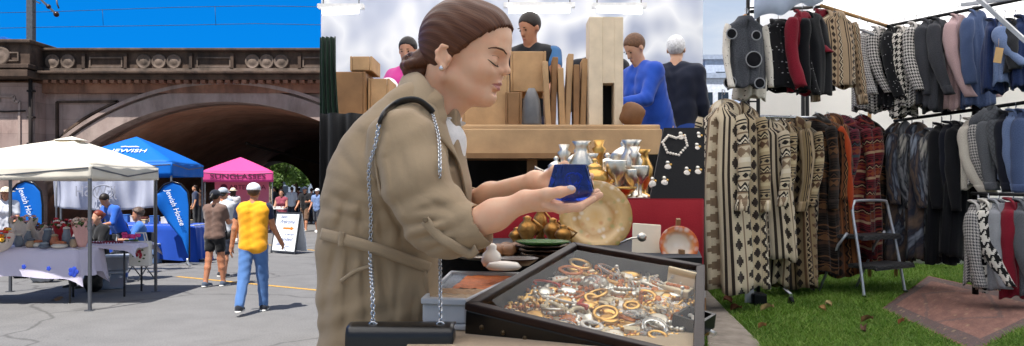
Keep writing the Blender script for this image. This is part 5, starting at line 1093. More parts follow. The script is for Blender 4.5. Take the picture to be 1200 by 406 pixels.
# black velvet board with pearls and earrings
vb = thing('jewellery_board', 'tilted black velvet board hung with pearls and earrings', 'jewellery board', P(790, 233, 3.06))
c = [P(761, 236, 3.02), P(825.5, 243, 3.02), P(825.5, 150, 3.2), P(778, 150, 3.2)]; b = MB(); n_ = (c[1]-c[0]).cross(c[3]-c[0]).normalized(); n_ = n_ if n_.y < 0 else -n_
v = [b.b.verts.new(q) for q in c]+[b.b.verts.new(q-n_*.02) for q in c]
for f in ((0, 1, 2, 3), (4, 5, 6, 7), (0, 1, 5, 4), (1, 2, 6, 5), (2, 3, 7, 6), (3, 0, 4, 7)): b.b.faces.new([v[j] for j in f])
b.build('velvet_panel', M_BLK, vb)
def onb(px, py): o = Vector((0, 0, EYE)); d = P(px, py, 1)-o; return o+d*((c[0]-o).dot(n_)/d.dot(n_))+n_*.006
for i, pts in enumerate(([(776, 168), (782, 180), (795, 183), (805, 172), (802, 160), (792, 163), (783, 160)],)):
    b = MB(); P_ = [onb(*q) for q in pts]
    for a, e in zip(P_, P_[1:]+P_[:1]):
        for k in range(4): b.ball(a.lerp(e, k/4), .006, 8)
    b.one('pearl_necklace', M_PRL, 'pearl necklace pinned in a loop on the black velvet board', 'necklace')
for i, (px, py, lb) in enumerate(((764, 211, 'lowest left'), (778, 210, 'second lowest left'), (804, 199, 'middle right'), (817, 198, 'far right'), (782, 192, 'middle left'), (816, 171, 'upper right'), (818, 158, 'topmost right'), (797, 158, 'topmost middle'))):
    p = onb(px, py); eo = thing('drop_earring', lb+' pearly drop earring on the black velvet board', 'earring', p, 'earrings on the velvet board')
    b = MB(); b.ball(p, .009, 10); b.build('stud', M_SIL, eo); b = MB(); b.ball(p+Vector((0, -.004, -.021)), (.015, .008, .016), 12); b.build('drop', M_PRL, eo)
    b = MB(); b.ball(p+Vector((.012, -.003, -.008)), .006, 8); b.build('bead', M_GLD, eo)

# ---------------------------------------------------------------- the woman
DH = 1.70
py_, pp_ = R(15), R(12)
fx = Vector((cos(py_)*cos(pp_), -sin(py_)*cos(pp_), -sin(pp_))); fy = Vector((sin(py_), cos(py_), 0)); fz = fx.cross(fy)
HM = Matrix((fx, fy, fz)).transposed().to_4x4(); HM.translation = P(533, 75, DH); 
wm = thing('person', 'young woman in khaki coat with a brown hair bun studying a blue glass piece', 'person', Vector((P(440, 0, DH).x, DH, MFZ)))
f = SDF((-.13, -.12, -.20), (.16, .12, .16), .0022); k2 = .02
f.ell((.016, 0, .05), (.095, .074, .088), k2).ell((.062, 0, .068), (.048, .060, .056), .03)
f.ell((.062, 0, -.012), (.044, .051, .066), .03)
for s2 in (-1, 1):
    f.cone((.015, s2*.050, -.032), (.082, s2*.016, -.060), .018, .0155, .022); f.ell((.074, s2*.035, -.003), (.029, .024, .022), .022)
    f.cone((.094, s2*.040, .044), (.105, s2*.012, .042), .008, .009, .016)
f.ell((.088, 0, -.058), (.018, .018, .017), .02)
for s2 in (-1, 1): f.ell((.114, s2*.032, .019), (.013, .017, .013), .018, None, 'cut'); f.ell((.090, s2*.032, .017), (.0155, .0175, .0145), .005)
f.cone((.104, 0, .036), (.1165, 0, .008), .0075, .0085, .016); f.ell((.1185, 0, .004), (.0105, .0095, .0085), .008)
for s2 in (-1, 1): f.ell((.1070, s2*.0120, .0002), (.0100, .0062, .0074), .004); f.ell((.1120, s2*.0072, -.0075), (.0055, .0034, .0034), .003, None, 'cut')
f.ell((.098, 0, -.022), (.012, .020, .018), .014)
for s2 in (-1, 1):
    f.path([(.1090, 0, -.0250), (.1070, s2*.011, -.0258), (.0995, s2*.022, -.0305)], [.0050, .0050, .0020], .004); f.path([(.1070, 0, -.0365), (.1050, s2*.011, -.0358), (.0990, s2*.021, -.0315)], [.0064, .0056, .0020], .004)
    f.path([(.1155, 0, -.0305), (.1120, s2*.011, -.0306), (.1020, s2*.0235, -.0312)], [.0016, .0016, .0014], .003, 'cut')
f.ell((.104, 0, -.0465), (.006, .014, .004), .008, None, 'cut')
for s2 in (-1, 1):                                               # ears
    er = Euler((0, R(-14), s2*R(-18))); E_ = lambda q: (.004+(q[0])*.82, s2*(.074+(q[1]-.074)*.82), .002+(q[2]-.004)*.82)
    f.ell(E_((-.004, .074, .004)), (.0140, .007, .024), .008, er.to_matrix().to_4x4())
    f.path([E_(q) for q in ((-.002, .080, -.022), (-.016, .084, -.006), (-.020, .086, .014), (-.010, .085, .031), (.003, .081, .032))], [.0045, .0041, .0040, .0038, .0034], .005); f.ell(E_((.001, .086, .006)), (.0078, .005, .0115), .006, er.to_matrix().to_4x4(), 'cut'); f.ell(E_((.0, .078, -.024)), (.0066, .005, .0075), .006)
    f.ell(E_((.013, .077, .002)), (.005, .005, .008), .006)
nk = HM.inverted() @ P(499, 158, 1.73); f.cone((-.012, 0, -.03), tuple(nk), .046, .052, .03); f.cone((.03, 0, -.055), (-.005, 0, -.12), .025, .03, .04)
head_me = f.mesh(); lp = np.array([(.1085, 0, -.0245), (.095, .021, -.03), (.106, 0, -.0365), (.095, .02, -.0315), (.095, -.021, -.03), (.095, -.02, -.0315)])
head_me.transform(HM); bvh_head = None
# forearms and hands
M_SK = skin('#edbc9a')
Ee, Cf, Wr = P(515, 262, 1.47), P(556, 267, 1.435), P(616, 236, 1.40)
f = SDF(tuple(P(540, 300, 1.43)-Vector((0, .10, 0))), tuple(P(712, 180, 1.43)+Vector((.0, .14, 0))), .0017)
L = lambda px, py, d: tuple(P(px, py, d))
f.cone(L(545, 268, 1.44), L(580, 252, 1.42), .030, .0265, .01); f.cone(L(580, 252, 1.42), tuple(Wr), .0265, .0178, .02); f.cone(tuple(Wr), L(632, 237, 1.405), .0178, .0180, .015)
f.cone(L(632, 239, 1.385), L(655, 242, 1.38), .0145, .0110, .010); f.cone(L(632, 238, 1.42), L(655, 241, 1.425), .0145, .0110, .010); f.cone(L(620, 234, 1.385), L(638, 232, 1.37), .0145, .0125, .010)
for base, mid, tip, r0 in (((656, 245, 1.366), (679, 243, 1.368), (695, 233.5, 1.378), .0080), ((657, 242.5, 1.390), (682, 240, 1.396), (703, 229, 1.408), .0083), ((656, 240.5, 1.414), (680, 237, 1.424), (700, 225, 1.434), .0080), ((654, 239.5, 1.434), (674, 235, 1.448), (690, 222, 1.458), .0072)):
    f.path([L(640, 240, base[2]), L(*base), L(*mid), L(*tip)], [r0*1.15, r0*1.12, r0, r0*.78], .003)
f.path([L(622, 232, 1.385), L(641, 228, 1.358), L(656, 225.5, 1.347), L(670, 222.5, 1.350)], [.0130, .0110, .0094, .0074], .006)
near_me = f.mesh()
E2, W2 = P(540, 244, 1.80), P(628, 213, 1.56)
f = SDF(tuple(P(530, 265, 1.6)-Vector((.02, .2, .0))), tuple(P(712, 172, 1.62)+Vector((.02, .22, .02))), .002)
f.cone(tuple(E2), L(575, 230, 1.70), .032, .028, .01); f.cone(L(575, 230, 1.70), tuple(W2), .028, .020, .02); f.cone(tuple(W2), L(648, 218, 1.51), .020, .022, .015)
for base, mid, tip, r0 in (((656, 206, 1.485), (672, 200, 1.470), (686, 199, 1.465), .0085), ((658, 212, 1.485), (677, 208, 1.470), (692, 207, 1.462), .0088), ((658, 218, 1.485), (677, 216, 1.470), (692, 216, 1.462), .0086), ((656, 224, 1.485), (672, 224, 1.472), (685, 224, 1.466), .0078)):
    f.path([L(645, base[1]+1, 1.505), L(*base), L(*mid), L(*tip)], [r0*1.25, r0*1.12, r0, r0*.8], .005)
f.path([L(640, 210, 1.52), L(650, 201, 1.49), L(662, 193.5, 1.465)], [.013, .0105, .0085], .007)
far_me = f.mesh()
# legs below the coat
f = SDF((-.60, 1.45, MFZ-.02), (-.02, 1.95, 1.2), .008)
for d_, px in ((1.63, 436), (1.79, 452)):
    x = P(px, 0, d_).x; f.cone((x, d_, 1.15), (x-.01, d_, .93), .08, .056, .03); f.cone((x-.01, d_, .93), (x-.02, d_, .52), .056, .036, .03); f.cone((x-.02, d_, .50), (x+.11, d_-.02, .465), .035, .026, .02)
legs_me = f.mesh()
body = link_mesh(join_meshes([head_me, near_me, far_me, legs_me]), 'body', [M_SK, mat('lip_colour', '#c9837a', .42, var=.1, bump=0)], wm, True)
# lips: second slot on the faces of the mouth
inv = HM.inverted(); off = ROOT[wm.name]
def segd(p, a, c): a, c = Vector(a), Vector(c); t_ = max(0, min(1, (p-a).dot(c-a)/(c-a).length_squared)); return (p-(a+(c-a)*t_)).length
for pl in body.data.polygons:
    q = inv @ (Vector(pl.center)+off)
    if q.x > .088 and -.046 < q.z < -.016 and abs(q.y) < .024:
        wl = 1-(abs(q.y)/.0225)**2; zc = -.0306
        dm_ = 0 if (q.z > zc-.0005 and q.z < zc+.0078*max(0, wl)**.8-.0012*math.exp(-(q.y/.004)**2)) else 1; dn = 0 if (q.z <= zc and q.z > zc-.0098*max(0, wl)) else 1
        if min(dm_, dn) < .5 and q.x > .098: pl.material_index = 1
bv = BVHTree.FromPolygons([v.co+off for v in body.data.vertices], [tuple(p.vertices) for p in body.data.polygons])
def onskin(q, up=.0008):
    q = HM @ Vector(q); h_ = bv.find_nearest(q); return h_[0]+h_[1]*up
M_BRW = mat('eyebrow_hair', '#5a3826', .7, bump=0); M_LASH = mat('eyelash', '#20130d', .6, bump=0, var=0)
def dens(pts, n=14):
    o_ = []
    for i in range(n):
        t_ = i/(n-1)*(len(pts)-1); k = min(len(pts)-2, int(t_)); fr_ = t_-k; p0, p1, p2, p3 = (Vector(pts[max(0, k-1)]), Vector(pts[k]), Vector(pts[k+1]), Vector(pts[min(len(pts)-1, k+2)]))
        o_.append(.5*((2*p1)+(p2-p0)*fr_+(2*p0-5*p1+4*p2-p3)*fr_**2+(3*p1-p0-3*p2+p3)*fr_**3))
    return o_
for s2 in (-1, 1):
    br = dens([(.113, s2*.012, .040), (.108, s2*.027, .0455), (.097, s2*.042, .045), (.086, s2*.052, .040)]); b = MB(); b.tube([onskin(q, .0006) for q in br], [.0011+.0014*sin(pi*min(1, i/13*1.1+.05)) for i in range(14)], 6, flat=.5); b.build('eyebrow', M_BRW, wm)
    ls = dens([(.103, s2*.018, .012), (.105, s2*.026, .0085), (.104, s2*.035, .0085), (.097, s2*.045, .012), (.090, s2*.052, .0155)]); b = MB(); b.tube([onskin(q, .0005) for q in ls], [.0005+.0008*sin(pi*i/13) for i in range(14)], 6)
    for i in range(2, 13): p0 = onskin(ls[i], .0008); b.tube([p0, p0+fx*.003-fz*.0016+fy*s2*.001*(i/13), p0+fx*.0055-fz*.0018+fy*s2*.003*(i/13)], [.0004, .0003, .0001], 4)
    b.build('eyelash', M_LASH, wm)
    cr = dens([(.105, s2*.020, .026), (.104, s2*.031, .029), (.094, s2*.045, .026)]); b = MB(); b.tube([onskin(q, -.0002) for q in cr], .0006, 5); b.build('eyelid_crease', mat('lid_crease', '#a06f58', .5, bump=0), wm)
p = HM @ Vector((.004, -.084, -.0225)); b = MB(); b.ball(p, .0050, 12); b.ball(p+Vector((0, -.002, .003)), .003, 8); b.build('earring', mat('bright_silver', '#dfe2e6', .12, 1, 0, bump=0), wm)
# hair
def hair_mat(name, c0, c1, c2):
    t = NT(name); o = t.tc('UV'); st = t.n('ShaderNodeMapping', {0: o, 3: (1, 1, 1)}).outputs[0]
    n1 = t.noise(st, 1, 5, .6); n2 = t.n('ShaderNodeTexNoise', {'Vector': t.n('ShaderNodeMapping', {0: o, 3: (4, 1.5, 1)}).outputs[0], 'Scale': 1, 'Detail': 3}).outputs[0]
    c = t.ramp(n1, [(.3, c0), (.5, c1), (.72, c2)]); c = t.mix(.35, c, t.ramp(n2, [(.35, c0), (.65, c2)])); t.link(c, 'Base Color'); t.bump(t.M('ADD', n1, n2), .22, .003); return t.fin(.45, 0, .3)
M_HAIR = hair_mat('brown_hair', '#3a2013', '#56311d', '#6e4227')
f = SDF((-.14, -.12, -.08), (.15, .12, .17), .0024)
f.ell((.012, 0, .053), (.1045, .0835, .0955), .01).ell((.064, 0, .071), (.0495, .0635, .0580), .03)
def hk(x, y, z):
    n_ = .0025*np.sin(900*y+30*z)*(z > 0)
    fr_ = np.where(z > .02, x-(.033+(z-.02)*.98)+.10*np.maximum(np.abs(y)-.05, 0), x-(.033-1.5*(.02-z)))
    return np.maximum(np.maximum(fr_*.72+n_, (-.036-z)-.4*np.minimum(x+.03, 0)), np.abs(x-0)*0-1)
f.keep(hk); f.warp(lambda x, y, z: .0007*np.sin(60*np.arctan2(y, z+.02+.25*(x-.1))*.45+14*x+2*np.sin(40*x)))
hm_ = f.mesh('hair')
f = SDF((-.15, -.07, -.09), (-.02, .07, .06), .002); bc = Vector((-.084, 0, -.018)); f.ell(tuple(bc), (.022, .028, .026), .008)
for i in range(7):
    a0 = i*.9; n_ = Vector((cos(a0)*.5, sin(a0*1.7)*.8, sin(a0))).normalized(); u_ = n_.orthogonal().normalized(); v_ = n_.cross(u_)
    rr_ = .022+.004*(i % 3); f.path([tuple(bc+u_*rr_*cos(t_*.55+a0)+v_*rr_*1.1*sin(t_*.55+a0)+n_*.006*sin(t_+i)) for t_ in range(9)], [.005, .008, .010, .0105, .0105, .010, .009, .007, .004], .004)
f.cone((-.045, 0, .01), tuple(bc), .045, .018, .02)
bun = f.mesh('hair_bun')
def hair_uv(me, fn):
    ul = me.uv_layers.new(name='UVMap'); co = np.empty(len(me.vertices)*3, 'f'); me.vertices.foreach_get('co', co); co = co.reshape(-1, 3); vi = np.empty(len(me.loops), 'i'); me.loops.foreach_get('vertex_index', vi); uv = fn(co)[vi]; ul.data.foreach_set('uv', np.ascontiguousarray(uv, 'f').ravel())
hair_uv(hm_, lambda c: np.stack([np.arctan2(c[:, 1], c[:, 2]+.02+.25*(c[:, 0]-.1))*26, c[:, 0]*9], 1)); hair_uv(bun, lambda c: np.stack([(c[:, 2]+.5*c[:, 1])*420+6*np.sin(c[:, 0]*130), c[:, 0]*40], 1))
hm_.transform(HM); bun.transform(HM); hr = link_mesh(hm_, 'hair', M_HAIR, wm, True); link_mesh(bun, 'hair_bun', M_HAIR, hr, True)
hb_ = BVHTree.FromPolygons([v.co for v in hm_.vertices], [tuple(p.vertices) for p in hm_.polygons])
t = NT('hair_strands'); ri_ = t.n('ShaderNodeNewGeometry').outputs['Random Per Island']; t.link(t.ramp(ri_, [(0, '#2a150b'), (.45, '#57301b'), (.8, '#7a4727'), (1, '#9a6236')]), 'Base Color'); M_STR = t.fin(.42, 0, .3)
HLN = [(.1135, 0, .104), (.109, .030, .0975), (.096, .055, .083), (.070, .072, .058), (.038, .080, .026), (.008, .083, .010), (-.018, .080, -.012), (-.045, .066, -.032)]
hl_d = dens(HLN, 60); rw = random.Random(4); ec, er_ = Vector((.012, 0, .053)), Vector((.1045, .0835, .0955)); bt_ = Vector((-.078, 0, -.014)); b = MB()
to_e = lambda q: Vector(((q.x-ec.x)/er_.x, (q.y-ec.y)/er_.y, (q.z-ec.z)/er_.z)).normalized()
for i in range(3600):
    q = hl_d[min(59, int(rw.random()**.9*60))].copy(); q.y *= rw.choice((-1, -1, 1)); q += Vector((rw.uniform(-.004, .0045), rw.uniform(-.003, .003), rw.uniform(-.004, .003)))
    e0, e1 = to_e(q), to_e(bt_+Vector((0, rw.uniform(-.02, .02), rw.uniform(-.015, .02)))); om = e0.angle(e1); t0 = 0 if rw.random() < .55 else rw.uniform(0, .5); t1 = min(1, t0+rw.uniform(.45, 1.0)); lift = rw.choice((.0004, .0008, .0012, .0016)); pts = []
    for k in range(11):
        tt_ = t0+(t1-t0)*k/10; v_ = (e0*sin((1-tt_)*om)+e1*sin(tt_*om))/sin(om); pw = HM @ Vector((ec.x+v_.x*er_.x, ec.y+v_.y*er_.y, ec.z+v_.z*er_.z)); h_ = hb_.find_nearest(pw+off*0)
        g_ = h_[0] if True else pw; n_ = h_[1]; lf_ = lift*(1 if rw.random() > .03 else 2.2)
        if k < 3 and t0 == 0: sk_ = bv.find_nearest(pw); g_ = g_.lerp(sk_[0], (1-k/3)*.6) if (sk_[0]-g_).length < .012 else g_
        pts.append(g_+n_*lf_)
    b.tube(pts, [.0002]+[.00045]*9+[.0002], 3, False)
o_ = b.build('hair_strand_layer', M_STR, hr, recalc=False)
b = MB()
for i in range(420):
    th, ph_ = rw.uniform(0, 6.28), rw.uniform(0, 6.28); a0 = rw.randrange(7)*.9; n_ = Vector((cos(a0)*.5, sin(a0*1.7)*.8, sin(a0))).normalized(); u_ = n_.orthogonal().normalized(); v2 = n_.cross(u_); rr_ = .023+rw.uniform(-.003, .005); off2 = rw.uniform(-.010, .010); c0 = rw.uniform(.92, 1.04)
    b.tube([HM @ (bc+(u_*rr_*cos(th+k*.22)+v2*rr_*1.1*sin(th+k*.22)+n_*off2)*c0*1.12) for k in range(10)], [.0002]+[.0006]*8+[.0002], 3, False)
b.build('bun_strand_layer', M_STR, hr, recalc=False)

# coat
def coat_mat(name, col):
    t = NT(name); o = t.tc(); c = lin(col); n0 = t.noise(o, 6, 5); wv = t.noise(o, 700, 2); cc = t.mix(n0, dk(c, .90), dk(c, 1.07)); t.link(t.mix(.25, cc, t.mix(wv, dk(c, .65), dk(c, 1.3))), 'Base Color')
    t.bump(t.M('ADD', t.M('MULTIPLY', t.noise(o, 26, 4, .5, .4), 1.0), t.M('MULTIPLY', wv, .12)), .32, .006)
    t.b.inputs['Sheen Weight'].default_value = .12; return t.fin(.82, 0, .25)
M_COAT = coat_mat('khaki_cotton', '#a38d70')
lo = Vector((P(360, 0, 1.9).x-.06, 1.38, .80)); hi = Vector((.0, 2.02, P(0, 74, 1.7).z)); f = SDF(tuple(lo), tuple(hi), .0030)
for d_ in (1.655, 1.80):
    f.path([L(489, 132, d_), L(474, 168, d_), L(463, 216, d_), L(448, 268, d_), L(440, 296, d_), L(446, 350, d_), L(450, 430, d_)], [.062, .096, .136, .122, .108, .122, .128], .05)
f.cone(L(446, 430, 1.66), (P(455, 0, 1.66).x, 1.66, .84), .128, .14, .05); f.cone(L(446, 430, 1.80), (P(455, 0, 1.8).x, 1.80, .84), .128, .14, .05)
f.cone(L(500, 150, 1.70), L(520, 235, 1.69), .075, .058, .05)
f.path([L(480, 156, 1.60), L(472, 172, 1.535), L(488, 215, 1.490), L(513, 258, 1.470)], [.055, .072, .069, .061], .012)
f.path([L(513, 260, 1.475), L(532, 268, 1.455), L(554, 267.5, 1.437)], [.060, .050, .040], .03)
f.path([L(490, 160, 1.82), L(500, 215, 1.86), L(520, 248, 1.85), L(545, 243, 1.80)], [.07, .064, .056, .042], .03)
CREASES = [([(447, 152), (441, 185), (449, 232), (470, 270)], .0075, 3.6), ([(468, 172), (478, 214)], .0035, 5), ([(505, 172), (512, 214)], .004, 5), ([(523, 190), (535, 226)], .0045, 4.5), ([(476, 264), (518, 258)], .006, 3.6), ([(482, 281), (526, 270)], .0065, 3.6), ([(494, 296), (536, 281)], .0055, 3.6), ([(488, 246), (520, 240)], .004, 4.5),
    ([(498, 232), (530, 250)], .0035, 4.5), ([(398, 176), (436, 232)], .0045, 6), ([(384, 226), (432, 246)], .005, 5), ([(382, 246), (436, 262)], .0045, 4.5), ([(420, 150), (438, 196)], .003, 6), ([(396, 271), (404, 236)], .005, 4), ([(420, 278), (424, 240)], .006, 4), ([(449, 286), (444, 248)], .006, 4), ([(470, 292), (470, 262)], .005, 4),
    ([(394, 286), (386, 334)], .006, 4.5), ([(410, 290), (406, 356)], .007, 4.5), ([(426, 295), (431, 388)], .0075, 5), ([(446, 300), (457, 376)], .0075, 5), ([(468, 308), (461, 396)], .0065, 4.5), ([(384, 312), (380, 398)], .005, 6), ([(415, 340), (398, 402)], .005, 6), ([(485, 330), (480, 400)], .006, 5)]
def coatfold(x, y, z):
    px_ = x/np.maximum(y, .1)*900+600; py2 = 222-(z-EYE)/np.maximum(y, .1)*900; nearm = (y < 1.56)
    n = .0018*np.sin(.085*px_+.16*py2+1.5*np.sin(.05*py2))
    for pts, dp, wd_ in CREASES:
        for (xa, ya), (xb, yb) in zip(pts, pts[1:]):
            L2 = (xb-xa)**2+(yb-ya)**2; tt = ((px_-xa)*(xb-xa)+(py2-ya)*(yb-ya))/L2; tc_ = np.clip(tt, 0, 1); dd = (px_-xa-tc_*(xb-xa))**2+(py2-ya-tc_*(yb-ya))**2; sd_ = ((px_-xa)*(yb-ya)-(py2-ya)*(xb-xa))/math.sqrt(L2)
            tap = np.sin(pi*np.clip(tt, .04, .96))**.5; n = n+dp*tap*(np.exp(-dd/wd_**2)-.55*np.exp(-((sd_-2.0*wd_)**2)/(2.2*wd_)**2)*np.exp(-np.maximum(dd-(3*wd_)**2, 0)/(2*wd_)**2))
    return n
f.warp(coatfold)
f.cone(L(550, 267.5, 1.439), L(557, 267.3, 1.435), .0425, .0415, .003); f.cone(L(540, 243.5, 1.81), L(549, 241, 1.79), .0445, .044, .003)
hN = HM @ Vector((-.01, 0, -.06)); nb = P(499, 158, 1.73)
f.cone(tuple(HM @ Vector((0, 0, -.02))), tuple(P(502, 140, 1.72)), .060, .052, .012, 'cut')          # neck opening
f.cone(L(520, 118, 1.66), L(531, 190, 1.60), .022, .010, .012, 'cut')
f.cone(L(553, 267, 1.437), L(590, 252, 1.42), .0345, .040, .003, 'cut'); f.cone(L(540, 244, 1.80), L(590, 226, 1.7), .036, .04, .003, 'cut')
coat = link_mesh(f.mesh('coat'), 'coat', M_COAT, wm, True)
cb = BVHTree.FromPolygons([v.co+off for v in coat.data.vertices], [tuple(p.vertices) for p in coat.data.polygons])
def oncoat(px, py, o_=.004, fall=1.5):
    o = Vector((0, 0, EYE)); d = (P(px, py, 1)-o).normalized(); h_ = cb.ray_cast(o, d)
    return (h_[0]+(h_[1] if h_[1].dot(d) < 0 else -h_[1])*o_) if h_[0] is not None else P(px, py, fall)
def strip(pl, wpx, nm, m, parent=wm, o_=.004, n=22, th=.003, nw=4):
    c_ = [Vector((x, y, 0)) for x, y in pl]; m_ = len(c_); b = MB(); cols = [[] for _ in range(nw)]
    for i, q in enumerate(c_):
        t_ = (c_[min(m_-1, i+1)]-c_[max(0, i-1)]).normalized(); nn_ = Vector((-t_.y, t_.x, 0)); mid_ = oncoat(q.x, q.y, o_); dq = (mid_-Vector((0, 0, EYE))).length; sx_ = nn_.x*wpx/F*mid_.y; sz_ = -nn_.y*wpx/F*mid_.y
        for j in range(nw): k = j/(nw-1)-.5; cols[j].append(mid_+Vector((sx_*k, .0025*(2*abs(k))**2, sz_*k)))
    cols = [dens(cc, n) for cc in cols]; rows = [[cols[j][i] for j in range(nw)] for i in range(n)]
    V = [[b.b.verts.new(p) for p in r_] for r_ in rows]
    for i in range(n-1):
        for j in range(nw-1): b.b.faces.new((V[i][j], V[i][j+1], V[i+1][j+1], V[i+1][j])).smooth = True
    return b.build(nm, m, parent, True, solid=th)
M_COAT2 = cloth_mat('khaki_cotton_trim', '#a89377', .08, 700, rough=.85, sheen=.15)
# collar and lapel, a folded strip that stands off the coat
ci = dens([Vector(P(*q)) for q in ((486, 90, 1.80), (484, 86, 1.74), (496, 92, 1.655), (509, 112, 1.628), (520, 140, 1.632), (531, 182, 1.625), (545, 236, 1.63))], 34)
co_ = dens([Vector(P(*q)) for q in ((472, 108, 1.82), (466, 104, 1.73), (476, 122, 1.60), (495, 146, 1.57), (518, 166, 1.585), (538, 192, 1.600), (549, 238, 1.615))], 34)
def colf(u, v):
    i = int(round(u*33)); a, e = ci[i], co_[i]; p = a.lerp(e, v); up_ = .012*sin(pi*v)*(1-.5*u)+.004*(1-v); return p+Vector((0, -up_*.6, up_))
b = MB(); b.grid(colf, 34, 9); b.build('collar', M_COAT2, coat, True, solid=.004)
strip([(380, 274.5), (400, 279), (440, 291), (478, 305), (500, 314)], 13, 'belt', M_COAT2, coat, .007, 26, .004)
b = MB(); b.grid(lambda u, v: P(486+13*u+3*v+2*sin(v*4), 312+44*v+3*u, 1.585-.012*sin(3*v+u)), 6, 14); b.build('belt_end', M_COAT2, coat, True, solid=.004)
strip([(405, 273), (403, 287)], 7, 'belt_loop', M_COAT2, coat, .012, 6, .003)
strip([(500, 256), (515, 272), (531, 285), (549, 292), (558, 287)], 11, 'sleeve_tab', M_COAT2, coat, .0105, 22, .003)
p = oncoat(503, 260, .0150); b = MB(); dn = (Vector((0, 0, EYE))-p).normalized(); b.lathe([(.0048, -.002), (.0052, .001), (.004, .0024), (.002, .0016)], p, 16, dn.to_track_quat('Z', 'Y').to_matrix()); b.build('button', mat('horn_button', '#8f7a60', .25, .5), coat)
strip([(400, 330), (418, 318), (437, 312)], 4, 'pocket_edge', M_COAT2, coat, .004, 12, .003); strip([(445, 150), (440, 185), (447, 230)], 2.2, 'armhole_seam', M_COAT2, coat, .001, 16, .002)
# blouse with a ruffle
M_BLO = cloth_mat('white_blouse', '#ece9e6', .04); f = SDF(tuple(P(490, 215, 1.70)-Vector((.05, .10, 0))), tuple(P(545, 110, 1.70)+Vector((.04, .10, .03))), .003)
f.path([L(503, 150, 1.715), L(519, 168, 1.675), L(527, 215, 1.66)], [.060, .045, .03], .03); f.cone(tuple(HM @ Vector((-.005, 0, -.03))), L(506, 148, 1.715), .052, .054, .008, 'cut'); bl = link_mesh(f.mesh('blouse'), 'blouse', M_BLO, wm, True)
ctr_n = P(506, 146, 1.712)
def ruf(u, v):
    a = -2.6+3.6*u; r_ = .058+.010*v+.0035*sin(a*26)*v; e1 = Vector((cos(R(20)), 0, sin(R(20))*.0-.32)).normalized(); q = ctr_n+Vector((1, 0, -.25)).normalized()*r_*cos(a)+Vector((0, 1, 0))*r_*.95*sin(a)+Vector((.3, 0, 1)).normalized()*(.004+.016*v+.002*sin(a*26+1)*v); return q
b = MB(); b.grid(ruf, 110, 6); b.build('ruffle', M_BLO, bl, True, solid=.0015)
# shoes
for d_, px in ((1.63, 436), (1.79, 452)):
    x = P(px, 0, d_).x; f = SDF((x-.14, d_-.09, MFZ), (x+.22, d_+.08, MFZ+.14), .005); f.cone((x-.025, d_, MFZ+.05), (x-.02, d_, MFZ+.07), .048, .045, .02); f.cone((x-.02, d_, MFZ+.035), (x+.13, d_-.02, MFZ+.028), .044, .036, .02); f.keep(lambda X, Y, Z: MFZ+.001-Z); link_mesh(f.mesh('shoe'), 'shoe', mat('black_shoe', '#17171a', .4), wm, True)
# nails on the visible fingers
M_NAIL = mat('pale_nail', '#e9d6d2', .15, var=0, bump=0)
for q in ((669, 220.5, 1.343),): h_ = bv.find_nearest(P(*q)); b = MB(); b.ball(h_[0]+h_[1]*.0004, (.0075, .0012, .0048), 10, Matrix.Rotation(R(8), 3, 'Y')); b.build('nail', M_NAIL, wm)
# blue glass piece in the hands
t = NT('blue_crystal'); M_BGL = t.fin(.02, 0, .6, **{'Transmission Weight': .92, 'Base Color': (.018, .06, .46, 1), 'IOR': 1.52})
gl_ = thing('blue_glass', 'faceted deep blue crystal paperweight held in the woman hands', 'glass piece', P(669, 236, 1.405)); gc = P(669, 235.5, 1.405); pxm = 1.405/900
b = MB(); rings = [(.033, .000), (.0455, .018), (.0315, .0665)]; V = []
for r_, z in rings: V.append([b.b.verts.new(gc+Vector((r_*cos(k*pi/4+.22), r_*.82*sin(k*pi/4+.22), z))) for k in range(8)])
for A_, B_ in zip(V, V[1:]):
    for k in range(8): b.b.faces.new((A_[k], A_[(k+1) % 8], B_[(k+1) % 8], B_[k]))
b.b.faces.new(V[0][::-1]); b.b.faces.new(V[-1]); b.build('crystal', M_BGL, gl_, bevel=.0012)
b = MB(); M_ENG = mat('frosted_engraving', '#7ea2e8', .35, var=.1)
b.tube([gc+Vector((.002+.014*cos(k*.45)*(1-.02*k), -.006+.002*sin(k), .038+.011*sin(k*.45))) for k in range(20)], .0016, 5); b.tube([gc+Vector((-.01+.02*k/6, -.004, .030+.012*sin(k))) for k in range(7)], .0014, 5); b.build('engraving', M_ENG, gl_)
b = MB(); b.lathe([(.034, .0), (.036, .004), (.03, .0035)], gc+Vector((0, 0, .001)), 8, None, 1, .82) if False else None
b.b.free()
# bag on its chain
bg_ = thing('shoulder_bag', 'small black leather flap bag on a silver chain at the woman side', 'bag', P(472, 400, 1.40)); M_LEA = mat('black_leather', '#131315', .30, var=.15, scale=40, bump=.10, bscale=380, spec=.55)
f = SDF(tuple(P(405, 480, 1.40)-Vector((.03, .07, .02))), tuple(P(540, 372, 1.40)+Vector((.03, .07, .02))), .003); c0, c1 = P(420, 394, 1.405), P(524, 394, 1.405)
def rbox(cx, cy, cz, hx, hy, hz, r_): return lambda x, y, z: (lambda qx, qy, qz: np.sqrt(np.maximum(qx, 0)**2+np.maximum(qy, 0)**2+np.maximum(qz, 0)**2)+np.minimum(np.maximum(qx, np.maximum(qy, qz)), 0)-r_)(np.abs(x-cx)-hx+r_, np.abs(y-cy)-hy+r_, np.abs(z-cz)-hz+r_)
bc_ = P(471.5, 384, 1.405); bw_ = .190/2; fn = rbox(bc_.x, 1.405, bc_.z-.070, bw_, .034, .068, .010); f.put(fn, (bc_.x-.12, 1.35, bc_.z-.16), (bc_.x+.12, 1.46, bc_.z+.01), .001); f.warp(lambda x, y, z: .0015*np.sin(30*x+20*z)); link_mesh(f.mesh('bag_body'), 'bag_body', M_LEA, bg_, True)
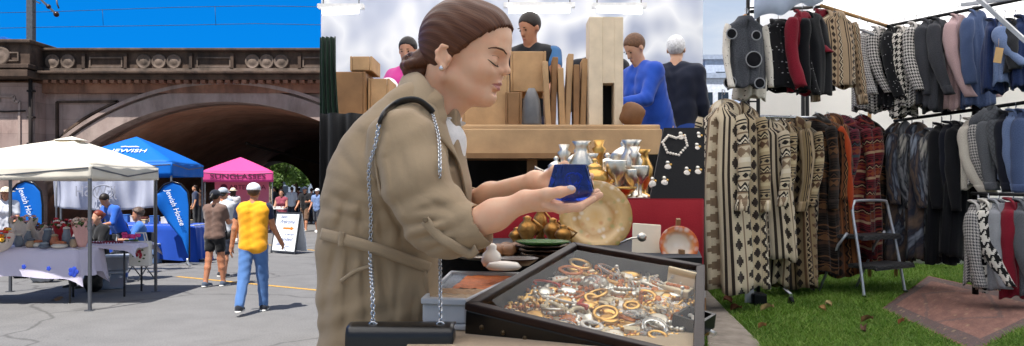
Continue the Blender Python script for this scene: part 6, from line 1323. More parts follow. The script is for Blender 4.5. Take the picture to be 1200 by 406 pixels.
def flapf(u, v):
    a = v*1.45*pi/2; z_ = bc_.z+.003; x = bc_.x+(u-.5)*.192
    if v < .35: t_ = v/.35; return Vector((x, 1.405+.034-.068*t_-.0, z_+.004*sin(pi*t_)))
    t_ = (v-.35)/.65; return Vector((x, 1.405-.037-.004*sin(pi*t_), z_-.004-(.086+.012*cos((u-.5)*pi))*t_))
b = MB(); b.grid(flapf, 24, 22); b.build('flap', M_LEA, bg_, True, solid=.004)
M_CHN = mat('chain_silver', '#c9ccd0', .2, 1, .1, bump=0)
def chain(pts, nm, lk=.0108, r_=.0013):
    c_ = dens(pts, 120); L_ = [0]
    for a, e in zip(c_, c_[1:]): L_.append(L_[-1]+(e-a).length)
    n = int(L_[-1]/(lk*.62)); b = MB()
    for i in range(n):
        s_ = (i+.5)/n*L_[-1]; k = max(j for j in range(len(L_)-1) if L_[j] <= s_); p = c_[k].lerp(c_[k+1], (s_-L_[k])/max(1e-6, L_[k+1]-L_[k])); t_ = (c_[k+1]-c_[k]).normalized(); x = t_.cross(Vector((0, 1, 0))).normalized(); y = t_.cross(x); sd = (x*.8+y*.6) if i % 2 else (x*.6-y*.8)
        b.tube([p+t_*lk*.5*cos(q*pi/5)+sd*lk*.34*sin(q*pi/5) for q in range(10)], r_, 5, closed=True)
    return b.build(nm, M_CHN, bg_)
c1p = [P(437, 383, 1.395), oncoat(436.5, 340, .03)*.0+P(436.5, 340, 1.42), oncoat(436, 300, .012), oncoat(436, 250, .008), oncoat(437, 200, .008), oncoat(441, 170, .008), oncoat(447, 147, .008)]
for q in c1p[2:]: pass
chain(c1p, 'chain')
c2p = [oncoat(505, 136, .007), oncoat(511, 165, .007), oncoat(514, 205, .007), P(515, 240, 1.56), P(515, 290, 1.53), P(516, 330, 1.46), P(516, 383, 1.405)]
chain(c2p, 'chain')
sp = [oncoat(447, 147, .008), oncoat(452, 137, .008), oncoat(463, 127, .008), oncoat(477, 121, .008), oncoat(490, 122, .010), oncoat(500, 129, .010), oncoat(505, 136, .008)]
b = MB(); b.tube(dens(sp, 24), [.003]+[.0075]*22+[.003], 8, flat=.5, up=(0, -1, .6)); b.build('shoulder_pad', M_LEA, bg_, True)
for px in (437, 516): p = P(px, 382, 1.395); b = MB(); b.tube([p+Vector((.007*cos(k*.628), 0, .007*sin(k*.628))) for k in range(10)], .0022, 6, closed=True); b.ball(p-Vector((0, 0, .009)), (.006, .005, .004), 8); b.build('ring', M_CHN, bg_)
# ================================================================ RIGHT: the clothes stall on the grass terrace
TZ = .80
def T(px, py): return G(px, py, TZ)
tgm = NT('grass_soil'); tgm.link(tgm.ramp(tgm.noise(tgm.tc(), 5, 6), [(.3, (.02, .035, .008)), (.6, (.035, .075, .012)), (.8, (.06, .05, .03))]), 'Base Color'); M_SOIL = tgm.fin(.95)
MB().prism([(.2515*2.5+.004, 2.5), (7.5, 2.5), (12, 15), (.2515*15+.004, 15)], TZ, Matrix()).struct('terrace', M_SOIL)
PTH = [T(826.6, 341), T(852, 368), T(890, 406), T(905, 440), T(830, 440)]
MB().prism([(p.x, p.y) for p in PTH], .035, Matrix.Translation((0, 0, TZ-.01))).struct('path', mat('path_concrete', '#9a8f84', .9, var=.3, scale=14, bump=.4), bevel=.008)
RUG = [T(1033, 365), T(1088, 325.5), G(1255, 362, TZ), T(1140, 416)]
def inpoly(x, y, pl):
    c = np.zeros(len(x), bool)
    for i in range(len(pl)):
        a, b_ = pl[i], pl[i-1]; c ^= ((a[1] > y) != (b_[1] > y)) & (x < (b_[0]-a[0])*(y-a[1])/(b_[1]-a[1]+1e-12)+a[0])
    return c
rg = np.random.default_rng(3); N = 150000
gy = 3.6+6.6*rg.random(N)**1.7; gx = gy*(.2525+.43*rg.random(N)); keep = ~(inpoly(gx, gy, [(p.x, p.y) for p in PTH]) | inpoly(gx, gy, [(p.x, p.y) for p in RUG]))
bare = np.array([noise.noise(Vector((x*2.2, y*1.6, 3))) for x, y in zip(gx, gy)]); keep &= (bare < .42) | (rg.random(N) < .35)
gx, gy = gx[keep], gy[keep]; n = len(gx); hh_ = rg.uniform(.018, .048, n)*(1+.25*bare[keep]); aa = rg.uniform(0, 6.28, n); ww = rg.uniform(.0022, .0045, n); lx = rg.normal(0, .6, n)*hh_; ly = rg.normal(0, .6, n)*hh_
V = np.zeros((n, 5, 3), 'f'); dx, dy = np.cos(aa)*ww, np.sin(aa)*ww
V[:, 0] = np.stack([gx-dx, gy-dy, np.full(n, TZ-.002)], 1); V[:, 1] = np.stack([gx+dx, gy+dy, np.full(n, TZ-.002)], 1)
V[:, 2] = np.stack([gx+dx*.8+lx*.35, gy+dy*.8+ly*.35, TZ+hh_*.6], 1); V[:, 3] = np.stack([gx-dx*.8+lx*.35, gy-dy*.8+ly*.35, TZ+hh_*.6], 1); V[:, 4] = np.stack([gx+lx, gy+ly, TZ+hh_], 1)
me = bpy.data.meshes.new('grass'); me.vertices.add(n*5); me.vertices.foreach_set('co', V.ravel())
i0 = np.arange(n, dtype='i')*5; lp = np.stack([i0, i0+1, i0+2, i0+3, i0+3, i0+2, i0+4], 1).ravel(); me.loops.add(n*7); me.loops.foreach_set('vertex_index', lp)
me.polygons.add(n*2); ls = np.stack([np.arange(n)*7, np.arange(n)*7+4], 1).ravel().astype('i'); me.polygons.foreach_set('loop_start', ls); me.polygons.foreach_set('loop_total', np.tile(np.array([4, 3], 'i'), n)); me.update(); me.validate()
tgm = NT('grass_blades'); rnd_ = tgm.n('ShaderNodeNewGeometry').outputs['Random Per Island']; c = tgm.mix(tgm.ramp(tgm.noise(tgm.tc(), 1.6, 5), [(.35, (0, 0, 0)), (.65, (1, 1, 1))]), tgm.ramp(rnd_, [(0, (.07, .15, .016)), (.6, (.13, .26, .03)), (1, (.24, .32, .08))]), tgm.ramp(rnd_, [(0, (.11, .21, .02)), (.6, (.20, .36, .045)), (1, (.30, .38, .10))]))
tgm.link(c, 'Base Color'); M_GR = tgm.fin(.55, 0, .3); tr = tgm.n('ShaderNodeBsdfTranslucent', {0: c}); mx = tgm.n('ShaderNodeMixShader', {0: .3, 1: tgm.b.outputs[0], 2: tr.outputs[0]}); tgm.t.links.new(mx.outputs[0], tgm.out.inputs[0])
tag(link_mesh(me, 'grass', M_GR), kind='stuff')
for i, (px, py, c, s_) in enumerate(((853, 360, '#6b3a2a', 1.2), (862, 369, '#7a4a36', 1), (855, 353, '#5c3428', 1), (899, 369, '#b59a6a', 1.1), (893, 391, '#a5774a', .6), (964, 369, '#b08a5a', .6), (971, 364, '#c2a878', .7), (1056, 386, '#a5623c', .7), (1016, 383, '#7a5a3a', .9), (1013, 394, '#5c4030', .9))):
    p = T(px, py)+Vector((0, 0, .035)); rl = random.Random(i); a = rl.uniform(0, 6.28); b = MB()
    def lf(u, v): w_ = sin(pi*min(1, v*.98+.02))**.7; q = Vector(((u-.5)*.045*s_*w_, (v-.5)*.08*s_, .02*s_*sin(3*v+u*2)+.02*(u-.5)**2*4)); q.rotate(Euler((.1, .15, a))); return p+q
    b.grid(lf, 7, 9); b.one('fallen_leaf', mat('fallen_leaf%d' % i, c, .8, var=.3, scale=40), ['dark red brown', 'reddish', 'small dark', 'large pale tan', 'small tan', 'small ochre', 'cream', 'rusty', 'brown', 'very dark', ][i]+' fallen leaf on the grass '+['left of the rolling rack', 'left of the rolling rack near the path', 'under the cream coats', 'in front of the rolling rack', 'beside the path', 'in front of the step stool', 'left of the step stool', 'at the front corner of the rug', 'between path and rug', 'at the bottom edge between path and rug'][i], 'leaf', 'fallen leaves on the grass', smooth=True)
# rug
t = NT('worn_rug'); uv = t.n('ShaderNodeSeparateXYZ', {0: t.tc('UV')}); u, v = uv.outputs[0], uv.outputs[1]; ns = t.noise(t.tc('UV'), 9, 6, .65); nf = t.noise(t.tc('UV'), 90, 3)
eu = t.M('MINIMUM', u, t.M('SUBTRACT', 1.75, u)); ev = t.M('MINIMUM', v, t.M('SUBTRACT', 1.0, v)); e = t.M('MINIMUM', eu, ev)
fld = t.ramp(ns, [(.3, '#5e3c36'), (.5, '#7c5248'), (.7, '#96695d')]); vo = t.n('ShaderNodeTexVoronoi', {'Vector': t.tc('UV'), 'Scale': 22, 'Randomness': .7}); flw = t.ramp(vo.outputs['Distance'], [(.12, (.75, .75, .75)), (.30, (0, 0, 0))])
bord = t.mix(flw, t.ramp(ns, [(.3, '#322d31'), (.7, '#4e484c')]), lin('#80584c')); c = t.ramp(e, [(.0, (0, 0, 0)), (.018, (0, 0, 0)), (.022, (1, 1, 1)), (.13, (1, 1, 1)), (.135, (0, 0, 0))], 'CONSTANT'); c = t.mix(c, fld, bord)
# diamond medallion bands
du = t.M('ABSOLUTE', t.M('SUBTRACT', u, .85)); dv = t.M('ABSOLUTE', t.M('SUBTRACT', v, .5)); dd = t.M('ADD', t.M('ADD', t.M('MULTIPLY', du, .78), t.M('MULTIPLY', dv, 1.05)), t.M('MULTIPLY', t.M('SUBTRACT', t.noise(t.tc('UV'), 14, 4), .5), .10)); band = t.ramp(dd, [(0, (0, 0, 0)), (.415, (0, 0, 0)), (.42, (.6, .6, .6)), (.47, (.6, .6, .6)), (.475, (0, 0, 0)), (1, (0, 0, 0))], 'CONSTANT'); c = t.mix(band, c, t.mix(flw, lin('#3f3c40'), lin('#8a6a5c')))
fl2 = t.ramp(t.n('ShaderNodeTexVoronoi', {'Vector': t.tc('UV'), 'Scale': 9}).outputs['Distance'], [(.08, (.55, .55, .55)), (.22, (0, 0, 0))]); c = t.mix(fl2, c, lin('#b09a76')); v4 = t.n('ShaderNodeTexVoronoi', {'Vector': t.tc('UV'), 'Scale': 15, 'Randomness': .9}, feature='DISTANCE_TO_EDGE').outputs['Distance']; c = t.mix(t.ramp(v4, [(.02, (.35, .35, .35)), (.08, (0, 0, 0))]), c, lin('#5a403c'))
c = t.mix(.35, c, t.mix(nf, (.05, .03, .028), (.42, .3, .26))); t.link(c, 'Base Color'); t.bump(nf, .6, .006); M_RUG = t.fin(.95, 0, .1)
b = MB(); f4 = lambda u, v: RUG[0].lerp(RUG[3], u).lerp(RUG[1].lerp(RUG[2], u), v)+Vector((0, 0, .012+.004*sin(9*u+3*v)*sin(7*v)))
b.grid(f4, 40, 30, uvfn=lambda u, v: (u*1.75, v)); b.one('rug', M_RUG, 'worn brownish pink patterned rug lying on the grass', 'rug', solid=.012)

# ---------------------------------------------------------------- frame, canopy
M_BLKM = mat('black_metal', '#18191c', .4, .5, .2); M_CHR = mat('chrome_tube', '#b9bdc4', .2, .95, .1, bump=0); M_WOODR = mat('wooden_rail', '#9a7648', .6, var=.3)
rc = thing('stall_canopy', 'white canopy with sheet walls roofing the clothes stall', 'canopy', (4.2, 6.6, TZ))
M_RC = M_CAN
zr = 3.34
b = MB(); b.grid(lambda u, v: ((1.0+1.62*v)*(1-u)+7.6*u, 2.7+5.9*v, zr+.10*sin(pi*v)+.03*sin(9*u)*sin(5*v)), 24, 12); b.build('roof', M_RC, rc, True)
b = MB(); b.grid(lambda u, v: (2.62+5.2*u, 8.55+.05*sin(26*u)+.04*sin(11*u+5*v), TZ+.02+(zr-TZ-.06)*v), 90, 8); b.build('back_wall', cloth_mat('sheet_wall', '#f4f1ec', .04, 300, .25, .7, 0), rc, True, solid=.004)
b = MB(); b.grid(lambda u, v: Vector(P(884, 24, 5.0)).lerp(Vector(P(975, -3, 5.35)), u)+Vector((0, .03*sin(20*u), .02*sin(14*u)))+Vector((0, .0, .55*v)), 40, 6); b.build('front_flap', cloth_mat('flap_cloth', '#cfd9ea', .06, 300, .5, .7, 0), rc, True, solid=.004)
def pole(px, py0, py1, d, r_, m, label, nm='canopy_pole', foot=False):
    a, c = P(px, py0, d), P(px, py1, d); 
    if foot: c.z = TZ
    b = MB(); b.tube([a, c], r_, 10); return b.one(nm, m, label, 'pole', 'stall poles')
gp = thing('grid_stand', 'tall black ladder stand at the left end of the clothes stall', 'stand', Vector((P(882, 0, 5.62).x, 5.62, TZ)))
for px in (876.5, 888.5): x = P(px, 0, 5.62).x; MB().tube([(x, 5.62, TZ), (x, 5.62, P(0, -12, 5.62).z)], .014, 8).build('upright', M_BLKM, gp)
for i in range(26): z = TZ+.12+i*.098; MB().tube([(P(876.5, 0, 5.62).x, 5.62, z), (P(888.5, 0, 5.62).x, 5.62, z)], .006, 6).build('rung', M_BLKM, gp)
x = P(886, 0, 5.60).x; MB().box((x, 5.58, TZ+.05), (.10, .16, .10)).build('foot', M_BLKM, gp, bevel=.01)
b = MB(); p = P(881, 346, 5.5); b.box((p.x, 5.56, TZ+.13), (.06, .02, .20)); b.build('white_label', mat('grey_tag', '#b9bcc4', .6), gp)
for i, (px, y0, y1, d, m) in enumerate(((1143, 8, 300, 6.1, M_BLKM), (941, 90, 300, 6.6, M_BLKM), (946, 90, 300, 6.6, M_BLKM), (1019, 120, 300, 7.2, M_WOODR), (1050, 135, 300, 7.3, M_WOODR))):
    pole(px, y0, y1, d, .017 if i else .024, m, ['black pole behind the long blue robe', 'thin black pole under the black jackets, left one', 'thin black pole under the black jackets, right one', 'pale wooden post left of the dark coats', 'pale wooden post behind the dark coats'][i], foot=True)
def rail(a, c, r_, m, label): b = MB(); b.tube([a, c], r_, 10); b.one('clothes_rail', m, label, 'rail', 'clothes rails')
UL0, UL1 = P(893, 4, 5.62), P(1041, 31, 6.62); UR0, UR1 = P(1040, 31, 6.62), P(1228, -7, 5.62)
DL0, DL1 = P(880, 136.5, 5.75), P(1018, 140.5, 6.75); DR0, DR1 = P(1048, 142, 6.75), P(1225, 117, 5.55); TR0, TR1 = P(1138, 227, 5.6), P(1225, 229, 5.3)
rail(P(962, 7, 5.9), UL1, .015, M_WOODR, 'wooden upper rail running back to the corner of the clothes stall'); rail(P(880, 14, 5.62), P(962, 8, 5.92), .013, M_BLKM, 'black upper rail holding the black and red jackets'); rail(UR0, UR1, .014, M_BLKM, 'upper black rail with houndstooth jackets and the blue robe'); rail(DL0, DL1, .014, M_CHR, 'lower left chrome rail of patterned coats')
rail(DR0, DR1, .014, M_BLKM, 'lower right rail of dark coats and grey cardigans'); rail(TR0, TR1, .013, M_BLKM, 'lowest short rail at the right edge with red and houndstooth coats')
for i, (a, c) in enumerate(((P(1141, -6, 5.3), P(1206, 52, 5.0)), (P(1206, -5, 5.0), P(1128, 6, 5.6)))):
    b = MB(); b.bar(a, c, .035, .025); b.one('frame_strut', mat('aluminium', '#a4a7ad', .35, .7), ['grey aluminium canopy strut crossing the top right corner', 'second grey canopy strut along the top right edge'][i], 'strut', 'canopy struts')
# rolling rack base
rb = thing('rolling_rack', 'chrome rolling rack base with a black caster under the patterned coats', 'rack', T(906, 352))
a, c = T(901, 335)+Vector((0, 0, .10)), T(927, 359)+Vector((0, 0, .08)); b = MB(); b.tube([a, c], .013, 8); b.build('base_bar', M_CHR, rb); q = a.lerp(c, .35); b = MB(); b.tube([q, Vector((q.x, q.y, DL0.z))], .011, 8); b.build('upright', M_CHR, rb)
b = MB(); e2 = T(930, 338)+Vector((0, 0, .10)); b.tube([q, e2], .010, 8); b.build('cross_bar', M_CHR, rb)
for p in (c, a): b = MB(); b.lathe([(.012, -.012), (.034, -.012), (.036, 0), (.034, .012), (.012, .012)], p+Vector((0, 0, -.045)), 14, Matrix.Rotation(pi/2, 4, 'Y')); b.build('caster', M_BLKM, rb)

# ---------------------------------------------------------------- garments
def pat(kind, name, pal=None, sc_=1.0, **k):
    t = NT(name); uv = t.tc('UV'); sp = t.n('ShaderNodeSeparateXYZ', {0: uv}); u, v = sp.outputs[0], sp.outputs[1]; pal = [lin(p) for p in (pal or ['#222222'])]
    nz = t.noise(t.tc(), 8, 4); fine = t.noise(uv, 420, 2)
    if kind == 'hound':
        x, y = t.M('FLOOR', t.M('MULTIPLY', u, 8/sc_)), t.M('FLOOR', t.M('MULTIPLY', v, 8/sc_)); fm = lambda a, m_: t.M('FLOORED_MODULO', a, m_)
        wx, wy = t.M('LESS_THAN', fm(x, 8.0), 4.0), t.M('LESS_THAN', fm(y, 8.0), 4.0); tw = t.M('LESS_THAN', fm(t.M('ADD', x, y), 4.0), 2.0)
        s_ = t.M('ADD', t.M('MULTIPLY', tw, wx), t.M('MULTIPLY', t.M('SUBTRACT', 1.0, tw), wy)); c = t.mix(s_, pal[0], pal[1])
    elif kind == 'check':
        c = t.n('ShaderNodeTexChecker', {0: uv, 'Color1': pal[0]+(1,), 'Color2': pal[1]+(1,), 'Scale': 1/sc_}).outputs[0]
    elif kind == 'dots':
        vo = t.n('ShaderNodeTexVoronoi', {'Vector': uv, 'Scale': 1/sc_, 'Randomness': .6}); c = t.mix(t.ramp(vo.outputs['Distance'], [(.16, (1, 1, 1)), (.2, (0, 0, 0))]), pal[0], pal[1])
    elif kind == 'tweed':
        c = t.ramp(t.noise(uv, 180/sc_, 3), [(.35, pal[0]), (.65, pal[1])])
    elif kind == 'ikat':
        m_ = t.n('ShaderNodeMapping', {0: uv, 3: (9/sc_, 3.2/sc_, 1)}).outputs[0]; c = t.ramp(t.noise(m_, 1, 4, .6, .6), [(.36, pal[0]), (.48, pal[1]), (.58, pal[0]), (.68, pal[2])])
    elif kind == 'quilt':
        a, b_ = t.M('PINGPONG', t.M('ADD', u, v), .02*sc_), t.M('PINGPONG', t.M('SUBTRACT', u, v), .02*sc_); g = t.M('MINIMUM', a, b_); c = t.mix(t.ramp(g, [(0, (0, 0, 0)), (.004/.5, (1, 1, 1))]), dk(pal[0], .55), pal[0])
    elif kind in ('aztec', 'aztec_h'):
        A, B = (u, v) if kind == 'aztec' else (v, u); per = .21*sc_
        x = t.M('FRACT', t.M('DIVIDE', A, per)); zz_ = t.M('PINGPONG', t.M('MULTIPLY', B, 1/(.032*sc_)), 1.0); st_ = t.M('SNAP', zz_, .25)
        s1 = t.ramp(x, [(0, pal[0]), (.10, pal[1]), (.13, pal[0]), (.17, pal[1]), (.20, pal[0]), (.36, pal[2]), (.40, pal[0]), (.60, pal[1]), (.62, pal[2]), (.66, pal[0]), (.9, pal[3 % len(pal)])], 'CONSTANT')
        xs = t.M('ADD', x, t.M('MULTIPLY', st_, .10)); zig = t.ramp(xs, [(0, pal[0]), (.46, pal[0]), (.50, pal[1]), (.56, pal[3 % len(pal)]), (.60, pal[1]), (.64, pal[0])], 'CONSTANT')
        msk = t.ramp(x, [(0, (0, 0, 0)), (.42, (1, 1, 1)), (.60, (0, 0, 0))], 'CONSTANT'); c = t.mix(msk, s1, zig)
        tri = t.M('LESS_THAN', t.M('ABSOLUTE', t.M('SUBTRACT', x, .28)), t.M('MULTIPLY', st_, .07)); c = t.mix(tri, c, pal[1]); tri2 = t.M('LESS_THAN', t.M('ABSOLUTE', t.M('SUBTRACT', x, .78)), t.M('MULTIPLY', t.M('SUBTRACT', 1.0, st_), .10)); c = t.mix(tri2, c, pal[2])
    else: c = pal[0]+(1,)
    if kind == 'plain': c = t.mix(0.0, pal[0], pal[0])
    c = t.mix(.30, c, t.mix(nz, (.0, .0, .0), (.5, .48, .46)), 'SOFT_LIGHT'); c = t.mix(.8, c, t.mix(fine, (.45, .45, .45), (1.35, 1.35, 1.35)), 'MULTIPLY')
    t.link(c, 'Base Color'); t.bump(t.M('ADD', t.noise(uv, 300, 3), t.M('MULTIPLY', nz, 3.0)), .4, .005); m = t.fin(.92, 0, .15); t.b.inputs['Sheen Weight'].default_value = .12; return m
M_HW = mat('hanger_wood', '#c08a4e', .4, var=.2); M_HB = mat('black_hanger', '#1b1b1e', .4); hang_mesh = {}
def garment(name, label, cat, top, yaw, L, W, D, m, sleeve=.62, flare=1.12, hood=False, collar=True, seed=0, group='garments on the rails', sm=None, fold=.012, open_=.02, hanger='b', lean=0, hook=.085, cuff=False, sl_out=.02, sr=.80):
    rr = random.Random(seed*7+11); p1, p2, p3 = (rr.uniform(0, 6.28) for _ in range(3)); top = Vector(top); r_ = thing(name, label, cat, top-Vector((0, 0, L)), group)
    Mx = Matrix.Translation(top) @ Matrix.Rotation(yaw, 4, 'Z') @ Matrix.Rotation(lean, 4, 'Y'); NT_, NR_ = 56, 30
    kf = rr.choice((5, 6, 7))
    def prof(t_):
        z = t_*L
        if z < .035: k = z/.035; a = .046+(W*.55-.046)*k; d_ = .042+.018*k
        elif z < .085: k = (z-.035)/.05; a = W*.55+(W-W*.55)*sin(k*pi/2); d_ = .06+(D*.75-.06)*k
        else: k = (z-.085)/(L-.085); a = W*(1-.06*sin(min(1, k*2)*pi/2)+(flare-1)*k); d_ = D*(.75+.35*min(1, k*3)+.25*(flare-1)*k)
        return a, d_
    def zt_(t_): t_ = t_**1.25; return t_
    def fn(u, v):
        t_ = zt_(v); a, d_ = prof(t_); th = 2*pi*u-pi/2; amp = fold*min(1, t_*1.6)
        x, y = a*cos(th), d_*sin(th); k = 1+(amp*(sin(kf*th+p1+1.2*t_)+.6*sin((kf*2+1)*th+p2-2*t_)+.35*sin(3*th+p3+5*t_)))/max(d_, .05)*.8
        fr_ = abs(((th+pi/2+pi) % (2*pi))-pi); y2 = y*k
        if open_ and t_ > .06: y2 += open_*math.exp(-(fr_/.10)**2)
        sw = .015*sin(2.2*t_+p1)*t_; z = -t_*L+(.014*sin(3*th+p2)+.008*sin(7*th))*t_
        return Mx @ Vector((x*(1+.5*(k-1))+sw, y2+.012*sin(3*t_+p3)*t_, z))
    b = MB(); per = 2*(W+D)*1.15
    b.grid(fn, NT_, NR_, True, lambda u, v: (u*per, zt_(v)*L)); b.build('body', m, r_, True, solid=.005, recalc=True)
    if sleeve:
        for s2 in (-1, 1):
            Ls = sleeve*rr.uniform(.95, 1.04); q1, q2, bend_ = rr.uniform(0, 6), rr.uniform(-.03, .03), rr.choice((.03, .06, .12, .18))
            def fs(u, v):
                th = 2*pi*u; rr_ = sr*(.066-.018*v)*(1+.10*sin(2*th+q1+4*v)+.07*sin(9*v+q1)+.05*sin(21*v+2*th)); zz_ = -.065-Ls*v
                if v < .06: rr_ *= .75+.25*v/.06
                return Mx @ Vector((s2*(W*.93+.035*sin(min(1, v*1.6)*pi/2)*sl_out/.02+.01*v)+rr_*.75*cos(th), -.01+q2*v-bend_*v*v+rr_*1.05*sin(th), zz_+.012*s2*0+.014*cos(th)*s2*(1-v)))
            b = MB(); b.grid(fs, 18, 22, True, lambda u, v: (u*.36+.5*s2, v*Ls)); b.build('sleeve', sm or m, r_, True, solid=.005)
            if cuff: b = MB(); b.grid(lambda u, v: fs(u, .90+.12*v)+(fs(u, .90)-sum((fs(k/8, .90) for k in range(8)), Vector())/8)*.12, 18, 4, True, lambda u, v: (u*.3, v*.07)); b.build('cuff', m, r_, True, solid=.005)
    if collar and not hood:
        b = MB(); pts = [Vector(q) for q in ((-.02, -D*.80, -.26), (-.055, -D*.62, -.12), (-.062, -.02, -.0), (0, .05, .022), (.062, -.02, -.0), (.055, -D*.62, -.12), (.02, -D*.80, -.26))]
        b.tube([Mx @ q for q in dens(pts, 30)], [.006+.016*sin(pi*i/29) for i in range(30)], 8, flat=.42, up=Mx.to_3x3() @ Vector((1, 0, .3))); b.build('collar', sm or m, r_, True)
    if hood:
        b = MB()
        def fh(u, v):
            th = 2*pi*u; ph = pi*v; w_ = 1+.10*sin(3*th+p1)+.08*sin(5*th+4*v); return Mx @ Vector((.115*sin(ph)*cos(th)*w_, .045+.085*sin(ph)*sin(th)*w_, -.045+.095*cos(ph)+.02*sin(2*th+p2)))
        b.grid(fh, 26, 14, True, lambda u, v: (u*.5, v*.25)); b.build('hood', m, r_, True)
    b = MB(); mh = M_HW if hanger == 'w' else M_HB                     # the hanger, a thing of its own
    hz = top+Vector((0, 0, hook)); h_ = thing('clothes_hanger', ('wooden' if hanger == 'w' else 'black')+' hanger holding the '+label.split(' hanging')[0].split(' on ')[0].split(' in ')[0].split(' at ')[0], 'hanger', hz, 'clothes hangers')
    q = lambda *a: Mx @ Vector(a)
    b.tube([q(-W*.82, 0, -.075), q(-W*.5, 0, -.035), q(0, 0, .012), q(W*.5, 0, -.035), q(W*.82, 0, -.075)], .009, 8, flat=1.3); b.build('shoulders', mh, h_)
    b = MB(); Rz = Mx.to_3x3(); b.tube([q(0, 0, .012), q(0, 0, hook-.035)]+[top+Vector((0, 0, hook-.012))+Rz @ Vector((.022*sin(k*.6-.5), 0, .022*cos(k*.6+2.6)*-1)) for k in range(1, 6)], .0028, 6); b.build('hook', M_CHR, h_)
    return r_
HS1 = pat('hound', 'houndstooth_small', ['#1d1d21', '#c9c6c4'], .026); HS2 = pat('hound', 'houndstooth_large', ['#141417', '#cfcac4'], .050); HS3 = pat('hound', 'houndstooth_grey', ['#4a4a50', '#b9b6b4'], .021); HS4 = pat('hound', 'houndstooth_bold', ['#141417', '#d6d2cc'], .085)
GCH = pat('tweed', 'charcoal_wool', ['#2c2e34', '#44464e']); PNK = pat('tweed', 'dusty_pink_wool', ['#a98f93', '#c4aaac']); BLU = pat('tweed', 'slate_blue_wool', ['#3d4c6e', '#566890']); DOT = pat('dots', 'black_dotted', ['#101116', '#a9a9ad'], .022); BLK = pat('tweed', 'black_wool', ['#0b0c11', '#16181f']); NVY = pat('tweed', 'navy_wool', ['#10131f', '#1c2131'])
RED = pat('tweed', 'crimson_wool', ['#6e1526', '#8e2034']); LGR = pat('tweed', 'light_grey_wool', ['#80838a', '#a4a6ac']); MGR = pat('tweed', 'mid_grey_wool', ['#4d5057', '#6c6f76']); CRM = pat('tweed', 'cream_wool', ['#b8b2a8', '#d3cec5']); GRQ = pat('quilt', 'grey_quilt', ['#5d6168']); VST = pat('tweed', 'grey_denim', ['#3d4047', '#5a5d65']); PRT = pat('dots', 'white_print_cloth', ['#cfcac2', '#3d3a38'], .026)
AH1 = pat('aztec_h', 'cream_aztec_sleeve', ['#cbbda5', '#27211f', '#86715c', '#dcd2c0'], 1.5); AH2 = pat('aztec_h', 'tan_aztec_sleeve', ['#a99778', '#241d1c', '#5d4432', '#c0b08f'], 1.1); AZ1 = pat('aztec', 'cream_aztec', ['#cbbda5', '#3a312c', '#86715c', '#dcd2c0'], 1.7); AZ2 = pat('aztec', 'cream_brown_aztec', ['#bfae92', '#352c28', '#77624c', '#d3c7b2'], 1.35); AZ3 = pat('aztec', 'tan_aztec', ['#8d7a5c', '#2a2220', '#5d4432', '#a8957a'], 1.25); AZ4 = pat('aztec', 'rust_aztec', ['#5e3a24', '#1c1412', '#80502e', '#94683e'], 1.1); AZ5 = pat('aztec_h', 'magenta_aztec', ['#5e2030', '#1d1518', '#80402a', '#33454f'], 1.1); AZ6 = pat('aztec_h', 'dark_aztec', ['#2a211d', '#0f0d0d', '#6b4a30', '#4a3326'], 1.2); AZ7 = pat('aztec_h', 'red_aztec', ['#661a26', '#1a1214', '#8a452a', '#a58c70'], 1.0); AZ8 = pat('aztec', 'brown_cream_stripe', ['#a8937a', '#33261f', '#6e543e', '#cfc2ab'], .8); AZ9 = pat('aztec', 'grey_tan_aztec', ['#7d7466', '#241f1e', '#5a4a3c', '#a0937e'], 1.2)
IK1 = pat('ikat', 'grey_ikat', ['#2a2e38', '#8a8d95', '#b5b2ac'], 1.2); IK2 = pat('ikat', 'brown_blue_ikat', ['#2c3140', '#6e5c50', '#97a0b0'], 1.3); BLV = pat('tweed', 'blue_felt', ['#18264a', '#273a68']); GRV = pat('tweed', 'graphite_felt', ['#24262b', '#35373d']); SKB = pat('tweed', 'pale_blue_knit', ['#5f739c', '#7d90b4'])
K = 1/F
def hang(nm, label, cat, px, py0, py1, d, yaw, wpx, m, Dm=.085, **k):       # length and width read off the picture, at the depth of the rail
    return garment(nm, label, cat, P(px, py0, d), R(yaw), (py1-py0)*d*K, wpx*d*K, Dm, m, **k)
# upper left
v_ = hang('waistcoat', 'grey denim waistcoat with round patches and printed white sleeves hanging at top left', 'waistcoat', 873, 20, 102, 5.20, 8, 23, VST, .07, sleeve=.42, sm=PRT, hanger='w', seed=1, flare=1.0, hook=.05, sl_out=.015, sr=.48, collar=False)
for px, py, r_ in ((857, 40, .034), (886, 42, .030), (883, 70, .052), (855, 97, .040), (890, 98, .034)):
    q = P(px, py, 5.09); b = MB(); b.lathe([(r_, 0), (r_, .006), (r_*.8, .009), (.004, .009)], q, 20, Matrix.Rotation(pi/2, 4, 'X')); pt_ = b.build('patch', BLK, v_); b = MB(); b.tube([q+Vector((r_*cos(i*.3142), -.008, r_*sin(i*.3142))) for i in range(20)], .004, 6, closed=True); b.build('fringe', LGR, pt_)
hang('printed_shirt', 'pale printed shirt hem showing beneath the grey denim waistcoat', 'shirt', 880, 44, 116, 5.33, 10, 18, PRT, .06, sleeve=0, seed=2, collar=False, hook=.05)
hang('jacket', 'black jacket with white dots and stitched lines at upper left', 'jacket', 912, 26, 106, 5.75, 12, 29, DOT, .08, sleeve=.48, seed=3)
hang('jacket', 'crimson jacket between the two black jackets at upper left', 'jacket', 940, 16, 108, 5.78, 35, 22, RED, .08, sleeve=.50, seed=4); hang('jacket', 'black jacket right of the crimson jacket', 'jacket', 953, 18, 110, 5.82, 40, 24, BLK, .09, sleeve=.52, seed=5)
hang('scarf_top', 'dark red top hanging behind the brown cream jacket', 'top', 962, 14, 60, 6.0, 30, 20, RED, .07, sleeve=.3, seed=6)
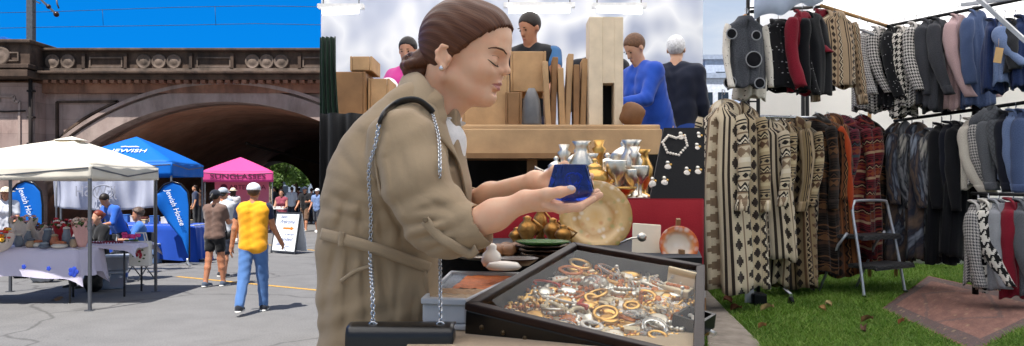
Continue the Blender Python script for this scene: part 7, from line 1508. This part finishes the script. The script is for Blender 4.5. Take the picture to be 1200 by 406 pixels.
hang('jacket', 'brown and cream woven jacket with long sleeves under the wooden rail', 'jacket', 978, 16, 101, 5.95, 22, 26, AZ8, .09, sleeve=.62, seed=7, cuff=True)
hz = P(1006, 34, 6.2); h_ = thing('clothes_hanger', 'empty grey hanger on the wooden rail', 'hanger', hz, 'clothes hangers'); b = MB(); b.tube([hz+Vector((-.10, .05, -.06)), hz, hz+Vector((.10, -.05, -.06))], .009, 8); b.build('shoulders', mat('grey_plastic', '#7d8087', .4), h_); b = MB(); b.tube([hz, hz+Vector((0, 0, .05)), hz+Vector((.02, 0, .075)), hz+Vector((0, 0, .09))], .003, 6); b.build('hook', M_CHR, h_)
# upper right row
UR = [(1016, 38, 130, HS3, 62, 'fine grey houndstooth jacket at the left end of the upper right rail', 19), (1030, 34, 130, HS1, 64, 'small houndstooth jacket second on the upper right rail', 18), (1046, 34, 128, DOT, 60, 'black flecked jacket between the houndstooth jackets', 18), (1059, 34, 137, HS2, 62, 'bold black and white houndstooth jacket in the middle of the upper rail', 18), (1073, 30, 126, HS1, 60, 'small check jacket left of the charcoal jackets', 18), (1088, 26, 122, GCH, 58, 'first charcoal jacket on the upper right rail', 21), (1101, 25, 131, GCH, 60, 'second charcoal jacket beside the pink jacket', 20), (1122, 20, 127, PNK, 52, 'dusty pink wool jacket on the upper right rail', 21), (1144, 15, 125, BLU, 52, 'long slate blue robe on the upper right rail', 21)]
for i, (px, y0, y1, m, yw, lb, wp) in enumerate(UR):
    f_ = (px-1040)/(1228-1040); d = 6.62+(5.62-6.62)*f_; hang('jacket' if i < 8 else 'robe', lb, 'jacket' if i < 8 else 'robe', px, y0, y1, d, (40, 36, 42, 38, 41, 37, 40, 35, 30)[i], wp*1.0, m, .075, sleeve=.50+.03*(i % 4), seed=20+i, hood=False, flare=1.15, fold=.014+.004*(i % 3), lean=R((2, -3, 2, -2, 3, -2, 2, -4, -3)[i]), cuff=i % 3 == 0)
for i, (px, y0, y1, m, lb) in enumerate(((1166, 26, 108, BLV, 'blue felt waistcoat right of the slate blue robe'), (1177, 26, 100, SKB, 'pale blue knitted top beside the blue felt waistcoat'), (1189, 26, 88, GRV, 'graphite felt jacket at the top right corner'), (1200, 22, 104, BLV, 'second blue felt waistcoat at the right edge'))):
    hang('waistcoat' if m is BLV else 'top', lb, 'waistcoat' if m is BLV else 'top', px, y0, y1, 5.7-.05*i, 38, 17, m, .06, sleeve=0 if m is BLV else .3, seed=40+i, hanger='w', flare=1.25)
b = MB(); p = P(1170, 65, 5.45); b.box(p, (.055, .004, .11), (0, R(10), 0)); b.tube([p+Vector((0, 0, .05)), p+Vector((.01, .01, .12))], .0015, 4); b.one('price_tag', mat('kraft_tag', '#b9986a', .8), 'brown card tag hanging on the blue felt waistcoat', 'tag')
# left foreground coats
hang('coat', 'cream and black woven coat at the far left of the patterned coats', 'coat', 846, 127, 340, 5.28, -38, 24, AZ1, .13, sleeve=.62, hood=True, seed=50, flare=1.35, fold=.028, hook=.12, sm=AH1, cuff=True, open_=.06); hang('coat', 'cream woven coat with dark zigzag bands second from the left', 'coat', 868, 130, 336, 5.36, -32, 24, AZ2, .12, sleeve=.60, hood=True, seed=51, flare=1.3, fold=.026, hook=.12, sm=AH2, cuff=True, open_=.06)
DLr = [(899, 148, 304, AZ1, 50, 'cream striped coat with draped sleeve left on the chrome rail', .55, True, 'w'), (911, 148, 333, AZ2, 55, 'cream and brown zigzag coat second on the chrome rail', .6, True, 'w'), (926, 146, 335, AZ3, 58, 'tan coat with dark zigzags third on the chrome rail', .6, True, 'w'), (941, 147, 336, AZ9, 52, 'long grey tan coat with diamond bands on the chrome rail', .6, False, 'w'), (955, 142, 318, AZ6, 55, 'dark hooded coat with brown bands in the middle of the chrome rail', .62, True, 'b'), (969, 142, 322, AZ4, 58, 'rust and black hooded coat left of the step stool', .62, True, 'b'), (983, 144, 316, AZ5, 55, 'magenta and orange banded coat behind the step stool', .60, True, 'b'), (995, 146, 300, AZ7, 55, 'red patterned coat right of the magenta coat', .60, False, 'b'), (1007, 143, 312, AZ7, 50, 'red and black hooded coat near the end of the chrome rail', .60, True, 'b'), (1020, 150, 305, AZ6, 50, 'dark brown patterned coat at the right end of the chrome rail', .60, True, 'b')]
for i, (px, y0, y1, m, yw, lb, sl, hd, hg) in enumerate(DLr):
    f_ = (px-880)/(1018-880); hang('coat', lb, 'coat', px, y0, y1, 5.75+1.0*f_, -yw, 22, m, .095, sleeve=sl, hood=hd, seed=60+i, flare=1.2, hanger=hg, fold=.020+.006*(i % 3), hook=.065, sm=(AH1, AH2, None, AH2, None, None, None, None, None, None)[i], cuff=i % 2 == 0, sr=.72+.08*(i % 3), lean=R((-3, 4, -2, 3, 0, -3, 4, -2, 2, 0)[i]))
b = MB(); q = [P(983, 150, 5.62), P(992, 160, 5.60), P(996, 200, 5.60), P(997, 246, 5.62)]; b.tube(dens(q, 20), [.02+.008*sin(i*.9) for i in range(20)], 10, flat=.4, up=(1, 0, 0)); b.one('orange_scarf', pat('plain', 'orange_scarf_cloth', ['#9c3c18']), 'bright orange scarf hanging among the red coats', 'scarf')
# lower right dark coats
DRr = [(1056, 152, 306, IK2, 55, 'blue brown blotched coat at the left end of the dark coats', True), (1068, 150, 300, IK1, 58, 'grey and black blotched hooded coat among the dark coats', True), (1081, 152, 304, IK2, 55, 'slate blotched coat third in the row of dark coats', True), (1093, 154, 302, IK1, 60, 'grey flecked coat left of the black coats', False), (1103, 148, 308, BLK, 58, 'long black coat in the middle of the dark coats', False), (1114, 146, 306, NVY, 58, 'navy coat right of the long black coat', False), (1125, 146, 300, BLK, 58, 'second long black coat next to the navy coat', False)]
for i, (px, y0, y1, m, yw, lb, hd) in enumerate(DRr):
    f_ = (px-1048)/(1225-1048); hang('coat', lb, 'coat', px, y0, y1, 6.75-1.2*f_, 38+4*(i % 3), 24, m, .085, sleeve=.62, hood=hd, seed=80+i, flare=1.2, fold=.018+.005*(i % 3), hook=.07, lean=R((2, -3, 3, -2, 2, -2, 3)[i]))
for i, (px, y0, y1, m, lb) in enumerate(((1139, 142, 222, CRM, 'cream knitted cardigan left of the grey cardigans'), (1149, 140, 218, HS3, 'dark flecked cardigan right of the cream cardigan'), (1160, 136, 216, MGR, 'mid grey cardigan in the row of cardigans'), (1171, 134, 218, GRQ, 'grey quilted cardigan in the row of cardigans'), (1181, 134, 214, NVY, 'navy cardigan right of the grey quilted cardigan'), (1190, 132, 212, SKB, 'pale blue cardigan near the right edge'), (1201, 132, 210, BLU, 'slate blue cardigan at the right edge'))):
    f_ = (px-1048)/(1225-1048); hang('cardigan', lb, 'cardigan', px, y0, y1, 6.7-1.2*f_, 36+4*(i % 2), 20, m, .075, sleeve=.50, hood=i in (2, 3), seed=100+i, flare=1.12, cuff=True, hook=.065)
for i, (px, y0, y1, m, lb) in enumerate(((1146, 240, 332, HS3, 'grey checked coat at the left of the lowest rail'), (1158, 238, 338, HS4, 'bold houndstooth coat on the lowest rail'), (1170, 238, 340, LGR, 'light grey coat on the lowest rail'), (1187, 237, 347, RED, 'crimson coat on the lowest rail'), (1199, 238, 346, MGR, 'grey coat at the right end of the lowest rail'))):
    f_ = (px-1138)/(1225-1138); hang('coat', lb, 'coat', px, y0, y1, 5.58-.28*f_, 36+3*(i % 2), 19, m, .07, sleeve=.52, seed=120+i, flare=1.15, hook=.06)
# clothes on the far side of the corner gap
for i, (px, m, lb) in enumerate(((1026, CRM, 'cream shirt far behind in the gap between the racks'), (1034, LGR, 'grey shirt far behind in the gap between the racks'), (1042, PNK, 'pink grey shirt far behind in the gap between the racks'))):
    hang('shirt', lb, 'shirt', px, 168, 300, 8.0, 30, 17, m, .08, sleeve=.5, seed=130+i, hook=.06)
rail(P(1012, 158, 8.0), P(1062, 158, 8.0), .012, M_CHR, 'chrome rail far behind in the gap between the racks')
# step stool
ss = thing('step_stool', 'grey folding step stool with two black treads on the grass', 'step stool', T(1030, 350))
f0, f1 = T(1013, 351.5), T(1061, 345); f0.z = f1.z = TZ+.004; ex = (f1-f0).normalized(); ey = Vector((-ex.y, ex.x, 0)); wS = (f1-f0).length; M_GT = mat('grey_tube', '#bcbfc8', .3, .5, .1)
def S(u, v, z): return f0+ex*(u*wS)+ey*v+Vector((0, 0, z))
pts = [S(.0, 0, 0), S(.03, .06, .36), S(.06, .12, .66), S(.10, .125, .735), S(.20, .128, .755), S(.80, .128, .755), S(.90, .125, .735), S(.94, .12, .66), S(.97, .06, .36), S(1, 0, 0)]
MB().tube(dens(pts, 60), .0112, 10).build('front_frame', M_GT, ss)
for u in (.04, .96): MB().tube([S(u, .42, 0), S(u, .24, .40), S(u, .16, .50)], .011, 8).build('rear_leg', M_GT, ss)
t = NT('ribbed_tread'); ck = t.n('ShaderNodeTexChecker', {0: t.tc(), 'Scale': 80}); t.link(t.mix(ck.outputs[1], (.012, .012, .014), (.05, .05, .055)), 'Base Color'); t.bump(ck.outputs[1], .8, .004); M_TRD = t.fin(.6)
for z, v0, v1 in ((.245, -.09, .16), (.47, .02, .26)):
    c = (S(.04, v0, z)+S(.96, v1, z))/2; MB().box(c, (wS*.90, v1-v0, .032), Matrix((ex, ey, Vector((0, 0, 1)))).transposed()).build('tread', M_TRD, ss, bevel=.008)
    MB().bar(S(.03, v0+.01, z-.012), S(.97, v0+.01, z-.012), .014, .022).build('tread_edge', M_TRD, ss)
for u in (0, 1): MB().lathe([(.02, 0), (.02, .03), (.016, .034)], S(u, 0, -.004), 12).build('rubber_foot', M_BLKM, ss)
# things far behind beyond the left end of the stall
for i, (px, w_, h_, d, c, lb) in enumerate(((858, 2.4, 3.6, 34, '#b9c6dc', 'pale blue far building behind the waistcoat'), (838, 1.4, 2.3, 30, '#d5dbe6', 'small white far building at the left of the clothes stall'))):
    q = P(px, 0, d); q.z = 0; bl_ = thing('far_building', lb, 'building', q); zt2 = P(0, 70 if i == 0 else 92, d).z; MB().box(q+Vector((0, 1, zt2/2)), (w_, 2, zt2)).build('wall', mat('far_pale%d' % i, c, .8), bl_)
    MB().box(q+Vector((0, 1, zt2+.1)), (w_+.2, 2.2, .2)).build('roof', mat('far_roof', '#9aa6ba', .7), bl_)
    for j in range(2): MB().box(q+Vector((-w_*.22+j*w_*.44, -.02, zt2-.8)), (.4, .06, .5)).build('window', mat('window_dark', '#27323f', .2), bl_)
